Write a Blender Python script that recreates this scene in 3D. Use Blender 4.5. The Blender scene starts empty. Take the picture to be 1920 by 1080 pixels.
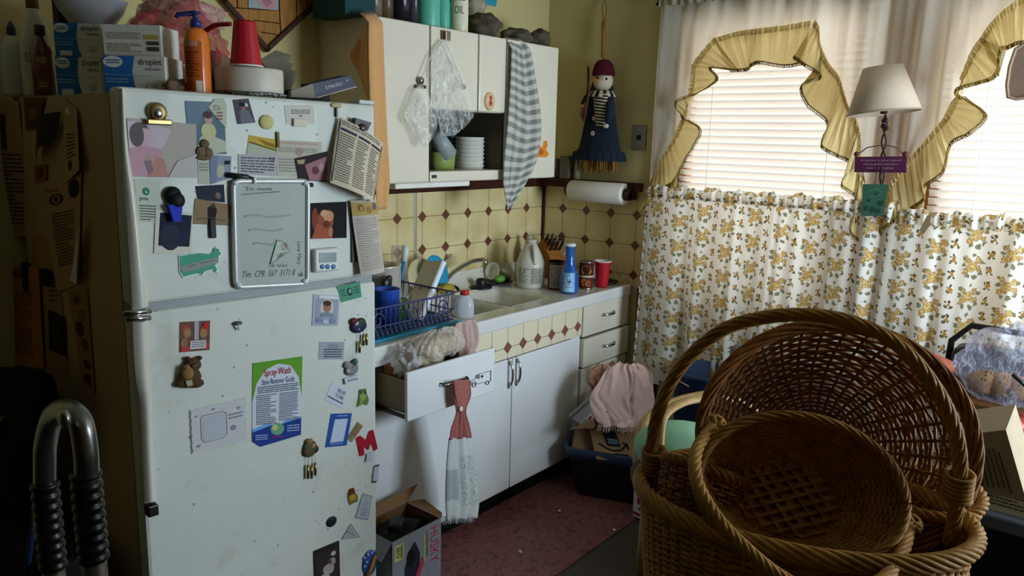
import bpy, bmesh, math, random
from mathutils import Vector, Matrix, noise
R_ = random.Random(7)
PI = math.pi
C = bpy.context.scene.collection
V = Vector
# ------------------------------------------------------------------ camera
CAM = V((-3.440, -2.637, 1.663)); YAW, PITCH, ROLL, FPX = .8787, .196, .0251, 1421.4
_f = V((math.sin(YAW)*math.cos(PITCH), math.cos(YAW)*math.cos(PITCH), -math.sin(PITCH)))
_r = V((math.cos(YAW), -math.sin(YAW), 0)); _u = _r.cross(_f)
_c, _s = math.cos(ROLL), math.sin(ROLL)
CR = _c*_r + _s*_u; CU = -_s*_r + _c*_u; CF = _f
cd = bpy.data.cameras.new('camera'); cam = bpy.data.objects.new('camera', cd); C.objects.link(cam)
cd.sensor_width = 36; cd.lens = 36*FPX/1920; cd.clip_start = .02
cam.matrix_world = Matrix((( CR.x, CU.x, -CF.x, CAM.x), (CR.y, CU.y, -CF.y, CAM.y), (CR.z, CU.z, -CF.z, CAM.z), (0, 0, 0, 1)))
bpy.context.scene.camera = cam
def ray(x, y): return CR*((x-960)/FPX) + CU*((540-y)/FPX) + CF
def oy(x, y, Y): d = ray(x, y); return CAM + d*((Y-CAM.y)/d.y)
def ox(x, y, X): d = ray(x, y); return CAM + d*((X-CAM.x)/d.x)
def oz(x, y, Z): d = ray(x, y); return CAM + d*((Z-CAM.z)/d.z)
def od(x, y, D): return CAM + ray(x, y)*D
def dep(P): return (V(P)-CAM).dot(CF)
def pl(x, y, P, n):
    d = ray(x, y); return CAM + d*((P-CAM).dot(n)/d.dot(n))
# ------------------------------------------------------------------ materials
def lin(h):
    h = h.lstrip('#'); o = []
    for i in (0, 2, 4):
        c = int(h[i:i+2], 16)/255
        o.append(c/12.92 if c <= .04045 else ((c+.055)/1.055)**2.4)
    return (*o, 1)
class T:
    """small wrapper round a material node tree"""
    def __init__(s, name):
        s.m = bpy.data.materials.new(name); s.m.use_nodes = True; s.nt = s.m.node_tree; s.nt.nodes.clear()
        s.out = s.n('ShaderNodeOutputMaterial')
    def n(s, t): return s.nt.nodes.new(t)
    def l(s, a, b):
        if hasattr(a, 'links') or isinstance(a, bpy.types.NodeSocket): s.nt.links.new(a, b)
        else: b.default_value = a
    def ma(s, op, a, b=0, c=0):
        n = s.n('ShaderNodeMath'); n.operation = op
        for i, v in enumerate((a, b, c)): s.l(v, n.inputs[i])
        return n.outputs[0]
    def mix(s, f, a, b):
        n = s.n('ShaderNodeMix'); n.data_type = 'RGBA'; s.l(f, n.inputs[0]); s.l(a, n.inputs[6]); s.l(b, n.inputs[7]); return n.outputs[2]
    def co(s, k='Object'):
        n = s.n('ShaderNodeTexCoord'); return n.outputs[k]
    def sc(s, vec, sx, sy=None, sz=None, off=(0, 0, 0)):
        n = s.n('ShaderNodeMapping'); s.l(vec, n.inputs[0]); n.inputs[3].default_value = (sx, sx if sy is None else sy, sx if sz is None else sz); n.inputs[1].default_value = off; return n.outputs[0]
    def sep(s, vec): n = s.n('ShaderNodeSeparateXYZ'); s.l(vec, n.inputs[0]); return n.outputs
    def comb(s, x, y, z=0):
        n = s.n('ShaderNodeCombineXYZ'); s.l(x, n.inputs[0]); s.l(y, n.inputs[1]); s.l(z, n.inputs[2]); return n.outputs[0]
    def noise(s, vec, scale, detail=3, dist=0):
        n = s.n('ShaderNodeTexNoise'); s.l(vec, n.inputs['Vector']); n.inputs['Scale'].default_value = scale; n.inputs['Detail'].default_value = detail; n.inputs['Distortion'].default_value = dist; return n.outputs['Fac']
    def vor(s, vec, scale, feat='F1', rnd=1, dim='3D'):
        n = s.n('ShaderNodeTexVoronoi'); n.voronoi_dimensions = dim; n.feature = feat; s.l(vec, n.inputs['Vector']); n.inputs['Scale'].default_value = scale; n.inputs['Randomness'].default_value = rnd; return n.outputs
    def ramp(s, f, lo, hi):
        n = s.n('ShaderNodeMapRange'); s.l(f, n.inputs[0]); n.inputs[1].default_value = lo; n.inputs[2].default_value = hi; return n.outputs[0]
    def bump(s, h, st=.3, d=.002):
        n = s.n('ShaderNodeBump'); n.inputs['Strength'].default_value = st; n.inputs['Distance'].default_value = d; s.l(h, n.inputs['Height']); return n.outputs[0]
    def pbr(s, col, rough=.6, metal=0, bump=None, alpha=1, trans=0, ior=1.45, emit=None, transl=0, sheen=0, coat=0, thru=0):
        p = s.n('ShaderNodeBsdfPrincipled'); s.l(col, p.inputs['Base Color']); s.l(rough, p.inputs['Roughness']); s.l(metal, p.inputs['Metallic'])
        s.l(alpha, p.inputs['Alpha']); s.l(trans, p.inputs['Transmission Weight']); p.inputs['IOR'].default_value = ior
        if isinstance(rough, float) and rough >= .5 and not metal: p.inputs['Specular IOR Level'].default_value = .2
        if sheen: p.inputs['Sheen Weight'].default_value = sheen
        if coat: p.inputs['Coat Weight'].default_value = coat
        if bump is not None: s.l(bump, p.inputs['Normal'])
        if emit: s.l(col, p.inputs['Emission Color']); p.inputs['Emission Strength'].default_value = emit
        o = p.outputs[0]
        if transl:
            t = s.n('ShaderNodeBsdfTranslucent'); s.l(col, t.inputs[0])
            m = s.n('ShaderNodeMixShader'); m.inputs[0].default_value = transl
            s.nt.links.new(o, m.inputs[1]); s.nt.links.new(t.outputs[0], m.inputs[2]); o = m.outputs[0]
        if thru:
            t = s.n('ShaderNodeBsdfTransparent'); m = s.n('ShaderNodeMixShader'); m.inputs[0].default_value = thru
            s.nt.links.new(o, m.inputs[1]); s.nt.links.new(t.outputs[0], m.inputs[2]); o = m.outputs[0]
        s.nt.links.new(o, s.out.inputs[0]); return s.m
MC = {}
def mat(h, rough=.6, metal=0, var=.07, scale=30, alpha=1, trans=0, transl=0, bump=0, sheen=0, coat=0, dirt=None):
    k = (h, rough, metal, var, scale, alpha, trans, transl, bump, sheen, coat, dirt)
    if k in MC: return MC[k]
    t = T('surface_'+h.strip('#')); c = lin(h); o = t.co()
    f = t.noise(o, scale)
    lo = tuple(x*(1-var*2) for x in c[:3])+(1,); hi = tuple(min(1, x*(1+var)) for x in c[:3])+(1,)
    col = t.mix(f, lo, hi)
    if dirt:
        d = t.ramp(t.noise(o, 9, 5), .58, .8); col = t.mix(t.ma('MULTIPLY', d, .5), col, lin(dirt))
        sp = t.ramp(t.vor(t.sc(o, 1), 28)['Distance'], .13, .06); sp = t.ma('MULTIPLY', sp, t.ramp(t.noise(o, 5), .46, .56)); col = t.mix(t.ma('MULTIPLY', sp, .8), col, lin('5a5142'))
    b = t.bump(t.noise(o, scale*4, 4), bump) if bump else None
    MC[k] = t.pbr(col, rough, metal, b, alpha, trans, 1.45, None, transl, sheen, coat); return MC[k]
def paint(h): return mat(h, .7, 0, .03, 60)
CHROME = mat('c8c8c8', .18, 1); STEEL = mat('a8a49c', .3, 1); BRASS = mat('9a8557', .32, 1); DKMET = mat('4a463e', .35, 1)
CLEAR = mat('f2f4f4', .08, 0, .02, 20, .22, 0, 0, .0); GLASS = mat('f4f6f6', .04, 0, .01, 10, .25)
def bagmat(h, al):
    k = ('bag', h, al)
    if k not in MC:
        t = T('thin_plastic_'+h); o = t.co()
        def ridge(s, w): return t.ramp(t.ma('ABSOLUTE', t.ma('SUBTRACT', t.noise(t.sc(o, s, s, s*.45), 1, 2, .6), .5)), w, 0)
        cr = t.ma('MAXIMUM', ridge(22, .035), t.ma('MULTIPLY', ridge(48, .04), .7)); nz = t.ramp(t.noise(o, 14, 3, .5), .45, .75)
        a = t.ma('ADD', t.ma('ADD', t.ma('MULTIPLY', cr, .42), t.ma('MULTIPLY', nz, .10)), al*.7)
        MC[k] = t.pbr(lin(h), .15, 0, t.bump(t.noise(t.sc(o, 1, 1, .5), 40, 3, .6), .9, .008), t.ma('MINIMUM', a, 1))
    return MC[k]
# ------------------------------------------------------------------ mesh builder
class B:
    def __init__(s): s.v = []; s.f = []; s.mi = []; s.sm = []; s.mats = []; s.uv = []
    def m(s, mt):
        if mt not in s.mats: s.mats.append(mt)
        return s.mats.index(mt)
    def add(s, vs, fs, mt, smooth=False, uv=None):
        o = len(s.v); s.v += [tuple(p) for p in vs]; s.uv += uv if uv else [(0, 0)]*len(vs)
        i = s.m(mt)
        for f in fs: s.f.append([o+k for k in f]); s.mi.append(i); s.sm.append(smooth)
    def bm(s, bm, mt, M=None, smooth=False):
        bm.verts.index_update(); vs = [(M @ q.co if M else q.co.copy()) for q in bm.verts]
        s.add(vs, [[q.index for q in f.verts] for f in bm.faces], mt, smooth); bm.free()
    def box(s, c, d, mt, bev=0, M=None, rz=0, seg=2):
        bm = bmesh.new(); bmesh.ops.create_cube(bm, size=1)
        for q in bm.verts: q.co = V((q.co.x*d[0], q.co.y*d[1], q.co.z*d[2]))
        if bev: bmesh.ops.bevel(bm, geom=bm.edges[:], offset=min(bev, min(d)*.45), segments=seg, affect='EDGES', profile=.5)
        L = Matrix.Translation(V(c)) @ Matrix.Rotation(rz, 4, 'Z')
        s.bm(bm, mt, M @ L if M else L, False); return s
    def bx(s, a, b, mt, bev=0, M=None):
        a = V(a); b = V(b); return s.box((a+b)/2, [abs(b[i]-a[i]) for i in range(3)], mt, bev, M)
    def tube(s, pts, r, mt, n=8, closed=False, cap=True, flat=None):
        pts = [V(p) for p in pts]; N = len(pts); vs = []; prev = None
        rr = r if isinstance(r, (list, tuple)) else [r]*N
        for i, p in enumerate(pts):
            t = (pts[(i+1) % N]-pts[i-1]) if closed else (pts[min(i+1, N-1)]-pts[max(i-1, 0)])
            if t.length < 1e-9: t = V((0, 0, 1))
            t.normalize()
            if prev is None:
                a = V((0, 0, 1)) if abs(t.z) < .9 else V((1, 0, 0)); x = a.cross(t).normalized()
            else:
                x = prev - t*prev.dot(t); x = x.normalized() if x.length > 1e-6 else V((1, 0, 0))
            prev = x; y = t.cross(x)
            for k in range(n):
                a = 2*PI*k/n; vs.append(p + x*(math.cos(a)*rr[i]) + y*(math.sin(a)*rr[i]*(flat or 1)))
        fs = []
        for i in range(N if closed else N-1):
            j = (i+1) % N
            for k in range(n): fs.append([i*n+k, i*n+(k+1) % n, j*n+(k+1) % n, j*n+k])
        if cap and not closed: fs += [list(range(n))[::-1], [(N-1)*n+k for k in range(n)]]
        s.add(vs, fs, mt, True); return s
    def lathe(s, prof, mt, c=(0, 0, 0), n=28, M=None, sx=1, sy=1, rib=None, ang=(0, 2*PI)):
        full = abs(ang[1]-ang[0]-2*PI) < 1e-6; vs = []; fs = []; K = n if full else n+1
        for (r, z) in prof:
            for k in range(K):
                a = ang[0]+(ang[1]-ang[0])*k/n; q = r*(rib(a, z) if rib else 1)
                p = V((math.cos(a)*q*sx, math.sin(a)*q*sy, z)) ; p = (M @ p) if M else p + V(c); vs.append(p)
        for i in range(len(prof)-1):
            for k in range(n):
                j = (k+1) % K; fs.append([i*K+k, i*K+j, (i+1)*K+j, (i+1)*K+k])
        s.add(vs, fs, mt, True); return s
    def grid(s, fn, nu, nv, mt, uvs=(1, 1), closed=False):
        vs = []; uv = []; fs = []
        for j in range(nv+1):
            for i in range(nu+1):
                vs.append(fn(i/nu, j/nv)); uv.append((i/nu*uvs[0], (1-j/nv)*uvs[1]))
        for j in range(nv):
            for i in range(nu): a = j*(nu+1)+i; fs.append([a, a+1, a+nu+2, a+nu+1])
        s.add(vs, fs, mt, True, uv); return s
    def poly(s, pts, mt, off=None):
        n = len(pts)
        if off is None: s.add(pts, [list(range(n))], mt)
        else:
            b = [V(p)+V(off) for p in pts]
            s.add(list(pts)+b, [list(range(n))]+[[n+k for k in range(n)][::-1]]+[[k, n+k, n+(k+1) % n, (k+1) % n] for k in range(n)], mt)
        return s
    def sphere(s, c, r, mt, nu=20, nv=12, amp=0, fr=6, seed=0, M=None, zmin=None):
        rx, ry, rz = r if isinstance(r, (tuple, list)) else (r, r, r); vs = []; fs = []
        for j in range(nv+1):
            th = PI*j/nv
            for i in range(nu):
                a = 2*PI*i/nu; d = V((math.sin(th)*math.cos(a), math.sin(th)*math.sin(a), math.cos(th)))
                k = 1+(amp*(noise.noise(d*fr*.35+V((seed*3.1, seed, 0)))*1.2+.6*noise.noise(d*fr+V((seed, 7, seed)))) if amp else 0)
                p = V((d.x*rx*k, d.y*ry*k, d.z*rz*k))
                if M: p = M @ p
                p = p+V(c)
                if zmin is not None and p.z < zmin: p.z = zmin
                vs.append(p)
        for j in range(nv):
            for i in range(nu): fs.append([j*nu+i, (j+1)*nu+i, (j+1)*nu+(i+1) % nu, j*nu+(i+1) % nu])
        s.add(vs, fs, mt, True); return s
    def build(s, name, parent=None, solid=0, origin=None):
        me = bpy.data.meshes.new(name)
        o = bpy.data.objects.new(name, me)
        if parent is not None: base = V(parent['_o'])
        elif origin is not None: base = V(origin)
        else:
            xs = [p[0] for p in s.v]; ys = [p[1] for p in s.v]; zs = [p[2] for p in s.v]
            base = V(((min(xs)+max(xs))/2, (min(ys)+max(ys))/2, min(zs)))
        me.from_pydata([tuple(V(p)-base) for p in s.v], [], s.f)
        for q in s.mats: me.materials.append(q)
        me.polygons.foreach_set('material_index', s.mi); me.polygons.foreach_set('use_smooth', s.sm)
        if any(u != (0, 0) for u in s.uv):
            ul = me.uv_layers.new(name='UVMap'); vi = [0]*len(me.loops); me.loops.foreach_get('vertex_index', vi)
            fl = [];  [fl.extend(s.uv[i]) for i in vi]; ul.data.foreach_set('uv', fl)
        me.update(); C.objects.link(o)
        if parent is not None:
            root = parent; po = root
            while po.parent: po = po.parent
            o.parent = root; o.matrix_parent_inverse = Matrix.Identity(4)
            o['_o'] = tuple(base); o.location = (0, 0, 0)
        else: o.location = base; o['_o'] = tuple(base)
        if solid:
            q = o.modifiers.new('thickness', 'SOLIDIFY'); q.thickness = solid; q.offset = 0
        return o
def tag(o, label, cat, group=None):
    o['label'] = label; o['category'] = cat
    if group: o['group'] = group
    return o
def thing(name, label, cat, loc, group=None):
    o = bpy.data.objects.new(name, None); C.objects.link(o); o.location = V(loc); o['_o'] = tuple(V(loc)); o.empty_display_size = .05
    return tag(o, label, cat, group)
def struct(o): o['kind'] = 'structure'; return o
def copy_tree(o, d, label=None, parent=None):
    c = o.copy(); C.objects.link(c)
    if parent is None:
        c.location = V(o.location)+V(d)
        if label: c['label'] = label
    else: c.parent = parent
    for ch in list(o.children): copy_tree(ch, d, None, c)
    return c
_tc = {}
def textmesh(st, sp=1.0):
    if (st, sp) in _tc: return _tc[st, sp]
    cu = bpy.data.curves.new('t', 'FONT'); cu.body = st; cu.size = 1; cu.space_character = sp; cu.resolution_u = 2
    ob = bpy.data.objects.new('t', cu); C.objects.link(ob); bpy.context.view_layer.update()
    me = ob.evaluated_get(bpy.context.evaluated_depsgraph_get()).to_mesh()
    vs = [q.co.copy() for q in me.vertices]; fs = [list(p.vertices) for p in me.polygons]
    bpy.data.objects.remove(ob); bpy.data.curves.remove(cu)
    x0 = min(p.x for p in vs); x1 = max(p.x for p in vs); y0 = min(p.y for p in vs); y1 = max(p.y for p in vs)
    vs = [((p.x-x0)/(x1-x0), (p.y-y0)/(y1-y0)) for p in vs]
    _tc[st, sp] = (vs, fs, (x1-x0)/(y1-y0)); return _tc[st, sp]
INK = '3a3a40'
class Sheet:
    """flat or curled printed sheet on four corners TL TR BR BL; (u right, v down)"""
    def __init__(s, q, curl=None, n=None):
        s.q = [V(p) for p in q]; a, b, c, d = s.q
        nn = (b-a).cross(d-a).normalized()
        if nn.dot(CAM-a) < 0: nn = -nn
        s.n = n or nn; s.curl = curl; s.b = B(); s.k = 1
    def P(s, u, v, h=0):
        a, b, c, d = s.q; p = (a*(1-u)+b*u)*(1-v)+(d*(1-u)+c*u)*v
        return p + s.n*(h+(s.curl(u, v) if s.curl else 0))
    def base(s, mt, th=.0008, nu=1, nv=1, outline=None):
        if isinstance(mt, str): mt = paint(mt)
        if outline:
            s.b.poly([s.P(u, v) for u, v in outline], mt, -s.n*th); return s
        if s.curl: nu = nv = 10
        s.b.grid(lambda u, v: s.P(u, v, 0), nu, nv, mt)
        s.b.grid(lambda u, v: s.P(1-u, v, -th), nu, nv, mt)
        E = [(i/nu, 0) for i in range(nu)]+[(1, i/nv) for i in range(nv)]+[(1-i/nu, 1) for i in range(nu)]+[(0, 1-i/nv) for i in range(nv)]
        n = len(E); s.b.add([s.P(u, v) for u, v in E]+[s.P(u, v, -th) for u, v in E], [[k, n+k, n+(k+1) % n, (k+1) % n] for k in range(n)], mt)
        return s
    def h(s): s.k += 1; return .00022*s.k
    def r(s, u0, v0, u1, v1, col):
        h = s.h(); m_ = paint(col) if isinstance(col, str) else col
        if s.curl: s.b.grid(lambda u, v: s.P(u0+(u1-u0)*u, v0+(v1-v0)*v, h), max(1, int(abs(u1-u0)*10)), max(1, int(abs(v1-v0)*10)), m_)
        else: s.b.poly([s.P(u0, v0, h), s.P(u0, v1, h), s.P(u1, v1, h), s.P(u1, v0, h)], m_)
        return s
    def e(s, cu, cv, ru, rv, col, n=20):
        h = s.h(); s.b.poly([s.P(cu+ru*math.cos(2*PI*k/n), cv+rv*math.sin(2*PI*k/n), h) for k in range(n)], paint(col)); return s
    def p(s, pts, col):
        h = s.h(); s.b.poly([s.P(u, v, h) for u, v in pts], paint(col)); return s
    def lines(s, u0, v0, u1, v1, n, col=INK, fill=.45, seed=1):
        h = s.h(); q = random.Random(seed); dv = (v1-v0)/n; mt = paint(col)
        for i in range(n):
            v = v0+dv*i; u = u0; end = u1-(u1-u0)*q.choice([0, 0, .05, .3])
            while u < end-.01:
                w = (u1-u0)*q.uniform(.06, .22); e = min(end, u+w)
                s.b.poly([s.P(u, v, h), s.P(u, v+dv*fill, h), s.P(e, v+dv*fill, h), s.P(e, v, h)], mt); u = e+(u1-u0)*.025
        return s
    def t(s, st, u0, v0, u1, v1, col=INK, rot=0, shear=0, bold=0):
        vs, fs, asp = textmesh(st); h = s.h(); o = []
        for x, y in vs:
            x = x+shear*y
            if rot == 0: u, v = x, 1-y
            elif rot == 90: u, v = y, x          # reads downward, tops to the right
            else: u, v = 1-y, 1-x
            o.append(s.P(u0+(u1-u0)*u, v0+(v1-v0)*v, h))
        s.b.add(o, fs, paint(col)); return s
    def scrib(s, pts, col=INK, w=.01):
        h = s.h(); mt = paint(col)
        for (a, b), (c, d) in zip(pts, pts[1:]):
            L = math.hypot(c-a, d-b) or 1; x, y = -(d-b)/L*w/2, (c-a)/L*w/2
            s.b.poly([s.P(a+x, b+y, h), s.P(c+x, d+y, h), s.P(c-x, d-y, h), s.P(a-x, b-y, h)], mt)
        return s
    def done(s, name, label=None, cat=None, parent=None, group=None):
        o = s.b.build(name, parent)
        if label: tag(o, label, cat, group)
        return o
def lerp(a, b, t): return a+(b-a)*t
def polyat(pts, t):
    L = [0]
    for a, b in zip(pts, pts[1:]): L.append(L[-1]+(V(b)-V(a)).length)
    d = t*L[-1]
    for i in range(len(pts)-1):
        if d <= L[i+1]+1e-12: k = (d-L[i])/((L[i+1]-L[i]) or 1); return V(pts[i]).lerp(V(pts[i+1]), k)
    return V(pts[-1])
def smoothpts(pts, n):
    """Catmull-Rom"""
    P = [V(p) for p in pts]; P = [P[0]*2-P[1]]+P+[P[-1]*2-P[-2]]; o = []; m = len(P)-3
    for i in range(n+1):
        t = i/n*m; k = min(int(t), m-1); t -= k; a, b, c, d = P[k:k+4]
        o.append(.5*((2*b)+(c-a)*t+(2*a-5*b+4*c-d)*t*t+(3*b-a-3*c+d)*t**3))
    return o
LW, LF, EXPO, BZR = 20, 108, 0.06, 1.10
# ================================================================== SETTING
def wallmat(name, h, sc=2.5):
    t = T(name); o = t.co(); c = lin(h)
    a = tuple(x*.88 for x in c[:3])+(1,)
    col = t.mix(t.noise(o, sc, 4), a, c)
    return t.pbr(col, .75, 0, t.bump(t.noise(o, 90, 3), .12))
WALL = wallmat('pale_yellow_wall_paint', 'c9bc84'); CEIL = wallmat('ceiling_paint', 'd8d2bd')
def woodmat(name, h1, h2, sx=3, sy=3, sz=40, rough=.5):
    t = T(name); o = t.co(); n = t.noise(t.sc(o, sx, sy, sz), 4, 5, .6)
    return t.pbr(t.mix(t.ramp(n, .3, .7), lin(h1), lin(h2)), rough, 0, t.bump(n, .1))
WOODDK = woodmat('dark_stained_trim', '2a130c', '4a2415', 14, 14, 2)
WOODOR = woodmat('varnished_orange_frame', '7d4a1e', '9c6230', 12, 12, 2)
def floormat():
    t = T('brown_grey_floor'); o = t.co(); n = t.noise(o, 160, 3); n2 = t.noise(o, 3, 3)
    col = t.mix(t.ramp(n, .35, .65), lin('352f29'), lin('5d554a')); col = t.mix(t.ma('MULTIPLY', n2, .4), col, lin('3a342d'))
    return t.pbr(col, .8, 0, t.bump(n, .3))
def tilemat(name, ax, off, zoff, pitch=.158):
    t = T(name); x, y, z = t.sep(t.co()); u = t.ma('DIVIDE', t.ma('SUBTRACT', (x, y)[ax], off), pitch); v = t.ma('DIVIDE', t.ma('SUBTRACT', z, zoff), pitch)
    fu = t.ma('ABSOLUTE', t.ma('SUBTRACT', t.ma('FRACT', t.ma('ADD', u, .5)), .5)); fv = t.ma('ABSOLUTE', t.ma('SUBTRACT', t.ma('FRACT', t.ma('ADD', v, .5)), .5))
    dia = t.ma('LESS_THAN', t.ma('ADD', fu, fv), .165); edge = t.ma('LESS_THAN', t.ma('ADD', fu, fv), .185)
    gr = t.ma('LESS_THAN', t.ma('MINIMUM', fu, fv), .012)
    n = t.noise(t.co(), 6, 5); n2 = t.noise(t.co(), 40, 4)
    base = t.mix(t.ramp(n, .35, .7), lin('e3d4a2'), lin('cdb87c')); st = t.ma('MULTIPLY', t.ramp(z, 1.06, .92), t.ramp(n2, .4, .65)); base = t.mix(t.ma('MULTIPLY', st, .55), base, lin('8a7a4a'))
    col = t.mix(t.ma('MAXIMUM', gr, edge), base, lin('8f8254')); col = t.mix(dia, col, t.mix(n2, lin('5a2f22'), lin('7a4a38')))
    h = t.ma('SUBTRACT', 1, t.ma('MAXIMUM', gr, t.ma('SUBTRACT', edge, dia)))
    return t.pbr(col, .32, 0, t.bump(h, .4, .002))
b = B(); b.bx((-5.4, -3.95, -.1), (.12, .12, 0), floormat()); struct(b.build('floor', origin=(0, 0, 0)))
b = B(); b.bx((-5.4, -3.95, 2.46), (.12, .12, 2.56), CEIL); struct(b.build('ceiling', origin=(0, 0, 0)))
b = B(); b.bx((-5.3, 0, 0), (.12, .1, 2.46), WALL); struct(b.build('wall_back', origin=(0, 0, 0)))
b = B(); b.bx((-5.4, -3.85, 0), (-5.3, .1, 2.46), woodmat('low_bounce_dark_wood', '2e2014', '4a3420', 3, 20, 2)); struct(b.build('wall_left', origin=(0, 0, 0)))  # unseen wall, dark finish added to keep bounce light off the fridge side
W1 = (-1.72, -.82); W2 = (-2.86, -1.94); WZ = (.86, 2.24)
b = B()
for y0, y1, z0, z1 in [(W1[1], .1, 0, 2.46), (W1[0], W1[1], 0, WZ[0]), (W1[0], W1[1], WZ[1], 2.46), (W2[1], W1[0], 0, 2.46), (W2[0], W2[1], 0, WZ[0]), (W2[0], W2[1], WZ[1], 2.46), (-3.85, W2[0], 0, 2.46)]:
    b.bx((0, y0, z0), (.11, y1, z1), WALL)
struct(b.build('wall_right', origin=(0, 0, 0)))
b = B(); F0, F1, YF = -1.45, -.25, -3.75
for x0, x1, z0, z1 in [(-5.3, F0, 0, 2.46), (F0, F1, 0, .75), (F0, F1, 2.15, 2.46), (F1, 0, 0, 2.46)]: b.bx((x0, YF-.1, z0), (x1, YF, z1), WALL)
struct(b.build('wall_front', origin=(0, 0, 0)))
# sashes and glass
PANE = None
def pane_mat():
    t = T('window_glass'); g = t.n('ShaderNodeBsdfTransparent'); g.inputs[0].default_value = (.96, .98, 1, 1); s = t.n('ShaderNodeBsdfGlossy'); s.inputs[1].default_value = .03
    f = t.n('ShaderNodeFresnel'); f.inputs[0].default_value = 1.2; m = t.n('ShaderNodeMixShader'); t.nt.links.new(f.outputs[0], m.inputs[0]); t.nt.links.new(g.outputs[0], m.inputs[1]); t.nt.links.new(s.outputs[0], m.inputs[2]); t.nt.links.new(m.outputs[0], t.out.inputs[0]); return t.m
PANE = pane_mat()
for i, (y0, y1) in enumerate((W1, W2)):
    b = B()
    for a, c in [((.03, y0, WZ[0]), (.09, y0+.045, WZ[1])), ((.03, y1-.045, WZ[0]), (.09, y1, WZ[1])), ((.03, y0, WZ[0]), (.09, y1, WZ[0]+.05)), ((.03, y0, WZ[1]-.05), (.09, y1, WZ[1]))]: b.bx(a, c, mat('e6e2d8', .4) if a[2] > 1.5 and a[2] < 1.6 else WOODOR, .004)
    w = struct(b.build('window_%d' % (i+1), origin=(0, 0, 0)))
    g = B(); g.bx((.058, y0+.04, WZ[0]+.04), (.062, y1-.04, WZ[1]-.04), PANE); g.build('glass', w)
b = B()
for x0, x1, z0, z1 in [(F0, F0+.05, .75, 2.15), (F1-.05, F1, .75, 2.15), (F0, F1, .75, .8), (F0, F1, 2.1, 2.15)]: b.bx((x0, YF-.08, z0), (x1, YF-.02, z1), mat('e8e6e0', .4), .004)
w = struct(b.build('window_3', origin=(0, 0, 0))); g = B(); g.bx((F0+.04, YF-.052, .79), (F1-.04, YF-.048, 2.11), PANE); g.build('glass', w)  # unseen window, added to bring fill light onto cabinets and fridge
# trims
n_ = [0]
def trim(b): n_[0] += 1; return struct(b.build('trim_%d' % n_[0], origin=(0, 0, 0)))
b = B(); b.bx((-1.95, -.006, .9), (0, 0, 1.425), tilemat('wall_tileboard_back', 0, -.1572, 1.1251)); trim(b)
b = B(); b.bx((-.006, -.70, .9), (0, -.006, 1.425), tilemat('wall_tileboard_right', 1, -.1442, 1.1251)); trim(b)
b = B(); b.bx((-1.95, -.03, 1.40), (0, 0, 1.45), WOODDK, .004); trim(b)
b = B(); b.bx((-.07, -.645, 1.405), (0, -.03, 1.45), WOODDK, .005); trim(b)
b = B(); b.bx((-.02, -.02, .9), (0, 0, 1.40), WOODDK, .003); trim(b)
b = B(); b.bx((-1.0, -.011, .92), (-.986, -.006, 1.40), mat('b9b6a6', .35, .6), .001); trim(b)
b = B(); b.bx((-.03, -.80, .10), (0, -.70, 2.3), WOODDK, .006); trim(b)
b = B(); b.bx((-.024, -.70, .10), (0, -.655, .905), WOODDK, .004); trim(b)
b = B(); b.bx((-.03, -1.93, .84), (0, -1.73, 2.3), WOODOR, .005); b.bx((-.03, -2.97, .84), (0, -2.87, 2.3), WOODOR, .005); b.bx((-.03, -2.97, 2.245), (0, -.7, 2.33), WOODDK, .004); b.bx((-.03, -2.97, .79), (0, -.8, .85), WOODOR, .004); trim(b)
b = B(); b.bx((-.02, -3.75, 0), (0, -.81, .1), WOODDK, .003); struct(b.build('baseboard_right', origin=(0, 0, 0)))
# ================================================================== LIGHT
w = bpy.data.worlds.new('sky'); bpy.context.scene.world = w; w.use_nodes = True
bg = w.node_tree.nodes['Background']; bg.inputs[0].default_value = (.95, .98, 1, 1); bg.inputs[1].default_value = 1.0
def area(name, loc, rot, sx, sy, p, col):
    l = bpy.data.lights.new(name, 'AREA'); l.shape = 'RECTANGLE'; l.size = sx; l.size_y = sy; l.energy = p; l.color = col
    o = bpy.data.objects.new(name, l); C.objects.link(o); o.location = loc; o.rotation_euler = rot; return o
area('daylight_and_fill', (.35, -1.27, 1.62), (0, PI/2, 0), 1.4, 1.2, LW, (1, .97, .93))
area('daylight_and_fill', (.35, -2.40, 1.62), (0, PI/2, 0), 1.4, 1.2, LW, (1, .97, .93))
area('daylight_and_fill', (-.85, -4.05, 1.5), (PI/2, 0, 0), 1.3, 1.4, LF, (.76, .88, 1))  # fill lamp outside the added window, for cabinets and fridge front
vs = bpy.context.scene.view_settings; vs.view_transform = 'Standard'; vs.look = 'None'; vs.gamma = 1; vs.exposure = EXPO
# ================================================================== BLINDS AND CURTAINS
BL = mat('e8dfd4', .5, 0, .02, 20, 1, 0, .28)
for i, (y0, y1) in enumerate(((-1.70, -.835), (-2.85, -1.955))):
    t = thing('window_blind', ['white slatted blind in the window left of the lampshade', 'white slatted blind in the window right of the lampshade'][i], 'blind', (.0, (y0+y1)/2, .88))
    k = 0
    for k in range(41):
        z = .90+k*.0325; s = B(); a = 1.02
        s.grid(lambda u, v: V((.012+(v-.5)*.033*math.cos(a), lerp(y0, y1, u), z-(v-.5)*.033*math.sin(a)+.0022*math.sin(PI*v))), 1, 3, BL); s.build('slat', t)
    s = B(); s.bx((-.012, y0, 2.205), (.028, y1, 2.238), BL, .003); s.build('headrail', t)
    for f in (.18, .82):
        s = B(); y = lerp(y0, y1, f); s.tube([(-.008, y, 2.2), (-.008, y, .9)], .0013, mat('ffffff', .5), 5); s.build('cord', t)
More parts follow.
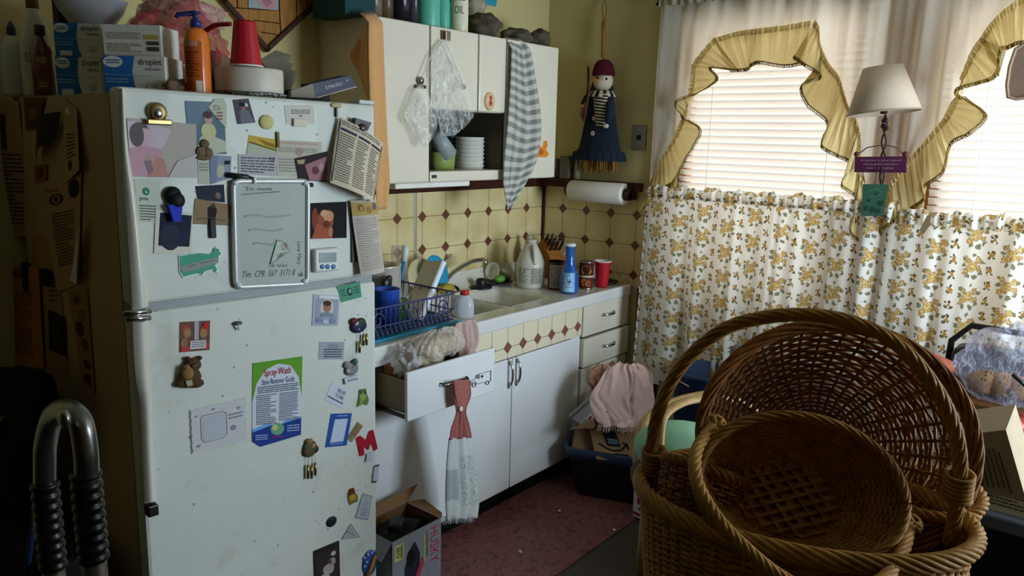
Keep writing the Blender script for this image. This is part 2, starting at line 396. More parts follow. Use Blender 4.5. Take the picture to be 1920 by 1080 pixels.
SHEER = (lambda t: t.pbr(t.mix(t.noise(t.co(), 60), lin('e6dcc8'), lin('efe7d6')), .8, 0, None, transl=.5, thru=.22))(T('sheer_voile')); YEL = mat('e2cd92', .8, 0, .06, 80, 1, 0, .40, .15); LACE = mat('8d7330', .8, 0, .1, 80)
def fold(y, s=1): return s*(.016*math.sin(y*27)+.010*math.sin(y*61+1.3)+.006*math.sin(y*103+.4))
XS = -.075
def bpx(l, X): return [ox(p[0], p[1], X) for p in l]
# lower edge of the white curtain follows the ruffle
ARCH1 = [(1208, 365), (1245, 300), (1292, 215), (1308, 128), (1345, 80), (1430, 64), (1528, 50), (1548, 110), (1582, 168), (1604, 222), (1622, 280), (1632, 440)]
ARCH2 = [(1640, 440), (1668, 352), (1740, 272), (1782, 215), (1802, 180), (1832, 104), (1885, 28), (1940, 10), (2010, 30), (2040, 150), (2080, 250), (2120, 400)]
def arch(px, name, label, yL, yR, seed):
    P = bpx(px, XS)
    def zb(y):
        if y >= P[0].y: return P[0].z
        for a, c in zip(P, P[1:]):
            if c.y <= y <= a.y or (y <= a.y and c.y >= a.y and False): return lerp(a.z, c.z, (a.y-y)/((a.y-c.y) or 1))
        return P[-1].z
    b = B(); ztop = 2.345
    def fn(u, v):
        y = lerp(yL, yR, u); z1 = min(zb(y)-.03, ztop-.04); z = lerp(ztop, z1, v); am = .35+.65*min(1, (ztop-z)/.25)
        return V((XS+fold(y+seed*.4, am)-.012*math.sin(v*2.2), y, z))
    b.grid(fn, 150, 24, SHEER); return b.build(name), P
t, P1 = arch(ARCH1, 'sheer_curtain', '', -.728, -1.80, 0); tag(t, 'white sheer curtain over the left window, cut in an arch above the floral curtain', 'curtain', None)
t2, P2 = arch(ARCH2, 'sheer_curtain', '', -1.76, -2.93, 1); tag(t2, 'white sheer curtain at the right window, reaching the right edge of the photo', 'curtain')
def rod(name, pts, r, label, mt=BRASS):
    b = B(); b.tube(pts, r, mt, 8); o = b.build(name); tag(o, label, 'curtain rod'); return o
rod('curtain_rod', [(0, -.69, 2.31), (-.05, -.69, 2.31), (-.062, -.71, 2.325), (-.065, -.76, 2.325), (-.065, -2.95, 2.325)], .007, 'thin metal rod carrying the white sheer curtains above both windows', DKMET)
HDR = mat('a39d86', .85, 0, .1, 60, 1, 0, .1)
b = B(); b.grid(lambda u, v: V((XS-.014+.006*math.sin(u*330)+.004*math.sin(u*141), lerp(-.722, -2.95, u), 2.352-v*.062)), 400, 4, HDR); b.build('heading', t)
def ruffle(rows, parent, X=-.10):
    """gathered frill: rows of (top px, top py, hem px, hem py, lift) along its length; the hem doubles back on itself"""
    m = 14; N = (len(rows)-1)*m; b = B()
    O = smoothpts([ox(r[0], r[1], X) for r in rows], N); I = smoothpts([ox(r[2], r[3], X) for r in rows], N); Z = smoothpts([(r[4], 0, 0) for r in rows], N)
    def f(i, v):
        o_, q = O[i], I[i]; L = (q-o_).length
        w = .006*math.sin(i*.9)+.004*math.sin(i*2.1+1)
        return o_.lerp(q, v)+V((-.012-(Z[i].x*1.5+.012)*v-w*(.4+.6*math.sin(PI*min(1, v*1.2))), 0, -.012*math.sin(PI*v)*0))
    b.grid(lambda u, v: f(min(N, int(round(u*N))), v), N, 8, YEL); o = b.build('ruffle', parent)
    g = B()
    def gf(u, v):
        i = min(N, int(round(u*N))); d = O[i]-I[i]; d = d.normalized() if d.length > .02 else V((0, 0, 1)); return f(i, 0)+V((-.008+.005*math.sin(u*N*2.3), 0, 0))+d*(v-.4)*.024
    g.grid(gf, N*2, 3, YEL); g.build('gathering', parent)
    l = B(); E = [f(i, 1.0) for i in range(N+1)]; l.tube(E, .0026, LACE, 5)
    for i in range(N):
        d = (I[i]-O[i]); d = d.normalized() if d.length > .02 else V((0, 0, -1)); seg = (E[i+1]-E[i]); n = max(1, int(seg.length/.013))
        for k in range(n):
            m_ = E[i]+seg*((k+.5)/n); h = seg.normalized()*.0048 if seg.length else V((0, .005, 0))
            l.tube([m_-h, m_-h*.7+d*.009, m_+d*.013, m_+h*.7+d*.009, m_+h], .0016, LACE, 4, cap=False)
    l.build('lace_edging', parent); return o
ruffle([(1222, 345, 1202, 402, 0), (1232, 325, 1222, 382, .02), (1243, 303, 1245, 352, 0), (1255, 285, 1272, 338, .02), (1268, 262, 1290, 300, .01), (1279, 240, 1324, 247, .03), (1284, 226, 1286, 222, -.004), (1290, 212, 1281, 195, .03), (1297, 188, 1318, 176, .02), (1303, 150, 1349, 150, .01), (1305, 125, 1332, 128, -.006), (1322, 102, 1374, 131, .02), (1345, 76, 1390, 131, .01)], t)
ruffle([(1342, 78, 1372, 132, 0), (1385, 66, 1408, 130, .02), (1415, 62, 1412, 120, -.005), (1430, 60, 1434, 117, .02), (1480, 54, 1475, 123, .006), (1522, 46, 1515, 118, .02)], t)
ruffle([(1528, 44, 1498, 107, .02), (1537, 58, 1520, 122, .03), (1541, 88, 1543, 142, 0), (1546, 110, 1514, 160, .026), (1556, 128, 1523, 195, .02), (1574, 150, 1555, 228, 0), (1583, 180, 1551, 270, .03), (1592, 205, 1577, 290, .012), (1604, 222, 1603, 307, 0), (1612, 245, 1588, 342, .03), (1617, 285, 1608, 369, 0), (1614, 330, 1602, 427, .02), (1642, 385, 1631, 458, .01)], t)
ruffle([(1650, 395, 1649, 432, 0), (1672, 350, 1682, 410, .02), (1700, 312, 1712, 387, 0), (1720, 290, 1738, 369, .02), (1733, 275, 1735, 347, 0), (1750, 255, 1773, 320, .025), (1770, 232, 1784, 268, 0), (1780, 218, 1822, 249, .03), (1788, 202, 1849, 216, .02), (1795, 186, 1802, 181, -.005), (1800, 170, 1800, 168, .03), (1815, 130, 1838, 156, .03), (1828, 100, 1869, 141, .02), (1846, 75, 1882, 92, 0)], t2)
ruffle([(1842, 80, 1872, 140, 0), (1858, 55, 1878, 96, .02), (1884, 27, 1892, 88, .006), (1920, 5, 1920, 80, .02), (1960, 8, 1965, 84, 0), (2010, 18, 2000, 90, .02)], t2)
def floral():
    t = T('floral_cotton'); uv = t.co('UV'); u, v, _ = t.sep(uv)
    base = lin('f3efe4'); nz = t.noise(uv, 9, 3)
    def cells(su, sv, ou, ov):
        a = t.ma('ADD', t.ma('DIVIDE', u, su), ou); r = t.ma('FLOOR', a); b_ = t.ma('ADD', t.ma('DIVIDE', v, sv), t.ma('ADD', t.ma('MULTIPLY', r, .5), ov))
        return t.ma('MULTIPLY', t.ma('SUBTRACT', t.ma('FRACT', a), .5), su), t.ma('MULTIPLY', t.ma('SUBTRACT', t.ma('FRACT', b_), .5), sv), r
    def disc(x, y, cx, cy, r): 
        dx = t.ma('SUBTRACT', x, cx); dy = t.ma('SUBTRACT', y, cy); return t.ma('SUBTRACT', t.ma('SQRT', t.ma('ADD', t.ma('MULTIPLY', dx, dx), t.ma('MULTIPLY', dy, dy))), r)
    jx = t.ma('MULTIPLY', t.ma('SUBTRACT', t.noise(uv, 60, 2), .5), .030); jy = t.ma('MULTIPLY', t.ma('SUBTRACT', t.noise(t.sc(uv, 1, 1, 1, (3, 5, 0)), 60, 2), .5), .030)
    x, y, r = cells(.155, .125, 0, .1); x = t.ma('ADD', x, jx); y = t.ma('ADD', y, jy)
    col = base
    for cx, cy, rr in [(-.034, .004, .010), (.014, -.042, .010), (.038, -.026, .009), (-.016, -.040, .009), (.042, .020, .008), (-.034, .030, .008), (.006, .050, .007)]:
        col = t.mix(t.ma('LESS_THAN', disc(x, y, cx, cy, rr), 0), col, lin('85876a'))
    pet = t.mix(t.ramp(t.noise(uv, 130, 2), .42, .58), lin('ecd79a'), lin('c39a4e'))
    for cx, cy, rr in [(0, 0, .021), (.026, .024, .013), (-.024, -.022, .012), (-.020, .026, .011), (.030, -.008, .010)]:
        d = disc(x, y, cx, cy, rr); col = t.mix(t.ma('LESS_THAN', d, 0), col, pet)
        col = t.mix(t.ma('MULTIPLY', t.ma('LESS_THAN', t.ma('ABSOLUTE', d), .0018), .55), col, lin('7d5f38'))
        d2 = t.ma('ABSOLUTE', t.ma('ADD', d, rr*.45)); col = t.mix(t.ma('MULTIPLY', t.ma('LESS_THAN', d2, .0014), .5), col, lin('8a6434'))
    x2, y2, r2 = cells(.155, .0625, .5, .35); x2 = t.ma('ADD', x2, jx); y2 = t.ma('ADD', y2, jy)
    for cx, cy, rr, h in [(0, 0, .009, 'b98f45'), (.010, -.012, .006, '62654a'), (-.010, -.010, .006, '62654a'), (.002, .014, .006, '6b5a3a'), (-.012, .010, .005, '62654a')]:
        col = t.mix(t.ma('LESS_THAN', disc(x2, y2, cx, cy, rr), 0), col, lin(h))
    return t.pbr(col, .85, 0, t.bump(t.noise(t.sc(uv, 300, 40), 1, 2), .1), transl=.42)
FLOR = floral()
def cafe(yL, yR, zt, zb, label, seed):
    b = B(); q = random.Random(seed); ph = [q.uniform(0, 6) for _ in range(4)]; W = yL-yR
    def fn(u, v):
        y = lerp(yL, yR, u); z = lerp(zt-.055, zb, v)
        w = .014*math.sin(y*24+ph[0])+.012*math.sin(y*41+ph[1])*(.5+.5*v)+.012*math.sin(y*13+ph[2])+.006*math.sin(y*88+ph[3])*(1-v*.6)
        k = math.sin(y*17+ph[1]*2); w += -.030*max(0, k)**8; k = math.sin(y*29+ph[3]*3); w += .024*max(0, k)**10
        return V((-.135+w*(.45+.55*v)-.02*v, y+.012*math.sin(y*24+ph[0]+1.2)*v+(.02*v if u < .02 else 0), z))
    b.grid(fn, 170, 26, FLOR, (W*1.25, zt-zb)); o = b.build('cafe_curtain'); tag(o, label, 'curtain')
    h = B(); N = 240
    def hd(u, v):
        y = lerp(yL, yR, u); return V((-.135-.010+.011*math.sin(y*150)+.006*math.sin(y*83+1)-.008*math.sin(PI*v), y, zt-.058+v*.058+.007*v*math.sin(y*46+ph[0])+.004*v*math.sin(y*117)))
    h.grid(hd, N, 6, FLOR, (W*1.6, .08)); h.build('ruffled_heading', o)
    return o
cafe(-.742, -1.885, 1.452, .47, 'white cafe curtain with yellow roses, on the left beside the dark window trim', 3)
cafe(-1.85, -2.96, 1.425, .47, 'white cafe curtain with yellow roses, on the right behind the radio', 5)
rod('curtain_rod', [(0, -.735, 1.405), (-.12, -.738, 1.405), (-.135, -.75, 1.405), (-.135, -1.85, 1.40), (-.135, -2.96, 1.375)], .006, 'slim rod threaded through the headings of the floral cafe curtains')
b = B(); q = [ox(1408, 404, -.165), ox(1421, 398, -.165), ox(1411, 448, -.165), ox(1399, 440, -.165)]
def ribbon(px, X, mt, label):
    b = B(); b.poly([ox(x, y, X) for x, y in px], mt, (.002, 0, 0)); return tag(b.build('ribbon_tie'), label, 'ribbon')
ribbon([(1738, 404), (1746, 402), (1742, 425), (1731, 440), (1724, 432)], -.19, mat('8f7d5a', .8), 'short tan ribbon end hanging over the heading of the right cafe curtain')
# ================================================================== WALL CABINET
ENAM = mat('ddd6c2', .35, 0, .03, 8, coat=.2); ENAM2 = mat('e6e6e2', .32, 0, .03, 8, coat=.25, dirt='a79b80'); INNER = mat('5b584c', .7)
cx0, cx1, cy0, cz0, cz1 = -1.512, -.39, -.346, 1.472, 2.092
t = thing('wall_cabinet', 'cream metal wall cabinet with four doors and an open shelf niche over the sink', 'cabinet', (-.95, 0, cz0))
b = B(); E_ = .012
b.bx((cx0, cy0, cz0), (cx0+E_, -.001, cz1), mat('cfc8b2', .45)); b.bx((cx1-E_, cy0, cz0), (cx1, -.001, cz1), ENAM); b.bx((cx0, cy0, cz1-E_), (cx1, -.001, cz1), ENAM); b.bx((cx0, cy0, cz0), (cx1, -.001, cz0+E_), ENAM)
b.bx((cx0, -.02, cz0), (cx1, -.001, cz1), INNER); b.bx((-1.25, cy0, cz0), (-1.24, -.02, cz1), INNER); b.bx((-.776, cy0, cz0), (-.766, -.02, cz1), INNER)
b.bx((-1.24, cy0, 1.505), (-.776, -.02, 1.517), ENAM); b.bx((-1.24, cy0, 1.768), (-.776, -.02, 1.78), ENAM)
b.build('carcass', t)
b = B(); b.bx((-1.24, -.362, cz0+.002), (-.776, cy0, 1.517), ENAM, .004); r_ = b.build('bottom_rail', t)
b = B(); b.bx((-1.232, -.3645, 1.49), (-1.205, -.362, 1.503), mat('3b3a36', .5)); b.build('maker_badge', r_)
for x0, x1, z0, nm in [(cx0, -1.248, cz0, 0), (-1.243, -.962, 1.768, 1), (-.957, -.778, 1.768, 2), (-.772, cx1, cz0, 3)]:
    b = B(); b.bx((x0+.002, -.366, z0+.002), (x1-.001, cy0-.001, cz1-.002), ENAM, .006); d = b.build('door', t)
    if nm in (1,):
        k = oy(868, 163, -.37); g = B(); g.lathe([(0, .0), (.012, .0), (.012, .008), (.007, .012), (.007, .016), (0, .016)], DKMET, M=Matrix.Translation((k.x, -.366, k.z)) @ Matrix.Rotation(PI/2, 4, 'X'), n=16); g.build('knob', d)
b = B(); b.bx((-1.40, -.33, cz0-.024), (-.965, -.22, cz0-.001), mat('efece2', .35), .006); tag(b.build('light_fixture'), 'slim white light bar fixed beneath the wall cabinet', 'lamp')
# clips and bags on the cabinet
def clip(px, py, Y, w, label, nm='bulldog_clip'):
    p = oy(px, py, Y); b = B(); b.bx((p.x-w/2, Y-.012, p.z-.012), (p.x+w/2, Y+.004, p.z), DKMET, .003); b.lathe([(0, 0), (.011, .001), (.015, .006), (.015, .012), (0, .016)], STEEL, M=Matrix.Translation((p.x, Y+.002, p.z+.018)) @ Matrix.Rotation(PI/2, 4, 'X'), n=18)
    b.tube([(p.x-w/2, Y-.008, p.z-.002), (p.x+w/2, Y-.008, p.z-.002)], .004, STEEL, 8); return tag(b.build(nm), label, 'clip')
clip(787, 160, -.372, .05, 'round steel bulldog clip on the left wall cabinet door, holding a small bag')
b = B(); p = oy(831, 66, -.366); b.bx((p.x-.016, -.372, p.z-.018), (p.x+.02, -.366, p.z+.018), mat('6b4b32', .5), .002); b.bx((p.x-.004, -.386, p.z-.022), (p.x+.024, -.372, p.z+.016), STEEL, .003); tag(b.build('magnet_hook'), 'small square metal hook high on the middle wall cabinet door', 'hook')
def bag(px, Y, name, label, mt, seed, puff=.02, group=None):
    """hanging thin bag from an outline of (left,right,y) rows"""
    b = B(); n = 26
    L = smoothpts([oy(l, y, Y) for l, r, y in px], 22); R = smoothpts([oy(r, y, Y) for l, r, y in px], 22); m = len(L)-1
    for sgn in (1, -.35):
        def fn(u, v):
            i = int(round(v*m)); p = L[i].lerp(R[i], u); w = (R[i]-L[i]).length
            nz = noise.noise(V((u*7+seed, v*4, sgn)))*.6+noise.noise(V((u*17, v*5+seed, sgn)))*.5
            pin = 1-math.exp(-v*4)
            return p + V((0, -sgn*(puff*math.sin(PI*u)*pin+.004) - .016*nz*pin*min(1, w*14), 0))
        b.grid(fn, n, m, mt)
    return tag(b.build(name), label, 'bag')
bag([(826, 838, 74), (812, 846, 100), (806, 862, 130), (808, 873, 160), (812, 884, 190), (818, 888, 215), (824, 868, 240), (826, 846, 255)], -.388, 'plastic_bag', 'large clear plastic bag hanging from the high square hook on the cabinet', bagmat('e9ebe6', .10), 1, .03)
bag([(780, 792, 162), (772, 804, 180), (762, 812, 205), (758, 818, 222), (770, 816, 240), (780, 806, 262), (786, 794, 275)], -.40, 'plastic_bag', 'small crumpled clear zip bag hanging from the round clip', bagmat('eceee4', .16), 4, .025)
b = B(); b.tube([oy(831, 76, -.39), oy(808, 105, -.392), oy(790, 148, -.39)], .0022, mat('efefe8', .3, alpha=.6), 6); b.tube([oy(834, 78, -.39), oy(850, 110, -.392), oy(868, 160, -.388)], .0022, mat('efefe8', .3, alpha=.6), 6); tag(b.build('plastic_strap'), 'stretched clear plastic straps running from the high hook to clip and knob', 'strap')
# sticker, bunny
p = oy(917, 190, -.366); s = B(); s.lathe([(0, .009), (.024, .009), (.030, .006), (.031, 0), (0, 0)], mat('dcb98f', .5), M=Matrix.Translation((p.x, -.366, p.z)) @ Matrix.Rotation(PI/2, 4, 'X') @ Matrix.Diagonal((1.05, 1.28, 1, 1)), n=28)
S = Sheet([p+V((-.02, -.0095, .028)), p+V((.02, -.0095, .028)), p+V((.02, -.0095, -.028)), p+V((-.02, -.0095, -.028))])
o = s.build('round_magnet'); tag(o, 'round pale magnet with a rust red drawing on the short cabinet door', 'magnet')
S.p([(.3, .1), (.6, .05), (.75, .3), (.55, .45), (.8, .6), (.7, .9), (.5, .7), (.3, .95), (.25, .6), (.4, .4)], 'a84a32'); S.done('drawing', parent=o)
S = Sheet([oy(1000, 262, -.367), oy(1030, 264, -.367), oy(1029, 296, -.367), oy(1000, 294, -.367)])
S.base('e08324', .003, outline=[(.0, .75), (.15, .35), (.25, 0), (.38, .05), (.45, .4), (.6, .35), (.65, .02), (.85, .02), (.9, .3), (.8, .55), (1, .75), (.85, .98), (.2, 1)]); S.p([(.2, .6), (.4, .5), (.6, .55), (.65, .8), (.4, .85)], 'b55f14')
S.done('bunny_sticker', 'orange bunny shaped sticker low on the right cabinet door', 'sticker')
# towels on the cabinet
def stripes():
    t = T('grey_striped_terry'); u, v, _ = t.sep(t.co('UV'))
    sv = t.ramp(t.ma('SINE', t.ma('MULTIPLY', t.ma('ADD', v, t.ma('MULTIPLY', t.ma('ABSOLUTE', t.ma('SUBTRACT', u, .62)), -.06)), 2*PI*19)), -.35, .35); su = t.ramp(t.ma('SINE', t.ma('MULTIPLY', u, 2*PI*3.5)), -.5, .5)
    f = t.ma('ADD', t.ma('MULTIPLY', sv, .7), t.ma('MULTIPLY', su, .3)); n = t.noise(t.co(), 400, 2)
    return t.pbr(t.mix(f, lin('6f7572'), lin('c6c3b7')), .95, 0, t.bump(n, .5, .003), sheen=.3)
def cloth(name, label, cat, Lp, Rp, Y, mt, nf, amp, thick=.004, parent=None, back=None, plane=oy, seed=0, pn=V((0, -1, 0)), droop=None):
    b = B(); n = 30; L = smoothpts([plane(x, y, Y) for x, y in Lp], n); R = smoothpts([plane(x, y, Y) for x, y in Rp], n)
    def fn(u, v):
        i = int(round(v*n)); p = L[i].lerp(R[i], u)
        w = amp*(math.sin(u*nf*2*PI+seed+v*1.2)+.5*math.sin(u*nf*3.7*PI+seed*2))
        p = p + pn*(w*(.35+.65*v)+amp*1.6)
        if back and v < .06: p = p + V((0, back*(1-v/.06), 0))
        return p
    b.grid(fn, 40, n, mt); o = b.build(name, parent, solid=thick)
    if label: tag(o, label, cat)
    return o
cloth('striped_towel', 'grey and white striped kitchen towel hung over the right cabinet door', 'towel', [(955, 69), (952, 150), (946, 230), (937, 330), (944, 392)], [(984, 72), (998, 150), (1008, 238), (996, 310), (952, 388)], -.372, stripes(), 1.3, .009, .005, back=.05)
PEA = mat('d9a56c', .95, 0, .1, 120, sheen=.3, bump=.3)
cloth('peach_towel', 'peach cotton towel draped over the left corner of the wall cabinet', 'towel', [(689, 23), (688, 100), (691, 200), (697, 300), (703, 394)], [(714, 20), (717, 90), (720, 170), (724, 260), (728, 340), (722, 392)], -.372, PEA, .8, .005, .004, back=.05)
pt_ = bpy.data.objects['peach_towel']
b = B(); q_ = [oy(688, 40, -.36), oy(676, 70, -.30), oy(652, 104, -.28), oy(670, 132, -.30), oy(690, 190, -.36)]; b.poly(q_, PEA, (.004, .002, 0)); b.build('corner_flap', pt_)
# ---- niche contents
YN = -.22
def lath(name, label, cat, c, prof, mt, n=28, rot=None, sx=1, sy=1, group=None, rib=None, parent=None, solid=0):
    M = Matrix.Translation(V(c))
    if rot is not None: M = M @ rot
    b = B(); b.lathe(prof, mt, n=n, M=M, sx=sx, sy=sy, rib=rib); o = b.build(name, parent, solid)
    if label: tag(o, label, cat, group)
    return o
bx0 = oy(880, 322, YN); rr = (oy(903, 300, YN)-oy(856, 300, YN)).length/2*.82
hh = (oy(880, 257, YN).z-1.517)/8
wh = mat('e6e4d8', .4)
nm8 = ['lowest', 'second from the bottom', 'third from the bottom', 'fourth from the bottom', 'fifth from the bottom', 'sixth from the bottom', 'seventh from the bottom', 'topmost']
for k in range(8):
    lath('plastic_tub', 'white round plastic tub in the open niche, %s of its stack' % nm8[k], 'tub', (bx0.x, YN, 1.5175+k*hh), [(0, .0005), (rr*.92, .0005), (rr*.93, hh*.70), (rr, hh*.76), (rr, hh*.93), (rr*.95, hh*.97), (0, hh*.97)], wh, group='white tubs in the niche')
p = oy(826, 318, -.25); b = B(); b.lathe([(0, 0), (.062, 0), (.068, .075), (.064, .075), (.058, .006), (0, .006)], mat('98a75a', .35, alpha=.9), n=4, M=Matrix.Translation((p.x+.01, -.24, 1.518)) @ Matrix.Rotation(.5, 4, 'Z')); tag(b.build('food_box'), 'small square light green plastic box in the niche under the tipped tumbler', 'box')
a = oy(816, 250, -.27); c_ = oy(842, 294, -.27); d = (c_-a).normalized(); Q = d.to_track_quat('Z', 'Y').to_matrix().to_4x4()
lath('tumbler', 'frosted plastic tumbler lying tipped in the niche beside the white tubs', 'tumbler', a, [(0, 0), (.032, 0), (.042, .12), (.039, .12), (.030, .006), (0, .006)], mat('aab4b4', .35, alpha=.75), rot=Q)
p = oy(848, 318, -.13); lath('bottle', 'dark blue bottle standing deep in the niche behind the tumbler', 'bottle', (p.x, -.12, 1.518), [(0, 0), (.035, 0), (.036, .12), (.02, .16), (.018, .2), (0, .2)], mat('1f3f66', .2))
for i, (px, y) in enumerate([(912, -.20), (930, -.12)]):
    p = oy(px, 318, y); lath('drinking_glass', ['dark green drinking glass in the niche beside the white tubs', 'dark green drinking glass at the right rear of the niche'][i], 'glass', (p.x, y, 1.518), [(0, 0), (.030, 0), (.036, .115), (.033, .115), (.027, .008), (0, .008)], mat('1d4a34', .1, alpha=.8), group='green glasses in the niche')
# ---- on top of the wall cabinet
ZT = 2.0925
p = oy(652, 20, -.2); b = B(); b.bx((p.x-.075, -.28, ZT), (p.x+.07, -.08, ZT+.2), mat('123f42', .5), .004); tag(b.build('storage_tin'), 'dark teal square tin on the left end of the wall cabinet', 'tin')
def jar(px, Y, r, h, col, label, name='glass_jar', al=.6, group=None, cat='jar'):
    p = oy(px, 60, Y); t = thing(name, label, cat, (p.x, Y, ZT), group); b = B(); b.lathe([(0, 0), (r, 0), (r, h*.75), (r*.8, h*.82), (r*.8, h*.86), (0, h*.86)], mat(col, .25, alpha=al), (p.x, Y, ZT)); b.build('body', t)
    b = B(); b.lathe([(0, h*.865), (r*.85, h*.865), (r*.85, h), (0, h)], mat('6c5a48', .4), (p.x, Y, ZT)); b.build('lid', t)
jar(700, -.22, .035, .17, '8d7c6a', 'clear brownish glass jar on the cabinet beside the dark teal tin', al=.7)
jar(724, -.20, .030, .18, '6e5846', 'brown jar on the cabinet just left of the black canister')
jar(752, -.22, .040, .22, '1d1b22', 'black canister on the wall cabinet left of the teal bottles', 'canister', 1)
jar(776, -.24, .022, .20, '4a4650', 'narrow dark grey bottle between the black canister and the teal bottles', 'bottle', .95, cat='bottle')
TEAL = mat('5fb7a0', .35)
def bottle_(px, Y, r, h, label, z0=ZT):
    p = oy(px, 60, Y); return lath('spray_bottle', label, 'bottle', (p.x, Y, z0), [(0, 0), (r*.95, 0), (r, .01), (r, h*.5), (r*.86, h*.62), (r, h*.72), (r*.9, h*.8), (r*.4, h*.86), (r*.4, h), (0, h)], TEAL, group='teal bottles on the wall cabinet')
bottle_(803, -.27, .048, .26, 'larger teal plastic bottle on the wall cabinet, left of the pair'); bottle_(830, -.24, .036, .22, 'smaller teal plastic bottle on the wall cabinet, right of the pair')
p = oy(861, 48, -.29); t = thing('aerosol_can', 'white labelled spray can on the wall cabinet in front of the grey stones', 'can', (p.x, -.29, ZT))
b = B(); b.lathe([(0, 0), (.036, 0), (.038, .006), (.038, .26), (.02, .28), (0, .28)], mat('d9d3b0', .4), (p.x, -.29, ZT)); b.build('body', t)
d = (CAM-p); d.z = 0; d.normalize(); sd = V((-d.y, d.x, 0)); 
def curved_label(c, R, z0, z1, a0, a1, mt, parent, items=(), name='label', col='f4f0e0'):
    """label wrapped on a cylinder; angle 0 faces the camera"""
    dd = CAM-V((c[0], c[1], 0)); base = math.atan2(dd.y, dd.x); L = Sheet([(0, 0, 0)]*4, n=V((0, 0, 1)))
    def P(u, v, h=0):
        a = base+lerp(a0, a1, u); return V((c[0]+(R+h)*math.cos(a), c[1]+(R+h)*math.sin(a), lerp(z1, z0, v)))
    L.P = P; b = L.b; b.grid(lambda u, v: P(u, v, .0004), 16, 1, mt)
    L.curl = lambda u, v: 0
    for it in items:
        k, a = it[0], it[1:]
        getattr(L, k)(*a)
    o = L.b.build(name, parent); return o
curved_label((p.x, -.29), .038, ZT+.03, ZT+.25, -1.3, 1.3, paint('dcd8bd'), t, [('t', 'SORT', .2, .12, .8, .26, '2c332c'), ('lines', .25, .34, .75, .6, 4, '4d5546'), ('t', 'OIL', .3, .66, .7, .8, '2c332c'), ('r', 0, .0, .18, 1, '6f8a4b')])
ROCK = mat('5e5646', .9, 0, .35, 22, bump=.6)
for px, Y, r, lab in [(905, -.27, (.075, .08, .055), 'rough grey brown stone on the cabinet right of the spray can'), (968, -.27, (.085, .07, .036), 'long low grey stone on the cabinet behind the hung striped towel'), (1012, -.27, (.055, .06, .045), 'knobbly grey stone on the right end of the wall cabinet')]:
    p = oy(px, 60, Y); b = B(); b.sphere((p.x, Y, ZT+r[2]*.85), r, ROCK, 30, 18, .28, 5, px, zmin=ZT); tag(b.build('stone'), lab, 'stone', 'stones on the wall cabinet')
p = oy(890, 15, -.24); b = B(); b.sphere((p.x+.01, -.22, ZT+.135), (.06, .06, .05), mat('a39a84', .8, 0, .3, 30), 24, 14, .2, 5, 3); o = b.build('shell'); tag(o, 'pale patterned shell perched on the stone beside the spray can', 'shell')
b = B(); P_ = [oy(890, -18, -.25), oy(934, -8, -.2), oy(930, 12, -.22), oy(900, 6, -.25)]; b.poly(P_, mat('2f8fa3', .5), (0, .004, .0)); b.poly([P_[0], P_[3], oy(872, 2, -.2), oy(874, -24, -.2)], mat('3fa7b8', .5), (0, .004, 0)); tag(b.build('folded_card'), 'bright teal folded card lying on the pale shell', 'card')
# ---- wall hanging (diamond board)
t = thing('wooden_wall_plaque', 'diamond shaped plaque of planked honey wood hung on the wall above the fridge', 'plaque', (-1.74, -.02, 2.13))
def pk(x, y): return oy(x, y, -.02)
Lc, Bc, Rc = oy(412, 0, -.022), oy(500, 98, -.022), oy(597, 6, -.022)
Tc = V((Lc.x+Rc.x-Bc.x, -.022, Lc.z+Rc.z-Bc.z)); D4 = [Lc, Tc, Rc, Bc]
PLK = woodmat('honey_planks', '8a5a24', 'b07a38', 30, 30, 3)
b = B(); b.poly(D4, PLK, (0, .02, 0)); b.build('board', t)
b = B()
for i in range(4):
    a, c = D4[i], D4[(i+1) % 4]; m = (a+c)/2; ce = (Lc+Rc)/2; nn = (ce-m).normalized()*.016
    b.poly([a-V((0, .014, 0)), c-V((0, .014, 0)), c+nn-V((0, .014, 0)), a+nn-V((0, .014, 0))], WOODDK, (0, .016, 0))
b.build('frame', t)
b = B()
for x0, y0, x1, y1 in [(430, 14, 524, 20), (478, 38, 524, 44), (490, 60, 526, 66), (490, 83, 515, 85), (524, 0, 527, 68), (556, 0, 557, 42), (445, 0, 446, 14), (574, 0, 575, 26)]:
    a, c = oy(x0, y0, -.0245), oy(x1, y1, -.0245); b.tube([a, c], .0016, mat('3d2410', .7), 4)
b.build('plank_joint', t)
S = Sheet([oy(466, -30, -.026), oy(522, -26, -.026), oy(522, 20, -.026), oy(466, 14, -.026)]); S.base('9aa3a0', .002); S.p([(.2, .5), (.4, .3), (.8, .4), (.95, .8), (.7, 1), (.4, .9)], 'c08f92'); S.p([(.4, .6), (.6, .5), (.8, .7), (.6, .9)], 'a86f7a'); S.done('picture', parent=t)
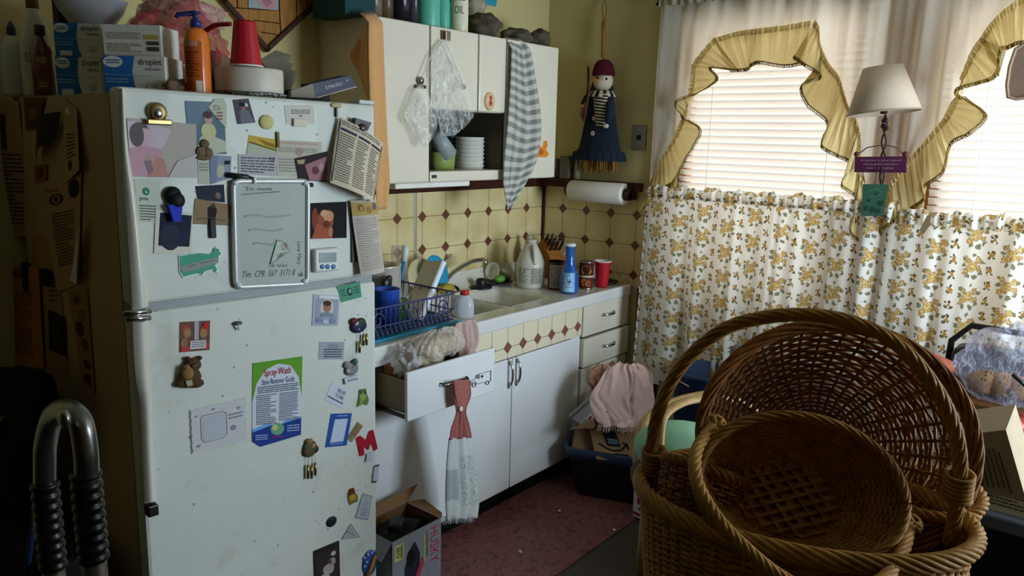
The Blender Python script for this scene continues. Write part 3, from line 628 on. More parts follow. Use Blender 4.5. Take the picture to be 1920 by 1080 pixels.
# ================================================================== RIGHT WALL THINGS
def wx(x, y, X=-.07): return ox(x, y, X)
t = thing('broom_snowman', 'snowman doll in a blue denim dress made on a broom, hung on the yellow wall', 'doll', (-.07, -.40, 1.50))
DEN = mat('25303f', .9, 0, .15, 90, bump=.3); cy = -.405
b = B(); b.lathe([(.0, 1.99), (.045, 1.98), (.07, 1.92), (.085, 1.80), (.105, 1.70), (.12, 1.62), (.155, 1.575), (.15, 1.57), (0, 1.60)], DEN, (-.065, cy, 0), 40, sx=.36, rib=lambda a, z: 1+(.05*math.sin(a*13) if z < 1.63 else .012*math.sin(a*7))); dr = b.build('dress', t)
b = B(); b.lathe([(.148, 1.60), (.158, 1.575), (.162, 1.555)], DEN, (-.065, cy, 0), 60, sx=.38, rib=lambda a, z: 1+.06*math.sin(a*21)); b.build('ruffle', dr)
b = B()
for i in range(70):
    a = R_.uniform(0, 2*PI); r = .125*math.sqrt(R_.random()); b.tube([(-.065+.3*r*math.cos(a), cy+r*math.sin(a), 1.60), (-.065+.36*r*math.cos(a), cy+1.12*r*math.sin(a), R_.uniform(1.485, 1.515))], .0028, mat('a9793c', .8), 4)
b.build('bristles', t)
hc = wx(1131, 152, -.085)
b = B(); b.sphere(hc, (.045, .052, .055), mat('d8cbb4', .9), 24, 16); b.build('head', t)
b = B(); b.lathe([(.054, -.002), (.059, .008), (.057, .02), (.048, .055), (.03, .075), (0, .083)], mat('4f1620', .95, 0, .15, 150, bump=.4), hc+V((0, 0, .026)), 26, rib=lambda a, z: 1+.02*math.sin(a*16)); b.build('hat', t)
b = B(); n0 = wx(1118, 150, -.13); b.tube([n0+V((.01, -.01, .0)), n0+V((-.03, .01, .004))], [.009, .002], mat('b5652b', .7), 8); b.build('nose', t)
b = B()
for x, y in ((1121, 146), (1137, 148)): b.sphere(wx(x, y, -.137), .0065, mat('15120f', .3), 8, 6)
b.build('eye', t)
SC = T('striped_scarf'); u_, v_, _ = SC.sep(SC.co('UV')); SC.pbr(SC.mix(SC.ma('GREATER_THAN', SC.ma('FRACT', SC.ma('MULTIPLY', v_, 11)), .5), lin('1c1e26'), lin('c9bda0')), .9); SC = SC.m
b = B(); b.grid(lambda u, v: wx(1112, 172, -.135).lerp(wx(1140, 176, -.135), u).lerp(wx(1118, 238, -.115).lerp(wx(1133, 240, -.115), u), v)+V((-.006*math.sin(PI*u), 0, 0)), 6, 10, SC); b.build('scarf', t, solid=.006)
b = B(); b.grid(lambda u, v: hc+V((math.cos(v*2*PI)*(.05+.02*u), math.sin(v*2*PI)*(.055+.02*u), -.05-.03*u)), 4, 24, SC, (1, 1)); b.build('scarf_collar', t, solid=.006)
b = B(); b.tube([wx(1141, 180, -.10), wx(1146, 205, -.125), wx(1140, 230, -.13)], [.022, .024, .018], DEN, 10); b.sphere(wx(1136, 236, -.135), (.012, .016, .012), mat('cfc5b4', .8), 10, 8); b.build('arm', t)
b = B()
for x, y in ((1117, 196), (1114, 222), (1111, 250)):
    c = wx(x, y, -.125 if y > 230 else -.118)
    for k in range(6): b.sphere(c+V((0, .008*math.cos(k*PI/3), .008*math.sin(k*PI/3))), (.003, .005, .005), mat('cdb9a0', .7), 8, 6)
b.build('flower_button', t)
b = B(); b.tube([wx(1103, 125, -.09), wx(1103, 160, -.11), wx(1094, 228, -.12)], .006, mat('6d2a2f', .6), 8); b.tube([wx(1098, 180, -.11), wx(1091, 195, -.11)], .008, mat('3a2a22', .8), 6); b.sphere(wx(1092, 212, -.11), (.012, .014, .03), mat('7d6a55', .8), 10, 8); b.build('toy_shovel', t)
b = B(); b.tube([wx(1131, 108, -.05), wx(1132, 40, -.04)], .011, mat('a06d2e', .5), 10); b.tube([wx(1132, 42, -.04), wx(1129, 15, -.03), wx(1134, -4, -.02), wx(1138, 15, -.03), wx(1134, 42, -.04)], .003, mat('8a6530', .8), 6); b.build('broom_handle', t)
p = wx(1198, 258, -.004); t = thing('phone_jack', 'grey steel wall plate with a phone jack between the doll and the curtain', 'wall plate', (-.001, p.y, p.z-.06))
b = B(); b.bx((-.006, p.y-.042, p.z-.062), (0, p.y+.042, p.z+.062), mat('7d7a70', .35, .7), .002); b.build('plate', t); b = B(); b.bx((-.009, p.y-.013, p.z-.013), (-.005, p.y+.013, p.z+.013), mat('23211e', .5), .002); b.build('socket', t)
b = B()
for d in (-.042, .042): b.sphere((-.0065, p.y, p.z+d), (.002, .005, .005), STEEL, 8, 6)
b.build('screw', t)
# paper towel
t = thing('paper_towel_holder', 'dark wooden paper towel holder with a white roll, under the right wall ledge', 'paper towel holder', (-.075, -.36, 1.34))
A_ = wx(1072, 357, -.085); B_ = wx(1172, 364, -.085); zz = (A_.z+B_.z)/2; Mx = Matrix.Translation((-.085, A_.y, zz)) @ Matrix.Rotation(PI/2, 4, 'X'); Ln = A_.y-B_.y
b = B(); b.lathe([(.018, 0), (.052, 0), (.055, .006), (.055, Ln-.006), (.052, Ln), (.018, Ln), (.018, 0)], mat('f0ece2', .9, 0, .02, 200, bump=.2), M=Mx, n=32); b.build('paper_roll', t)
b = B(); b.lathe([(0, -.012), (.018, -.012), (.018, Ln+.01), (0, Ln+.01)], WOODDK, M=Mx, n=16)
b.build('spindle', t)
for yy in (A_.y+.018, B_.y-.016):
    b = B(); b.bx((-.10, yy-.009, zz-.03), (-.001, yy+.009, 1.404), WOODDK, .006); b.lathe([(0, -.009), (.032, -.009), (.032, .009), (0, .009)], WOODDK, M=Matrix.Translation((-.085, yy, zz)) @ Matrix.Rotation(PI/2, 4, 'X'), n=24); b.build('bracket', t)
# ledge things
LZ = 1.4505
p = wx(1062, 335, -.04); b = B(); b.bx((-.07, p.y-.03, LZ), (-.012, p.y+.028, LZ+.12), mat('6a6152', .7), .003); tag(b.build('carton'), 'small dull carton on the wall ledge left of the snowman broom', 'carton')
p = wx(1050, 335, -.05); lath('spice_jar', 'short dark jar on the ledge beside the right edge of the wall cabinet', 'jar', (-.045, p.y+.012, LZ), [(0, 0), (.02, 0), (.02, .075), (.022, .08), (.022, .105), (0, .105)], mat('3b3128', .4))
p = wx(1076, 335, -.05); lath('small_bottle', 'slim pale bottle on the ledge just under the snowman dress', 'bottle', (-.045, p.y-.018, LZ), [(0, 0), (.015, 0), (.016, .08), (.007, .10), (.007, .13), (0, .13)], mat('a29a86', .4))
# ---- lamp and signs
X0 = -.26; sb = [ox(1595, 218, X0), ox(1722, 207, X0)]; st = [ox(1622, 128, X0), ox(1690, 124, X0)]
cb_ = (sb[0]+sb[1])/2; ct = (st[0]+st[1])/2; rb = (sb[0]-sb[1]).length/2; rt = (st[0]-st[1]).length/2
# image foreshortening: silhouette radius along the view-right direction
vr = CR.copy(); kk = abs(V((0, -1, 0)).dot(CR)); rb = 63.5*dep(cb_)/FPX; rt = 34*dep(ct)/FPX
t = thing('wall_lamp', 'twisted iron lamp with a cream cone shade between the two windows', 'lamp', (-.01, cb_.y, 1.42))
ax = (ct-cb_); Q = ax.normalized().to_track_quat('Z', 'Y').to_matrix().to_4x4(); H_ = ax.length
b = B(); b.lathe([(rb, 0), (rt, H_)], mat('d6c3ab', .8, 0, .04, 50, 1, 0, .2), M=Matrix.Translation(cb_) @ Q, n=40); sh = b.build('lamp_shade', t, solid=.003)
b = B(); b.tube([cb_-ax*.02+(Q.to_3x3() @ V((rb*math.cos(a*PI/20), rb*math.sin(a*PI/20), 0.006))) for a in range(40)], .003, mat('a8967c', .8), 5, closed=True); b.build('shade_trim', sh)
IR = mat('33201f', .45, .4); s0 = ox(1660, 215, X0); s1 = ox(1650, 400, X0)
b = B()
for ph in (0, PI): b.tube([s0.lerp(s1, i/40)+V((.005*math.cos(i*.45+ph), .008*math.sin(i*.45+ph), 0)) for i in range(41)], .0035, IR, 6)
b.tube([cb_+V((0, 0, -.002)), cb_+V((0, 0, .07))], .013, IR, 8)
b.tube([s1, s1+V((.10, 0, -.02)), V((-.008, s1.y, s1.z+.0))], .006, IR, 8); b.lathe([(0, 0), (.045, 0), (.03, .015), (0, .02)], IR, M=Matrix.Translation((-.001, s1.y, s1.z)) @ Matrix.Rotation(-PI/2, 4, 'Y'), n=20)
b.build('stem', t)
for (x, y) in ((1659, 226), (1657, 236), (1661, 240)):
    b = B(); b.sphere(ox(x, y, X0-.012), (.008, .012, .009), IR, 10, 8, .2, 4, x); b.build('leaf_knob', t)
X1 = -.285; cs = [ox(1603, 294, X1), ox(1700, 293, X1), ox(1699, 324, X1), ox(1602, 323, X1)]
t = thing('hanging_sign', 'small plum purple wooden sign with white writing, hung on a wire below the lampshade', 'sign', (cs[3]+cs[2])/2)
S = Sheet(cs); S.base(mat('5b2547', .6), .008); 
for i, s_ in enumerate(('A kitchen is where good', 'friends gather and share', 'love and laughter')): S.t(s_, .12+.06*i, .17+.24*i, .9-.06*i, .32+.24*i, 'b79aa8')
S.done('board', parent=t)
b = B(); b.tube([ox(1606, 292, X1), ox(1625, 277, X1), ox(1658, 271, X1), ox(1682, 277, X1), ox(1697, 292, X1)], .0025, mat('8d8a80', .3, .9), 6); b.build('wire', t)
b = B()
for x in (1606, 1697): b.sphere(ox(x, 289, X1), (.008, .010, .010), mat('5a2a34', .5), 10, 8)
b.build('bead', t)
cs = [ox(1618, 345, -.30), ox(1667, 346, -.30), ox(1656, 404, -.30), ox(1614, 406, -.30)]
t = thing('hanging_card', 'small green patterned card hung by a cord below the purple sign', 'card', (cs[3]+cs[2])/2); S = Sheet(cs); S.base('3f6a55', .002)
for u, v, r in [(.2, .75, .1), (.5, .8, .12), (.8, .6, .12), (.75, .85, .1), (.3, .5, .06), (.6, .3, .06)]: S.e(u, v, r, r*.8, '2b4d3f')
S.scrib([(.2, .2), (.5, .15), (.8, .25), (.5, .4), (.3, .35)], '6d937c', .02); S.done('card_face', parent=t)
b = B(); b.tube([ox(1640, 346, -.30), ox(1648, 300, X0-.02)], .0018, mat('3b3030', .7), 5); b.tube([ox(1652, 346, -.30), ox(1655, 300, X0-.02)], .0018, mat('3b3030', .7), 5); b.build('cord', t)
# mauve ornament at right edge
P_ = [(1904, 92), (1928, 78), (1968, 84), (1982, 120), (1974, 160), (1940, 182), (1905, 186), (1890, 182), (1888, 160), (1893, 125)]
b = B(); b.poly(bpx(P_, -.30), mat('8f7565', .9, 0, .1, 60, bump=.3), (.012, 0, 0)); q = bpx(P_, -.303)
b.tube(q, .006, mat('a68c74', .9), 6, closed=True); b.tube([ox(1930, 84, -.30), ox(1936, 30, -.2), V((-.075, ox(1936, 30, -.2).y, 2.32))], .002, mat('8d7a68', .8), 5); tag(b.build('hanging_ornament'), 'mauve brown padded ornament hanging at the right edge in front of the blind', 'ornament')
# ================================================================== BASE CABINETS
FY = -.607
BLUEW = mat('e4e6e6', .38, 0, .03, 6, coat=.2); APR = None
def carc(b, x0, x1, mt, yb=-.59):
    b.bx((x0, yb, .10), (x0+.014, -.001, .869), mt); b.bx((x1-.014, yb, .10), (x1, -.001, .869), mt); b.bx((x0, yb, .10), (x1, -.001, .114), mt); b.bx((x0, -.014, .10), (x1, -.001, .869), mt)
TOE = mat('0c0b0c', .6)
def pull(parent, c, L, vert, name='handle'):
    b = B(); d = V((0, 0, 1)) if vert else V((1, 0, 0)); e = V((0, 1, 0))
    pts = [c-d*L/2, c-d*L*.42-e*.012, c-d*L*.2-e*.022, c+d*L*.2-e*.022, c+d*L*.42-e*.012, c+d*L/2]
    pts = smoothpts(pts, 16); b.tube(pts, [.0035+.0025*math.sin(PI*i/16) for i in range(17)], CHROME, 8)
    for s_ in (-1, 1): b.sphere(c+d*L*.46*s_-e*.004, (.008 if vert else .016, .005, .016 if vert else .008), CHROME, 10, 8)
    return b.build(name, parent)
# left drawer unit
t = thing('drawer_cabinet', 'white base cabinet left of the sink with its top drawer pulled open', 'cabinet', (-1.61, -.3, 0))
b = B(); carc(b, -1.865, -1.281, BLUEW); b.bx((-1.865, -.607, .845), (-1.281, -.58, .869), BLUEW); b.bx((-1.865, -.60, .66), (-1.281, -.02, .672), BLUEW); b.bx((-1.865, -.607, .10), (-1.775, -.59, .869), BLUEW); b.build('carcass', t)
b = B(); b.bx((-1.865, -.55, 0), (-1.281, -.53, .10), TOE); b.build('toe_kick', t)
b = B(); b.bx((-1.772, FY, .105), (-1.283, -.591, .668), BLUEW, .004); d = b.build('door', t)
YD = -.78
b = B(); b.bx((-1.75, YD, .685), (-1.292, YD+.016, .862), BLUEW, .004)
dr = b.build('drawer', t)
g = B(); DBX = mat('8d856f', .5); g.bx((-1.725, YD+.016, .70), (-1.713, -.25, .815), DBX); g.bx((-1.317, YD+.016, .70), (-1.305, -.25, .815), DBX); g.bx((-1.725, YD+.016, .70), (-1.305, -.25, .708), DBX); g.bx((-1.725, -.262, .70), (-1.305, -.25, .815), DBX); g.build('drawer_box', dr)
for x_ in (-1.735, -1.305): g = B(); g.bx((x_, -.76, .684), (x_+.008, -.3, .696), DKMET); g.build('runner', dr)
g = B(); a = oy(832, 723, YD-.016); c = oy(878, 711, YD-.016); g.tube([a+V((-.005, .016, 0)), a, c, c+V((.005, .016, 0))], .0055, CHROME, 8); g.tube([a+V((-.005, .014, .006)), a+V((0, 0, .006)), c+V((0, 0, .006)), c+V((.005, .014, .006))], .003, DKMET, 6); g.build('handle', dr)
g = B(); q = [oy(817, 781, -.609), oy(826, 776, -.609), oy(820, 786, -.609)]; 
S = Sheet([oy(882, 703, YD-.001), oy(921, 694, YD-.001), oy(921, 720, YD-.001), oy(882, 727, YD-.001)]); w_ = .035
S.scrib([(0, .75), (.02, .5), (.2, .4), (.3, .1), (.98, .02), (.98, .75), (.9, .8)], '3d4652', w_); S.scrib([(.05, .8), (.1, .6), (.22, .6), (.28, .8)], '3d4652', w_); S.scrib([(.28, .8), (.72, .78)], '3d4652', w_)
for cu in (.16, .8): S.scrib([(cu+.08*math.cos(k*.6), .85+.14*math.sin(k*.6)) for k in range(12)], '2c333d', w_)
S.e(.55, .3, .05, .1, '2c333d'); S.scrib([(.3, .1), (.32, .4), (.4, .4), (.4, .1)], '3d4652', w_); S.done('van_drawing', parent=dr)
# sink unit
t = thing('sink_cabinet', 'white base cabinet beneath the sink with a tiled apron and two plain doors', 'cabinet', (-.87, -.3, 0))
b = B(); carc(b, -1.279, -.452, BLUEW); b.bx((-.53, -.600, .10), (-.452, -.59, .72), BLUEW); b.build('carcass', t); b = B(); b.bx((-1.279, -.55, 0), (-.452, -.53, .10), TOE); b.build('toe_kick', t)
def aprmat():
    tt = T('apron_tileboard'); x, y, z = tt.sep(tt.co()); u = tt.ma('DIVIDE', tt.ma('ADD', x, -.068), .105); v = tt.ma('DIVIDE', tt.ma('SUBTRACT', z, .772), .158)
    fu = tt.ma('ABSOLUTE', tt.ma('SUBTRACT', tt.ma('FRACT', tt.ma('ADD', u, .5)), .5)); fv = tt.ma('ABSOLUTE', v)
    fu = tt.ma('MULTIPLY', fu, .66); dia = tt.ma('LESS_THAN', tt.ma('ADD', fu, fv), .165); ed = tt.ma('LESS_THAN', tt.ma('ADD', fu, fv), .183); gr = tt.ma('LESS_THAN', tt.ma('MINIMUM', fu, fv), .011)
    col = tt.mix(tt.ma('MAXIMUM', gr, ed), tt.mix(tt.noise(tt.co(), 5), lin('e6ddc2'), lin('dccfae')), lin('8c8468')); return tt.pbr(tt.mix(dia, col, lin('82514c')), .35)
b = B(); b.bx((-1.278, FY-.002, .722), (-.452, -.592, .868), aprmat(), .003); b.build('tiled_apron', t)
for x0, x1, hx in [(-1.277, -.976, -1.000), (-.971, -.534, -.948)]:
    b = B(); b.bx((x0, FY, .105), (x1, -.591, .716), BLUEW, .004); d = b.build('door', t); pull(d, V((hx, FY, .652)), .115, True)
# right drawers
t = thing('drawer_cabinet', 'cream base cabinet of drawers in the corner beside the window curtain', 'cabinet', (-.225, -.3, 0))
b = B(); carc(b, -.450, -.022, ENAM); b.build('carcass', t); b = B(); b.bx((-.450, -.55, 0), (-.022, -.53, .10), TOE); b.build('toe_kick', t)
for z0, z1, h in [(.708, .866, 1), (.553, .698, 1), (.33, .543, 1), (.105, .32, 1)]:
    b = B(); b.bx((-.443, -.622 if z0 in (.553,) else -.612, z0), (-.026, -.591, z1), ENAM, .005); d = b.build('drawer', t)
    pull(d, V((-.225, -.622 if z0 in (.553,) else -.612, (z0+z1)/2+.01)), .10, False)
# ================================================================== COUNTERTOP + SINK
PORC = mat('d9d6c6', .22, 0, .05, 9, coat=.4, dirt='8a7d5c'); CT = mat('dcdcd8', .25, 0, .03, 9, coat=.4)
t = thing('sink_countertop', 'white enamel countertop with two sink bowls running along the back wall', 'countertop', (-.95, -.3, .87))
bz = .914; xa, xm0, xm1, xb_, ya, yb_ = -1.19, -.905, -.875, -.56, -.50, -.14
b = B()
for x0, x1, y0, y1 in [(-1.865, xa, FY+.01, -.007), (xb_, -.007, FY+.01, -.007), (xa, xb_, FY+.01, ya), (xa, xb_, yb_, -.007), (xm0, xm1, ya, yb_)]: b.bx((x0, y0, .872), (x1, y1, bz), CT if y1 > -.3 and x1 < xa else PORC)
b.build('slab', t)
b = B(); b.bx((-1.865, -.617, .862), (-.022, -.592, bz+.006), CT, .007); b.build('front_edge', t)
b = B(); b.grid(lambda u, v: V((lerp(-1.5, -.007, u), -.10+.085*v-.0*v, bz+.001+.075*v**2.2)), 2, 8, PORC); b.bx((-1.5, -.02, bz), (-.007, -.007, bz+.078), PORC, .005); b.build('backsplash', t)
for x0, x1 in ((xa, xm0), (xm1, xb_)):
    b = B(); r0 = [(x0, ya), (x1, ya), (x1, yb_), (x0, yb_)]
    def ringp(ins, z, rad):
        o = []
        for (cx, cy_), a0 in zip([(x0+ins+rad, ya+ins+rad), (x1-ins-rad, ya+ins+rad), (x1-ins-rad, yb_-ins-rad), (x0+ins+rad, yb_-ins-rad)], (PI, 1.5*PI, 0, .5*PI)):
            for k in range(6): a = a0+k*PI/10; o.append(V((cx+rad*math.cos(a), cy_+rad*math.sin(a), z)))
        return o
    rings = [ringp(-.004, bz+.002, .03), ringp(.004, bz-.004, .035), ringp(.014, bz-.02, .04), ringp(.022, .80, .045), ringp(.035, .775, .05), ringp(.09, .765, .03)]; n = 24
    vs_ = [p for r in rings for p in r]; fs_ = [[i*n+k, i*n+(k+1) % n, (i+1)*n+(k+1) % n, (i+1)*n+k] for i in range(5) for k in range(n)]+[[5*n+k for k in range(n)]]
    b.add(vs_, fs_, PORC, True); bs = b.build('basin', t)
    g = B(); g.lathe([(0, .767), (.04, .767), (.042, .769), (0, .7695)], STEEL, ((x0+x1)/2, (ya+yb_)/2, 0)); g.build('drain', bs)
# faucet
t = thing('faucet', 'chrome swivel faucet with a long bent spout behind the sink bowls', 'faucet', (-.84, -.11, bz))
yF = -.11; bp = oz(832, 540, bz+.01); F0_ = V((bp.x, bp.y, bz))
b = B(); b.bx((bp.x-.11, bp.y-.028, bz), (bp.x+.11, bp.y+.028, bz+.02), CHROME, .008); b.build('deck_plate', t)
yb2 = bp.y; sp = [bp+V((0, 0, .012)), od(833, 533, dep(bp)), od(848, 512, dep(bp)-.02), od(880, 492, dep(bp)-.05), od(903, 487, dep(bp)-.07), od(909, 489, dep(bp)-.075)]
b = B(); pp = smoothpts(sp, 24); b.tube(pp, [.014-.005*i/24 for i in range(25)], CHROME, 12); e = pp[-1]; b.tube([e+V((0, 0, .006)), e+V((0, 0, -.022))], .012, CHROME, 12); b.build('spout', t)
b = B(); b.tube([bp+V((-.02, 0, .01)), od(826, 515, dep(bp)), od(830, 498, dep(bp)), od(842, 482, dep(bp))], [.012, .009, .008, .007], CHROME, 10); b.sphere(od(844, 480, dep(bp)), .011, CHROME, 12, 8); b.build('lever', t)
p = oz(892, 538, bz); lath('sink_strainer', 'black rubber sink plunger cap lying beside the faucet spout', 'sink stopper', (p.x, -.12, bz+.001), [(0, .05), (.02, .048), (.027, .035), (.024, .014), (.055, .008), (.058, 0), (0, 0)], mat('17171a', .4))
# ---- counter things, right part
def cam_ang(p): d = CAM-V(p); return math.atan2(d.y, d.x)
def hdl(name, parent, pts, r, mt, n=8): b = B(); b.tube(smoothpts(pts, 16), r, mt, n); return b.build(name, parent)
# bleach jug
p = V((-.44, -.27, bz)); JUG = mat('d6d3c4', .35, 0, .03, 20, .96)
t = thing('plastic_jug', 'large white plastic jug with a capped neck on the counter by the window corner', 'jug', p)
hj = .245; k_ = od(997, 447, dep(p)).z-bz; hj = k_
b = B(); b.lathe([(0, 0), (.066, 0), (.073, .008), (.074, hj*.50), (.070, hj*.56), (.05, hj*.75), (.030, hj*.90), (.024, hj*.93), (.024, hj*.95), (0, hj*.95)], JUG, p, 32); b.build('body', t)
b = B(); b.lathe([(0, hj*.93), (.028, hj*.93), (.028, hj), (0, hj)], mat('c9c4b0', .5), p, 20); b.build('cap', t)
ca = cam_ang(p)+.3; dv = V((math.cos(ca), math.sin(ca), 0)); hdl('handle', t, [p+dv*.026+V((0, 0, hj*.88)), p+dv*.052+V((0, 0, hj*.84)), p+dv*.070+V((0, 0, hj*.66)), p+dv*.068+V((0, 0, hj*.52))], .011, JUG)
curved_label(p, .0745, bz+.02, bz+hj*.46, -.95, .95, paint('cfcab8'), t, [('lines', .05, .08, .45, .95, 9, '3c3c40', .5, 3), ('lines', .52, .08, .95, .95, 9, '3c3c40', .5, 4)])
# dish soap spray (blue)
p = oz(1066, 549, bz); p.z = bz+.003; t = thing('spray_dish_soap', 'blue waisted bottle of dish spray with white cap at the counter edge', 'bottle', p); hb = od(1066, 455, dep(p)).z-bz
BLU = mat('1457a8', .15, 0, .05, 30, coat=.5); b = B(); b.lathe([(0, 0), (.040, 0), (.046, .006), (.049, .04), (.047, .07), (.038, .11), (.027, .135), (.023, .16), (.023, hb-.012), (0, hb-.012)], BLU, p, 32); b.build('body', t)
b = B(); b.lathe([(0, hb-.014), (.026, hb-.014), (.028, hb-.006), (.024, hb), (0, hb)], mat('dfe4e4', .4), p, 24); b.build('cap', t)
b = B(); a = p+CR*-.022+V((0, 0, hb*.80)); b.tube([a, a+CR*-.01+V((0, 0, -.004))], .006, mat('e8ecec', .4), 8); b.build('trigger', t)
d_ = (CAM-p); d_.z = 0; d_.normalize(); rv = V((-d_.y, d_.x, 0))
if rv.dot(CR) < 0: rv = -rv
L0 = p+d_*.0475+V((0, 0, .055)); S = Sheet([L0-rv*.027+V((0, 0, .05))-d_*.006, L0+rv*.027+V((0, 0, .05))-d_*.006, L0+rv*.03-V((0, 0, .045))+d_*.001, L0-rv*.03-V((0, 0, .045))+d_*.001], curl=lambda u, v: .013*math.sin(PI*u)-.006)
S.base(mat('7fb2dd', .3), .0003); S.p([(.5, 0), (.8, .3), (.95, .6), (.5, .62), (.05, .6), (.2, .3)], '1b4f96'); S.e(.5, .42, .34, .22, 'd7e3ee'); S.t('Dawn', .26, .34, .74, .52, '1d3f8c'); S.t('POWERWASH', .12, .62, .88, .72, 'eef3f8'); S.r(.15, .78, .85, .95, 'a9d4ee'); S.done('label', parent=t)
# cans, cup
p = oz(1098, 541, bz); p.z = bz+.001; t = thing('food_can', 'tin can with a yellow and brown bean label beside the red cup', 'can', p); hc_ = od(1098, 488, dep(p)).z-bz
b = B(); b.lathe([(0, 0), (.036, 0), (.037, .003), (.036, .006), (.036, hc_-.006), (.037, hc_-.003), (.036, hc_), (.033, hc_-.003), (0, hc_-.003)], STEEL, p, 28); b.build('can_body', t)
curved_label(p, .0365, bz+.008, bz+hc_-.006, -1.6, 1.6, paint('4a1f18'), t, [('r', 0, .5, 1, 1, '8a4a2c'), ('e', .5, .28, .22, .2, 'e8b92e'), ('t', "BUSH'S", .34, .2, .66, .34, '2c1a10'), ('r', .1, .5, .9, .56, 'd9cdb0'), ('e', .4, .75, .12, .15, 'b5623a'), ('e', .6, .8, .12, .13, 'a3532f')])
def solo(name, p, label, r0, r1, h, flip=False, group=None):
    t = thing(name, label, 'cup', p, group); RED = mat('b01322', .4, 0, .05, 40)
    rib = lambda a, z: 1+.018*math.sin(a*14)
    pr_ = [(0, .004), (r0-.002, .004), (r0, 0), (r0*1.02, .006), (lerp(r0, r1, .85), h*.85), (r1, h*.95)] if not flip else [(r1, h*.05), (lerp(r0, r1, .85), h*.15), (r0*1.02, h-.006), (r0, h), (r0-.002, h-.004), (0, h-.004)]
    b = B(); b.lathe(pr_, RED, p, 42, rib=rib); b.build('cup_body', t); z = h*.97 if not flip else h*.03
    b = B(); b.lathe([(r1+.0005, z-h*.025), (r1+.003, z-h*.01), (r1+.003, z+h*.01), (r1, z+h*.02), (r1-.003, z)], mat('e6dcd2', .4), p, 36); b.build('rim', t)
    if not flip: b = B(); b.lathe([(r1-.003, h*.95), (r0-.004, .01), (0, .01)], mat('e8e2da', .4), p, 30); b.build('inside', t)
    return t
p = oz(1128, 538, bz); p.z = bz+.001; solo('plastic_cup', p, 'red plastic cup standing upright at the right end of the counter', .030, .042, od(1128, 491, dep(p)).z-bz+.012)
# seasoning canister, glass mug, lime etc
p = V((-.385, -.395, bz+.001)); t = thing('cardboard_drum', 'cardboard drum with grey and brown label between the jug and blue bottle', 'box', p); h_ = od(1035, 488, dep(p)).z-bz
b = B(); b.lathe([(0, 0), (.043, 0), (.043, h_), (0, h_)], mat('6b4a35', .6), p, 30); b.build('drum', t); b = B(); b.lathe([(0, h_), (.045, h_), (.045, h_-.01), (.043, h_-.012)], mat('4b3526', .5), p, 30); b.build('lid', t)
curved_label(p, .0434, bz+.01, bz+h_-.014, -1.2, 1.2, paint('a39c92'), t, [('lines', .2, .1, .8, .9, 8, '5c4a44', .5, 6), ('r', .84, .05, 1, .95, 'c9912f'), ('r', 0, 0, .12, 1, '6b4a35')])
# knife block
p = V((-.13, -.16, bz)); t = thing('knife_block', 'slanted wooden knife block with black handled knives in the counter corner', 'knife block', p)
ang = cam_ang(p); Mk = Matrix.Translation(p) @ Matrix.Rotation(ang+.5, 4, 'Z')
b = B(); BLK = woodmat('knife_block_wood', '8a5523', 'b5783a', 20, 20, 4); sd_ = [(-.055, 0), (.075, 0), (.095, .10), (-.01, .21), (-.075, .165)]
for s0_ in (0,): b.poly([Mk @ V((x, -.045, z)) for x, z in sd_], BLK, (Mk.to_3x3() @ V((0, .09, 0))))
b.build('block', t)
for i in range(3):
    for j in range(3):
        if (i, j) == (2, 2): continue
        a = Mk @ V((.02-.035*i+.03, -.028+.028*j, .185+.012*i-.03)); d = Mk.to_3x3() @ V((.55, 0, .72))
        b = B(); b.tube([a, a+d*.05, a+d*.085+V((0, 0, .0))], [.008, .009, .007], mat('121112', .4), 8, flat=.6); b.build('knife_handle', t)
p = V((-.30, -.075, bz+.03)); t = thing('soap_dispenser', 'clear pump soap dispenser behind the white jug at the tiled wall', 'dispenser', (p.x, p.y-.02, bz+.002)); p = V((-.34, -.13, bz+.002))
b = B(); b.lathe([(0, 0), (.036, 0), (.038, .01), (.036, .09), (.02, .115), (.014, .12), (0, .12)], mat('b9b8ae', .15, alpha=.7), p); b.build('bottle', t); b = B(); b.lathe([(.013, .12), (.013, .15), (.006, .155), (.006, .18)], mat('d9cfc0', .4), p, 14); b.tube([p+V((0, 0, .18)), p+V((-.035, -.02, .182))], .006, mat('d9cfc0', .4), 8); b.build('pump', t)
p = V((-.24, -.10, bz+.002)); lath('glass_bottle', 'pale bottle with a red and green label tucked behind the jug', 'bottle', p, [(0, 0), (.035, 0), (.036, .15), (.02, .19), (.014, .2), (.014, .23), (0, .23)], mat('b8b19c', .3))
p = V((-.53, -.13, bz)); b = B(); b.lathe([(0, .012), (.04, .004), (.085, .016), (.088, .020), (.04, .010), (0, .016)], mat('30343a', .4), p, 30, sy=.8); tag(b.build('saucer'), 'dark rimmed dish with sliced lime beside the faucet spout', 'dish')
b = B(); b.sphere(p+V((.0, -.01, .034)), (.036, .026, .020), mat('5e9a36', .4), 20, 12); tag(b.build('lime'), 'bright green lime half resting on the dark dish', 'lime')
b = B(); b.lathe([(0, 0), (.036, .0), (.034, .012), (0, .014)], mat('cfd3a5', .4), M=Matrix.Translation(p+V((.055, .0, .045))) @ Matrix.Rotation(1.0, 4, 'Y') @ Matrix.Rotation(.4, 4, 'Z'), n=24); tag(b.build('cut_fruit'), 'pale round cut fruit half leaning right of the lime', 'fruit')
b = B(); q = V((-.46, -.06, bz+.09)); b.lathe([(0, 0), (.022, 0), (.036, .018), (.033, .018), (.021, .004), (0, .004)], mat('e2e0d4', .3), M=Matrix.Translation((-.505, -.085, bz+.06)) @ Matrix.Rotation(-1.25, 4, 'Y') @ Matrix.Rotation(.3, 4, 'Z') @ Matrix.Scale(1.3, 4), n=26); tag(b.build('small_bowl'), 'small white bowl leaning upright on the backsplash behind the lime', 'bowl')
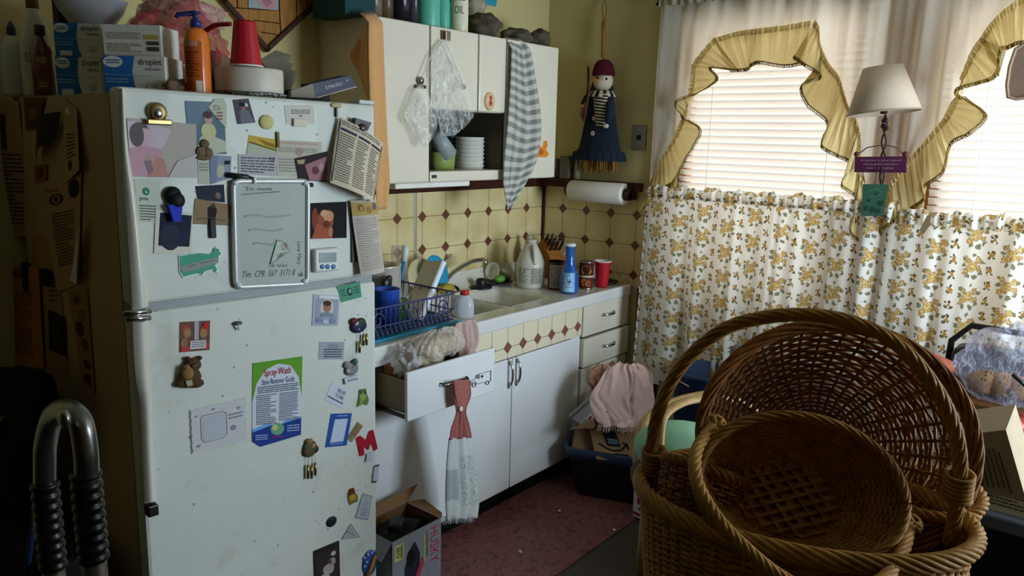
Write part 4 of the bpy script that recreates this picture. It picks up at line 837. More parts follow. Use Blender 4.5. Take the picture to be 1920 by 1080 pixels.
p = V((-.09, -.50, bz+.001)); b = B(); b.lathe([(0, .003), (.04, 0), (.07, .014), (.072, .017), (.04, .005), (0, .006)], mat('1f1c1a', .3), p, 30); tag(b.build('saucer'), 'small black dish at the far right end of the countertop', 'dish')
p = V((-.07, -.39, bz+.001)); t = thing('glass_mug', 'clear glass mug with a handle behind the red cup', 'mug', p); b = B(); b.lathe([(0, .004), (.03, .0), (.036, .09), (.033, .09), (.027, .008), (0, .008)], GLASS, p); b.build('glass', t); hdl('handle', t, [p+V((.0, -.034, .078)), p+V((0, -.062, .07)), p+V((0, -.062, .03)), p+V((0, -.032, .02))], .005, GLASS)
# ================================================================== DISH RACK AND LEFT COUNTER
RK = mat('4a4a78', .35, .3); rx0, rx1, ry0, ry1 = -1.80, -1.27, -.535, -.17
b = B(); b.bx((-1.86, -.565, bz+.001), (-1.25, -.12, bz+.007), mat('2c8fb0', .3), .003); b.bx((-1.86, -.565, bz+.007), (-1.25, -.557, bz+.014), mat('2c8fb0', .3), .002); tag(b.build('drain_tray'), 'thin turquoise tray lying under the dish rack on the countertop', 'tray')
t = thing('dish_rack', 'dark blue wire dish rack standing on the left end of the countertop', 'dish rack', (-1.55, -.33, bz+.007)); z0 = bz+.018; zt = bz+.125
def ringr(z, g=0): return [V((rx0-g, ry0-g, z)), V((rx1+g, ry0-g, z)), V((rx1+g, ry1+g, z)), V((rx0-g, ry1+g, z))]
def corner(pts, k=.04):
    o = []
    for i, p in enumerate(pts):
        a, c = pts[i-1], pts[(i+1) % len(pts)]; u = (a-p).normalized()*k; v = (c-p).normalized()*k
        for s_ in range(5): w = s_/4; o.append(p+u*(1-w)**2+v*w**2)
    return o
b = B(); b.tube(corner(ringr(zt, .01)), .0042, RK, 8, closed=True); b.tube(corner(ringr(z0)), .0035, RK, 8, closed=True); b.tube(corner(ringr(z0+.035, .003)), .003, RK, 6, closed=True); b.build('frame', t)
for i in range(22):
    x = lerp(rx0+.02, rx1-.02, i/21); b = B(); b.tube(smoothpts([(x, ry0-.01, zt), (x, ry0-.004, z0+.03), (x, ry0+.01, z0), (x, ry1-.01, z0), (x, ry1+.004, z0+.03), (x, ry1+.01, zt)], 20), .0024, RK, 6); b.build('wire', t)
for i in range(1, 7):
    y = lerp(ry0, ry1, i/7); b = B(); b.tube([(rx0-.01, y, zt), (rx0, y, z0+.02), (rx0+.012, y, z0), (rx1-.012, y, z0), (rx1, y, z0+.02), (rx1+.01, y, zt)], .0024, RK, 6); b.build('wire', t)
for i in range(3):
    x = lerp(rx0+.12, rx1-.08, i/2); b = B(); b.tube([V((x+.03*math.cos(k*.5)*(1-k/20), ry0-.012, zt-.045+.032*math.sin(k*.5)*(1-k/20))) for k in range(16)], .003, RK, 6); b.build('scroll', t)
for x in (rx0+.05, rx1-.05):
    for y in (ry0+.03, ry1-.03): b = B(); b.tube([(x, y, bz+.0075), (x, y, z0)], .006, RK, 8); b.build('foot', t)
# cup, pot, glass, board, plate
t = thing('cutlery_cup', 'ribbed bright blue plastic cutlery holder at the left front of the dish rack', 'cutlery holder', (-1.72, -.45, z0+.006)); p = oz(722, 612, z0+.006); p = V((p.x+.035, p.y+.03, z0+.006))
b = B(); b.lathe([(0, .003), (.042, .003), (.044, 0), (.050, .135), (.053, .138), (.050, .14), (.046, .135), (.040, .006), (0, .006)], mat('2f55b8', .35), p, 40, rib=lambda a, z: 1+.02*math.sin(a*16)); b.build('holder', t)
YP = -.27; p = oy(728, 556, YP); t = thing('steel_pot', 'shiny stainless steel pot standing in the dish rack beside the fridge', 'pot', (p.x, YP, z0+.006)); rp = .078; zp = oy(728, 494, YP).z; p = V((oy(716, 520, YP).x, YP, z0+.006))
b = B(); b.lathe([(0, 0), (rp-.012, 0), (rp, .012), (rp, zp-p.z-.005), (rp+.004, zp-p.z), (rp-.003, zp-p.z), (rp-.004, .014), (0, .008)], mat('ddd5c8', .3, .4), p, 36); b.build('pot_body', t)
hp = oy(725, 532, -.36); b = B(); b.sphere(hp, (.026, .014, .028), mat('18171a', .35), 14, 10); b.sphere(hp+V((.012, -.002, .02)), (.014, .01, .014), mat('18171a', .35), 10, 8); b.build('handle', t)
YG = -.15; p = oy(755, 545, YG); g0 = oy(735, 475, YG); g1 = oy(763, 475, YG); rg = (g1-g0).length/2*.85; p = V((oy(749, 500, YG).x, YG, z0+.006)); hg = oy(749, 461, YG).z-p.z
lath('glass_jar', 'tall clear glass jar upside down at the back of the dish rack', 'jar', p, [(rg*.8, 0), (rg*.82, .02), (rg, .04), (rg, hg-.012), (rg*.9, hg), (0, hg)], mat('d5d8cc', .06, 0, .02, 10, .35))
t = thing('dish_brush', 'blue handled brush standing in the rack behind the cutting board', 'brush', oy(748, 560, -.2)); b = B(); q0, q1 = oy(749, 548, -.2), oy(757, 490, -.2); b.tube([q0, q1], .008, mat('2b7fae', .35), 8); b.build('handle', t); b = B(); b.tube([q1, q1+(q1-q0)*.5], .014, mat('dfe5e6', .7, 0, .2, 200), 10); b.build('bristles', t)
Yc = -.30; q = [oy(795, 489, -.22), oy(829, 489, -.34), oy(785, 598, -.44), oy(752, 590, -.32)]
t = thing('cutting_board', 'white rectangular cutting board leaning upright in the dish rack', 'cutting board', oy(770, 600, -.38))
S = Sheet(q); S.base(mat('cfc6b4', .45, dirt='a58a6b'), .014); S.done('board', parent=t)
b = B(); nn = S.n; e0, e1 = q[1], q[2]; b.poly([e0+nn*.002, e0-nn*.016, e1-nn*.016, e1+nn*.002], mat('e9ecf2', .4), (CR*.008)); b.build('edge', t)
p = oy(818, 512, -.14); b = B(); b.lathe([(0, .0), (.055, .003), (.085, .014), (.083, .017), (.054, .007), (0, .005)], mat('2a97c4', .3), M=Matrix.Translation(p+V((-.01, 0, .0))) @ Matrix.Rotation(1.25, 4, 'X') @ Matrix.Rotation(.2, 4, 'Y'), n=36); tag(b.build('plate'), 'turquoise blue plate standing behind the cutting board', 'plate')
p = oy(800, 520, -.12); b = B(); b.lathe([(0, .0), (.05, .003), (.09, .014), (.088, .017), (.05, .007), (0, .005)], mat('c9bd92', .35), M=Matrix.Translation(p+V((-.03, .01, 0))) @ Matrix.Rotation(1.25, 4, 'X'), n=36); tag(b.build('plate'), 'cream plate standing behind the cutting board, left of the turquoise plate', 'plate')
b = B(); LF = mat('2f6a34', .6, 0, .2)
for i in range(9):
    x = oy(745+3*i, 600, -.40).x; b.tube(smoothpts([(x, -.40, z0+.007), (x+.006*math.sin(i*2), -.395, z0+.05), (x+.02*math.sin(i*1.7), -.39, z0+.075+.012*(i % 3))], 6), [.004, .004, .004, .004, .003, .002, .001], LF, 5)
tag(b.build('leafy_greens'), 'tuft of green leafy stems between the blue holder and the cutting board', 'greens')
# spoons and bits in the rack
for i, (a, c, col, lab) in enumerate([((805, 610, -.40), (858, 573, -.28), '2c3340', 'dark long handled spatula lying across the right end of the dish rack'), ((795, 585, -.34), (880, 598, -.36), '37312d', 'black handled pan lying on the right edge of the rack')]):
    b = B(); A0, A1 = oy(*a), oy(*c); b.tube([A0, A0.lerp(A1, .6), A1], [.011, .008, .006], mat(col, .4), 8, flat=.5)
    if i == 1: b.sphere(A0, (.03, .025, .008), mat(col, .4), 14, 8)
    tag(b.build(['spatula', 'frying_pan'][i]), lab, ['spatula', 'pan'][i])
p = oy(835, 558, -.2); b = B(); b.sphere(V((p.x+.0, -.20, bz+.055)), (.055, .03, .022), mat('b59a3a', .6, 0, .3, 60), 20, 12, .25, 6, 4); tag(b.build('sponge'), 'yellow sponge like lump resting between dish rack and faucet', 'sponge')
p = oy(850, 540, -.16); b = B(); b.lathe([(.018, 0), (.028, .006), (.03, .01), (.026, .011)], DKMET, M=Matrix.Translation((p.x, -.16, bz+.03)) @ Matrix.Rotation(.5, 4, 'X'), n=20); b.tube([(p.x-.11, -.19, bz+.035), (p.x-.02, -.165, bz+.04)], .006, DKMET, 8); tag(b.build('strainer_spoon'), 'small dark strainer spoon lying behind the milk jug', 'spoon')
p = V((oz(877, 597, bz).x, oz(877, 597, bz).y+.02, bz+.001)); t = thing('milk_jug', 'small translucent milk jug with a red cap at the countertop edge', 'jug', p); hm = od(876, 543, dep(p)).z-bz
MJ = mat('dadfe8', .25, 0, .02, 20, .62); Q = Matrix.Translation(p) @ Matrix.Rotation(cam_ang(p), 4, 'Z')
rsq = lambda a, z: 1+.09*abs(math.cos(a*2+0))**2*(-1)+.04
b = B(); b.lathe([(0, 0), (.036, 0), (.042, .008), (.043, hm*.5), (.036, hm*.72), (.022, hm*.82), (.017, hm*.86), (0, hm*.86)], MJ, n=40, M=Q, rib=rsq); b.build('body', t)
b = B(); b.lathe([(0, hm*.84), (.019, hm*.84), (.02, hm*.99), (.017, hm), (0, hm)], mat('c22a2e', .4), p, 20); b.build('cap', t)
e = Q.to_3x3() @ V((0, 1, 0)); hdl('handle', t, [p+e*-.022+V((0, 0, hm*.78)), p+e*-.036+V((0, 0, hm*.68)), p+e*-.040+V((0, 0, hm*.5)), p+e*-.040+V((0, 0, hm*.38))], .008, MJ)
# beige cloth over counter edge, and plastic wrapped stuff in the drawer
BEI = mat('c9ada3', .9, 0, .2, 40, bump=.4)
cloth('dish_cloth', 'crumpled pinkish beige cloth hanging over the counter edge above the drawer', 'cloth', [(848, 604), (842, 622), (846, 645), (850, 668)], [(884, 596), (892, 612), (892, 640), (878, 664)], -.63, BEI, 2.6, .012, .004)
def lump(name, label, cat, c, r, mt, amp=.3, fr=7, seed=1, nu=36, nv=20, group=None, zmin=None):
    b = B(); b.sphere(c, r, mt, nu, nv, amp, fr, seed, zmin=zmin); return tag(b.build(name), label, cat, group)
c = oy(822, 646, -.70); t = thing('wrapped_package', 'glossy clear plastic wrapped package heaped in the open drawer below the counter edge', 'package', c-V((0, 0, .05)))
b = B(); b.sphere(c+V((0, .01, -.008)), (.105, .05, .045), mat('bca88c', .8, 0, .25, 30), 44, 24, .10, 7, 3); b.build('contents', t)
b = B()
def pk_(u, v):
    a = u*2*PI; th = .15+v*2.2; r = 1+.07*math.sin(a*9+3*math.sin(v*3))+.05*math.sin(a*21+v*4)+.10*noise.noise(V((math.cos(a)*2, math.sin(a)*2, v*3)))
    return c+V((math.cos(a)*math.sin(th)*.125*r, math.sin(a)*math.sin(th)*.062*r, math.cos(th)*.055*r+.002))
b.grid(pk_, 110, 22, bagmat('e2dccf', .30)); b.build('plastic_wrap', t)
c = oy(800, 668, -.68); lump('crumpled_paper', 'crumpled cream paper in the middle of the open drawer', 'paper', c, (.075, .06, .05), mat('cdbfa2', .8, 0, .2, 20), .4, 6, 6)
c = oy(762, 674, -.68); lump('tissue_paper', 'white crumpled plastic wrapper standing up at the left of the open drawer', 'wrapper', c+V((0, 0, -.005)), (.045, .05, .05), bagmat('e4e2e0', .5), .5, 6, 9)
c = oy(742, 690, -.60); b = B(); b.box(c+V((0, 0, -.005)), (.10, .06, .07), mat('a8754a', .7), .006, rz=.5); tag(b.build('snack_box'), 'small tan box at the back left of the open drawer', 'box')
# hand towel
PK = mat('b06a66', .95, 0, .25, 160, bump=.6)
def terry():
    t = T('pale_towel'); u, v, _ = t.sep(t.co('UV')); n = t.noise(t.co(), 300, 2)
    bd = t.ma('MULTIPLY', t.ma('GREATER_THAN', v, .30), t.ma('LESS_THAN', v, .62)); le = t.ma('LESS_THAN', u, .42)
    col = t.mix(t.ma('MULTIPLY', bd, le), lin('ccd0cc'), lin('a3b0b0')); vn = t.noise(t.sc(t.co('UV'), 7, 12), 1, 4, 3)
    m = t.ma('MULTIPLY', t.ma('MULTIPLY', t.ramp(t.ma('ABSOLUTE', t.ma('SUBTRACT', vn, .5)), .03, .015), t.ma('GREATER_THAN', u, .45)), t.ma('MULTIPLY', t.ma('GREATER_THAN', v, .22), t.ma('LESS_THAN', v, .78)))
    return t.pbr(t.mix(t.ma('MULTIPLY', m, .8), col, lin('5b6658')), .95, 0, t.bump(n, .6, .003), sheen=.2)
t = thing('hand_towel', 'pale hand towel with a knitted pink top buttoned on the open drawer handle', 'towel', oy(860, 985, YD-.02))
cloth('knit_top', None, None, [(846, 712), (846, 745), (850, 772), (840, 800), (836, 822)], [(876, 711), (877, 740), (868, 768), (874, 795), (878, 818)], YD-.024, PK, 2.2, .007, .006, parent=t)
cloth('button_flap', None, None, [(850, 713), (852, 740), (858, 764), (862, 772)], [(877, 711), (878, 738), (874, 760), (868, 770)], YD-.040, PK, .5, .002, .004, parent=t)
p = oy(864, 767, YD-.050); b = B(); b.lathe([(0, .005), (.008, .004), (.0105, .001), (.010, 0), (0, 0)], mat('ead9d2', .3), M=Matrix.Translation(p) @ Matrix.Rotation(PI/2, 4, 'X'), n=18); b.build('button', t)
TW = cloth('towel_cloth', None, None, [(836, 820), (831, 870), (828, 930), (829, 972)], [(877, 816), (884, 870), (892, 930), (888, 968)], YD-.020, terry(), 2.0, .009, .005, parent=t)
b = B(); FR = mat('d3d4d0', .9)
for i in range(34):
    x = lerp(829, 889, i/33); y = lerp(971, 967, i/33); q = oy(x, y, YD-.034); b.tube([q+V((0, 0, .006)), q+V((R_.uniform(-.003, .003), R_.uniform(-.003, .003), -.022-R_.random()*.008))], .0017, FR, 4)
b.build('fringe', t)
# ================================================================== FLOOR THINGS
def matmat():
    t = T('red_brown_mat'); o = t.co(); n = t.noise(o, 5, 3, .5)
    v = t.vor(t.sc(t.comb(t.ma('ADD', t.sep(o)[0], t.ma('MULTIPLY', t.noise(o, 12, 2), .12)), t.sep(o)[1], 0), 1, 1, 1), 26, 'DISTANCE_TO_EDGE')['Distance']
    k = t.ma('MULTIPLY', t.ramp(v, .11, .05), t.ramp(t.noise(o, 30, 2), .47, .55)); col = t.mix(n, lin('6e4443'), lin('845652'))
    sp = t.ma('LESS_THAN', t.vor(o, 16)['Distance'], .035)
    return t.pbr(t.mix(sp, t.mix(t.ma('MULTIPLY', k, .5), col, lin('2e1a1a')), lin('8c8078')), .5, 0, t.bump(k, -.9, .006))
b = B(); b.bx((-2.6, -1.088, .0005), (-.25, -.545, .007), matmat(), .003); tag(b.build('floor_mat'), 'reddish brown embossed runner mat lying on the floor in front of the sink cabinets', 'mat')
for i, (x, y) in enumerate([(1049, 959), (975, 1036), (1152, 995)]):
    p = oz(x, y, .008); b = B(); b.sphere(p+V((0, 0, .004)), (.008, .007, .005), mat('cfc8bd', .7), 10, 8, .3, 5, i, zmin=p.z); tag(b.build('crumb'), ['pale crumb on the mat near the dark waste tub', 'pale crumb at the middle front of the mat', 'pale crumb at the right edge of the mat'][i], 'crumb', 'crumbs on the mat')
# tool box carton
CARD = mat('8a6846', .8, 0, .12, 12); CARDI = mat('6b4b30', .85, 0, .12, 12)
fa = oy(735, 1024, -.84); fb = oy(823, 968, -.84); f0 = V((fa.x, -.84, 0)); f1 = V((fb.x+.0, -.84, 0))
p0 = V((-1.884, -.85, 0)); p1 = V((-1.652, -.85, 0))
t = thing('tool_carton', 'open grey printed tool carton with black contents, on the floor beside the fridge', 'carton', (p0+p1)/2); ht = .312
dx = (p1-p0); L_ = dx.length; dx.normalize(); dn = V((dx.y, -dx.x, 0)); dn = dn if dn.dot(CAM-p0) > 0 else -dn; D_ = .18
q0, q1 = p0-dn*D_, p1-dn*D_; GR = mat('8b8d96', .5, 0, .05, 10); up = V((0, 0, ht)); z2 = V((0, 0, .009))
b = B()
for a, c, nn in ((p0, p1, dn), (p1, q1, dx), (q1, q0, -dn), (q0, p0, -dx)):
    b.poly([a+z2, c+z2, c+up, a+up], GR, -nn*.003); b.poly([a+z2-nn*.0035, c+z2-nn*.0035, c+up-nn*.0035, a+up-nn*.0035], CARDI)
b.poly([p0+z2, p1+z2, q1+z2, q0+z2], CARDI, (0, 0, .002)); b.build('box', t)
b = B(); b.poly([q0+up, q1+up, oy(783, 908, -.655), oy(700, 950, -.655)], CARD, -dn*.003); b.build('rear_flap', t)
b = B(); b.poly([p1+up, q1+up, oy(794, 936, -.70), oy(828, 962, -.83)], CARD, dx*.003); b.build('side_flap', t)
b = B(); b.poly([p0+up, q0+up, q0+up-dx*.05-V((0, 0, .05)), p0+up-dx*.05-V((0, 0, .05))], GR, (0, 0, .003)); b.build('side_flap', t)
S = Sheet([p0+up+dn*.0005, p1+up+dn*.0005, p1+z2+dn*.0005, p0+z2+dn*.0005]); S.base(GR, .0002)
S.t('HUSKY', .77, .06, .95, .52, 'c22138', 90, bold=1); S.t('VARIABLE SPEED', .68, .06, .715, .40, '2a2c36', 90); S.r(.63, .10, .665, .44, 'b9b04a'); S.r(.04, .06, .22, .26, 'c7c078'); S.t('80', .07, .09, .15, .22, '2a2b22', 90); S.r(.16, .08, .20, .24, '6f7a2f')
S.p([(.22, .95), (.24, .4), (.34, .2), (.44, .12), (.55, .3), (.52, .6), (.6, .95)], '2a2b33'); S.e(.36, .3, .08, .11, '16171c'); S.p([(.42, .62), (.6, .36), (.63, .45), (.46, .72)], 'c03a50'); S.r(.26, .55, .31, .95, '8f9a2c'); S.t('TOOLS', .68, .55, .76, .95, 'a996b4', 90)
S.done('printed_panel', parent=t)
c = (p0+q1)/2+V((0, 0, ht-.05)); lump('power_tool', 'black tool lying inside the open grey carton', 'tool', c, (.10, .07, .05), mat('08080a', .5), .25, 4, 2); 
b = B(); b.box((p0+q0)/2+dx*.10+V((0, 0, ht-.03)), (.07, .05, .08), mat('141416', .45), .01, rz=.6); tag(b.build('charger'), 'square black charger block at the near corner inside the grey carton', 'charger')
# waste tub with boxes
BK = mat('0d0e11', .45); BLT = mat('26344e', .4)
tc = V((-.47, -.85, .008)); az = .35; HT_ = .20
def rrect(a, bb, rad, z, c, ang, n=5):
    o = []
    for (sx_, sy_), a0 in (((1, 1), 0), ((-1, 1), .5*PI), ((-1, -1), PI), ((1, -1), 1.5*PI)):
        for k in range(n): t_ = a0+k*PI/2/(n-1); x = sx_*(a-rad)+rad*math.cos(t_); y = sy_*(bb-rad)+rad*math.sin(t_); o.append(V((c[0]+x*math.cos(ang)-y*math.sin(ang), c[1]+x*math.sin(ang)+y*math.cos(ang), c[2]+z)))
    return o
def rings(b, rs, mt, capb=True):
    n = len(rs[0]); vs_ = [p for r in rs for p in r]; fs_ = [[i*n+k, i*n+(k+1) % n, (i+1)*n+(k+1) % n, (i+1)*n+k] for i in range(len(rs)-1) for k in range(n)]
    if capb: fs_ += [list(range(n))[::-1], [(len(rs)-1)*n+k for k in range(n)]]
    b.add(vs_, fs_, mt, True)
t = thing('waste_tub', 'black tub with a blue grey liner rim full of cartons, beside the drawers', 'tub', tc)
b = B(); rings(b, [rrect(.135, .165, .06, z, tc, az) for z in (0,)]+[rrect(.14+.035*k, .17+.035*k, .06, HT_*k, tc, az) for k in (.05, .5, .9, 1)]+[rrect(.17, .20, .06, HT_, tc, az), rrect(.125, .16, .05, .02, tc, az)], BK); b.build('tub_body', t)
b = B(); rings(b, [rrect(.165, .195, .06, HT_-.015, tc, az), rrect(.185, .215, .065, HT_-.005, tc, az), rrect(.192, .222, .065, HT_+.045, tc, az), rrect(.182, .212, .06, HT_+.05, tc, az), rrect(.17, .20, .06, HT_, tc, az)], BLT, False); b.build('liner_rim', t)
# delivery carton
cc = [od(1103, 792, 3.60), od(1172, 800, 3.55), od(1194, 868, 3.45), od(1118, 860, 3.47)]
t = thing('delivery_carton', 'brown delivery carton with black tape and smile arrow, stuffed in the dark tub', 'carton', (cc[2]+cc[3])/2)
S = Sheet(cc); CB = mat('8f7150', .8, 0, .08, 14); S.base(CB, .11); S.p([(.32, 0), (.68, 0), (.72, .60), (.38, .60)], '14161b'); S.t('amazon', .42, .40, .68, .54, '7f9ab0')
S.scrib([(.16, .56), (.3, .67), (.5, .73), (.72, .69), (.88, .52)], '17140f', .045); S.scrib([(.78, .49), (.91, .50), (.89, .67)], '17140f', .04); S.r(.5, .8, .85, .97, '1a1712'); S.lines(.72, .06, .98, .26, 2, '2c2117', .5); S.done('box', parent=t)
b = B(); b.poly([cc[0], cc[1], od(1140, 772, 3.45), od(1068, 806, 3.43)], CB, (0, 0, .003)); b.build('flap', t); b = B(); b.poly([cc[1]+CF*.02, cc[2]+CF*.02, od(1215, 840, 3.53), od(1190, 770, 3.63)], CB, CF*.003); b.build('side_flap', t)
b = B(); b.poly([od(1080, 800, 3.63), od(1108, 794, 3.65), od(1122, 862, 3.53), od(1072, 846, 3.53)], mat('7a5f43', .8), CF*.05); tag(b.build('carton'), 'second smaller carton wedged at the left behind the black taped carton', 'carton')
S = Sheet([od(1068, 782, 3.63), od(1122, 732, 3.75), od(1130, 770, 3.69), od(1112, 806, 3.59)]); t = thing('clamshell_pack', 'grey clear plastic clamshell with a label leaning over the cartons', 'container', S.q[3])
S.base(mat('b9c2cc', .2, alpha=.85), .012); S.done('shell', parent=t); q = S.q
b = B(); b.tube([q[0], q[1]], .010, mat('b9c0c6', .25, alpha=.85), 6); b.build('rim', t)
S = Sheet([od(1088, 793, 3.58), od(1116, 765, 3.65), od(1124, 786, 3.61), od(1106, 803, 3.56)]); S.base('cfe0dc', .001); S.e(.5, .5, .2, .3, 'a33a3a'); S.r(.06, .1, .3, .9, '5f9aa0'); S.lines(.72, .1, .97, .9, 5, '5a5f66'); S.done('label', parent=t)
# pink cloth heap
PKC = mat('dcbcb0', .9, 0, .06, 60, bump=.15)
def wad(name, label, cat, rows, D, mt, amp, nf, seed, fringe=None, thick=.004, bulge=.05):
    b = B(); n = 34; L = smoothpts([od(l, y, D) for l, r, y in rows], n); Rr = smoothpts([od(r, y, D) for l, r, y in rows], n)
    def fn(u, v):
        i = int(round(v*n)); p = L[i].lerp(Rr[i], u)+CR*(.012*noise.noise(V((v*5, seed, u))))+CU*(.014*noise.noise(V((u*5, seed+3, v*2)))); nz = noise.noise(V((u*3.2+seed, v*2.6, seed)))+.5*noise.noise(V((u*9-v*5+seed, v*3, seed+4)))
        w = -.016*(1-abs(math.sin(u*4.1+v*1.3+nz*1.2)))**5-.010*(1-abs(math.sin(u*7.3-v*2.1+nz)))**5+amp*(math.sin((u*nf+.6*nz+v*.9*(u-.3))*2*PI+seed))*(.3+.7*v)+amp*2.2*nz
        return p-CF*(w+bulge*math.sin(PI*min(1, max(0, u)))*(.4+.6*math.sin(PI*v)))
    b.grid(fn, 46, n, mt)
    if fringe:
        for i in range(fringe): q = fn(i/(fringe-1), 1); b.tube([q, q+V((R_.uniform(-.006, .006), 0, -.018-.01*R_.random()))], .0014, mt, 4, cap=False)
    return tag(b.build(name, solid=0), label, cat)
wad('pink_cloth', 'pale pink fringed cloth thrown over the heap of cartons by the curtain', 'cloth', [(1158, 1204, 681), (1134, 1224, 698), (1114, 1226, 730), (1107, 1228, 755), (1118, 1226, 784), (1122, 1212, 800)], 3.45, PKC, .007, 1.3, 2, 40, .004, .012)
wad('pink_bundle', 'bunched peach pink cloth behind the fringed cloth at the drawers', 'cloth', [(1120, 1140, 682), (1108, 1152, 696), (1104, 1148, 714), (1106, 1138, 730)], 3.61, mat('c99c88', .9, 0, .1, 60), .016, 2, 5)
b = B(); b.poly([od(1138, 686, 3.67), od(1150, 676, 3.67), od(1168, 700, 3.67), od(1156, 712, 3.67)], CARD, CF*.02); tag(b.build('cardboard_flap'), 'brown cardboard piece sticking up between the two pink cloths', 'cardboard')
# red and white carton on the floor
p = [oz(1186, 966, .0085), oz(1222, 984, .0085)]; a = p[0]; c_ = p[1]; hh2 = .13; nn = V((-(c_-a).y, (c_-a).x, 0)).normalized(); nn = nn if nn.dot(CAM-a) > 0 else -nn
S = Sheet([a+V((0, 0, hh2)), c_+V((0, 0, hh2)), c_, a]); S.base(mat('d9cfcb', .5), .12)
S.scrib([(.1, .1), (.4, .15), (.2, .4), (.5, .5), (.3, .7)], 'a01f46', .1); S.p([(.2, .15), (.5, .1), (.45, .45), (.2, .5)], 'b3304f'); S.p([(.55, .3), (.9, .35), (.85, .8), (.5, .7)], 'a8264a'); S.r(0, .82, 1, .92, 'a01f46'); S.done('snack_carton', 'white and crimson printed carton on the floor at the big basket\'s left', 'carton')
# ================================================================== FRIDGE
FR0 = V((-1.9141, -.8063, 0)); FW = V((.99869, -.0503, -.0111)).normalized(); FU = V((.0111, .0054, 1)).normalized(); FN = FW.cross(FU).normalized()
if FN.y > 0: FN = -FN
FU = FN.cross(FW).normalized() if FN.cross(FW).z > 0 else -FN.cross(FW).normalized()
MF = Matrix(((FW.x, -FN.x, FU.x, FR0.x), (FW.y, -FN.y, FU.y, FR0.y), (FW.z, -FN.z, FU.z, FR0.z), (0, 0, 0, 1)))   # local: x along front (0 = right edge), y into the body, z up
MI = MF.inverted()
def fp(x, y, lift=0.0): return pl(x, y, FR0+FN*lift, FN)
def fl(x, y): return MI @ fp(x, y)
def fpx(px, lift): return [fp(x, y, lift) for x, y in px]
FRW = mat('cdd1c7', .5, 0, .04, 5, coat=.06, dirt='9c957c'); FSIDE = mat('b59a74', .5, 0, .08, 5); GASK = mat('6a6250', .6)
XL = -.742; HT = 1.7498
t = FRIDGE = thing('refrigerator', 'old white top freezer refrigerator covered with magnets, photos and papers', 'refrigerator', FR0+FW*(XL/2))
def shx(x, y): return x-.060*(y-.075)
b = B(); bq = [(XL+.008, .075), (-.008, .075), (shx(-.008, .70), .70), (shx(XL+.008, .70), .70)]
b.poly([MF @ V((x, y, HT-.012)) for x, y in bq], FSIDE, MF.to_3x3() @ V((0, 0, -(HT-.042)))); b.build('body', t)
b = B(); b.bx((XL+.012, .055, .09), (-.012, .076, HT-.02), GASK, 0, MF); b.build('gasket', t)
b = B(); b.bx((XL+.01, .06, .0), (-.01, .60, .09), mat('17181a', .6), 0, MF); b.build('base_grille', t)
b = B(); b.bx((XL, 0, 1.226), (0, .056, HT), FRW, .010, MF); fd = b.build('freezer_door', t)
b = B(); b.bx((XL, 0, .095), (0, .056, 1.206), FRW, .010, MF); rd = b.build('fridge_door', t)
b = B(); b.bx((XL+.006, .012, 1.204), (-.006, .06, 1.228), mat('8a8f8e', .4), 0, MF); b.build('door_seam', t)
b = B(); b.bx((-.06, -.004, HT-.0), (-.004, .05, HT+.012), FRW, .004, MF); b.build('hinge_cover', t)
HW = mat('d2cebe', .35, 0, .05, 20, coat=.3)
def strip(lp, rp, lift0, lift1, parent, name, mt):
    """vertical handle trim between two pixel edges, standing proud of the door"""
    n = 20; L = smoothpts([fp(x, y, l) for (x, y), l in zip(lp, lift1)], n); Rr = smoothpts([fp(x, y, l) for (x, y), l in zip(rp, lift1)], n); b = B()
    def fn(u, v):
        i = int(round(v*n)); p = L[i].lerp(Rr[i], u); return p+FN*(.012*math.sin(PI*u)-.004)
    b.grid(fn, 8, n, mt)
    b.grid(lambda u, v: L[int(round(v*n))]-FN*(.004+u*.016), 1, n, mt); b.grid(lambda u, v: Rr[int(round(v*n))]-FN*(.004+u*.016), 1, n, mt)
    b.grid(lambda u, v: fn(1-u, v)-FN*.018, 8, n, mt)
    return b.build(name, parent)
h = strip([(222, 166), (226, 280), (236, 380), (244, 480), (250, 578)], [(234, 166), (242, 280), (258, 380), (270, 480), (280, 574)], 0, [.012, .016, .026, .03, .03], fd, 'handle', HW)
h2 = strip([(250, 604), (255, 700), (264, 760), (268, 840), (273, 942)], [(281, 600), (284, 700), (286, 760), (288, 840), (293, 938)], 0, [.03, .03, .024, .016, .014], rd, 'handle', HW)
g = B(); q = fp(284, 955, .014); g.box(MI @ q, (.026, .03, .03), DKMET, .003, MF); g.build('handle_bracket', h2)
g = B()
for x0, y0, x1, y1 in [(232, 588, 282, 583), (236, 598, 281, 596)]: g.tube([fp(x0, y0, .03), fp((x0+x1)/2, (y0+y1)/2, .036), fp(x1, y1, .03)], .007, CHROME, 8)
g.build('handle_trim', h2)
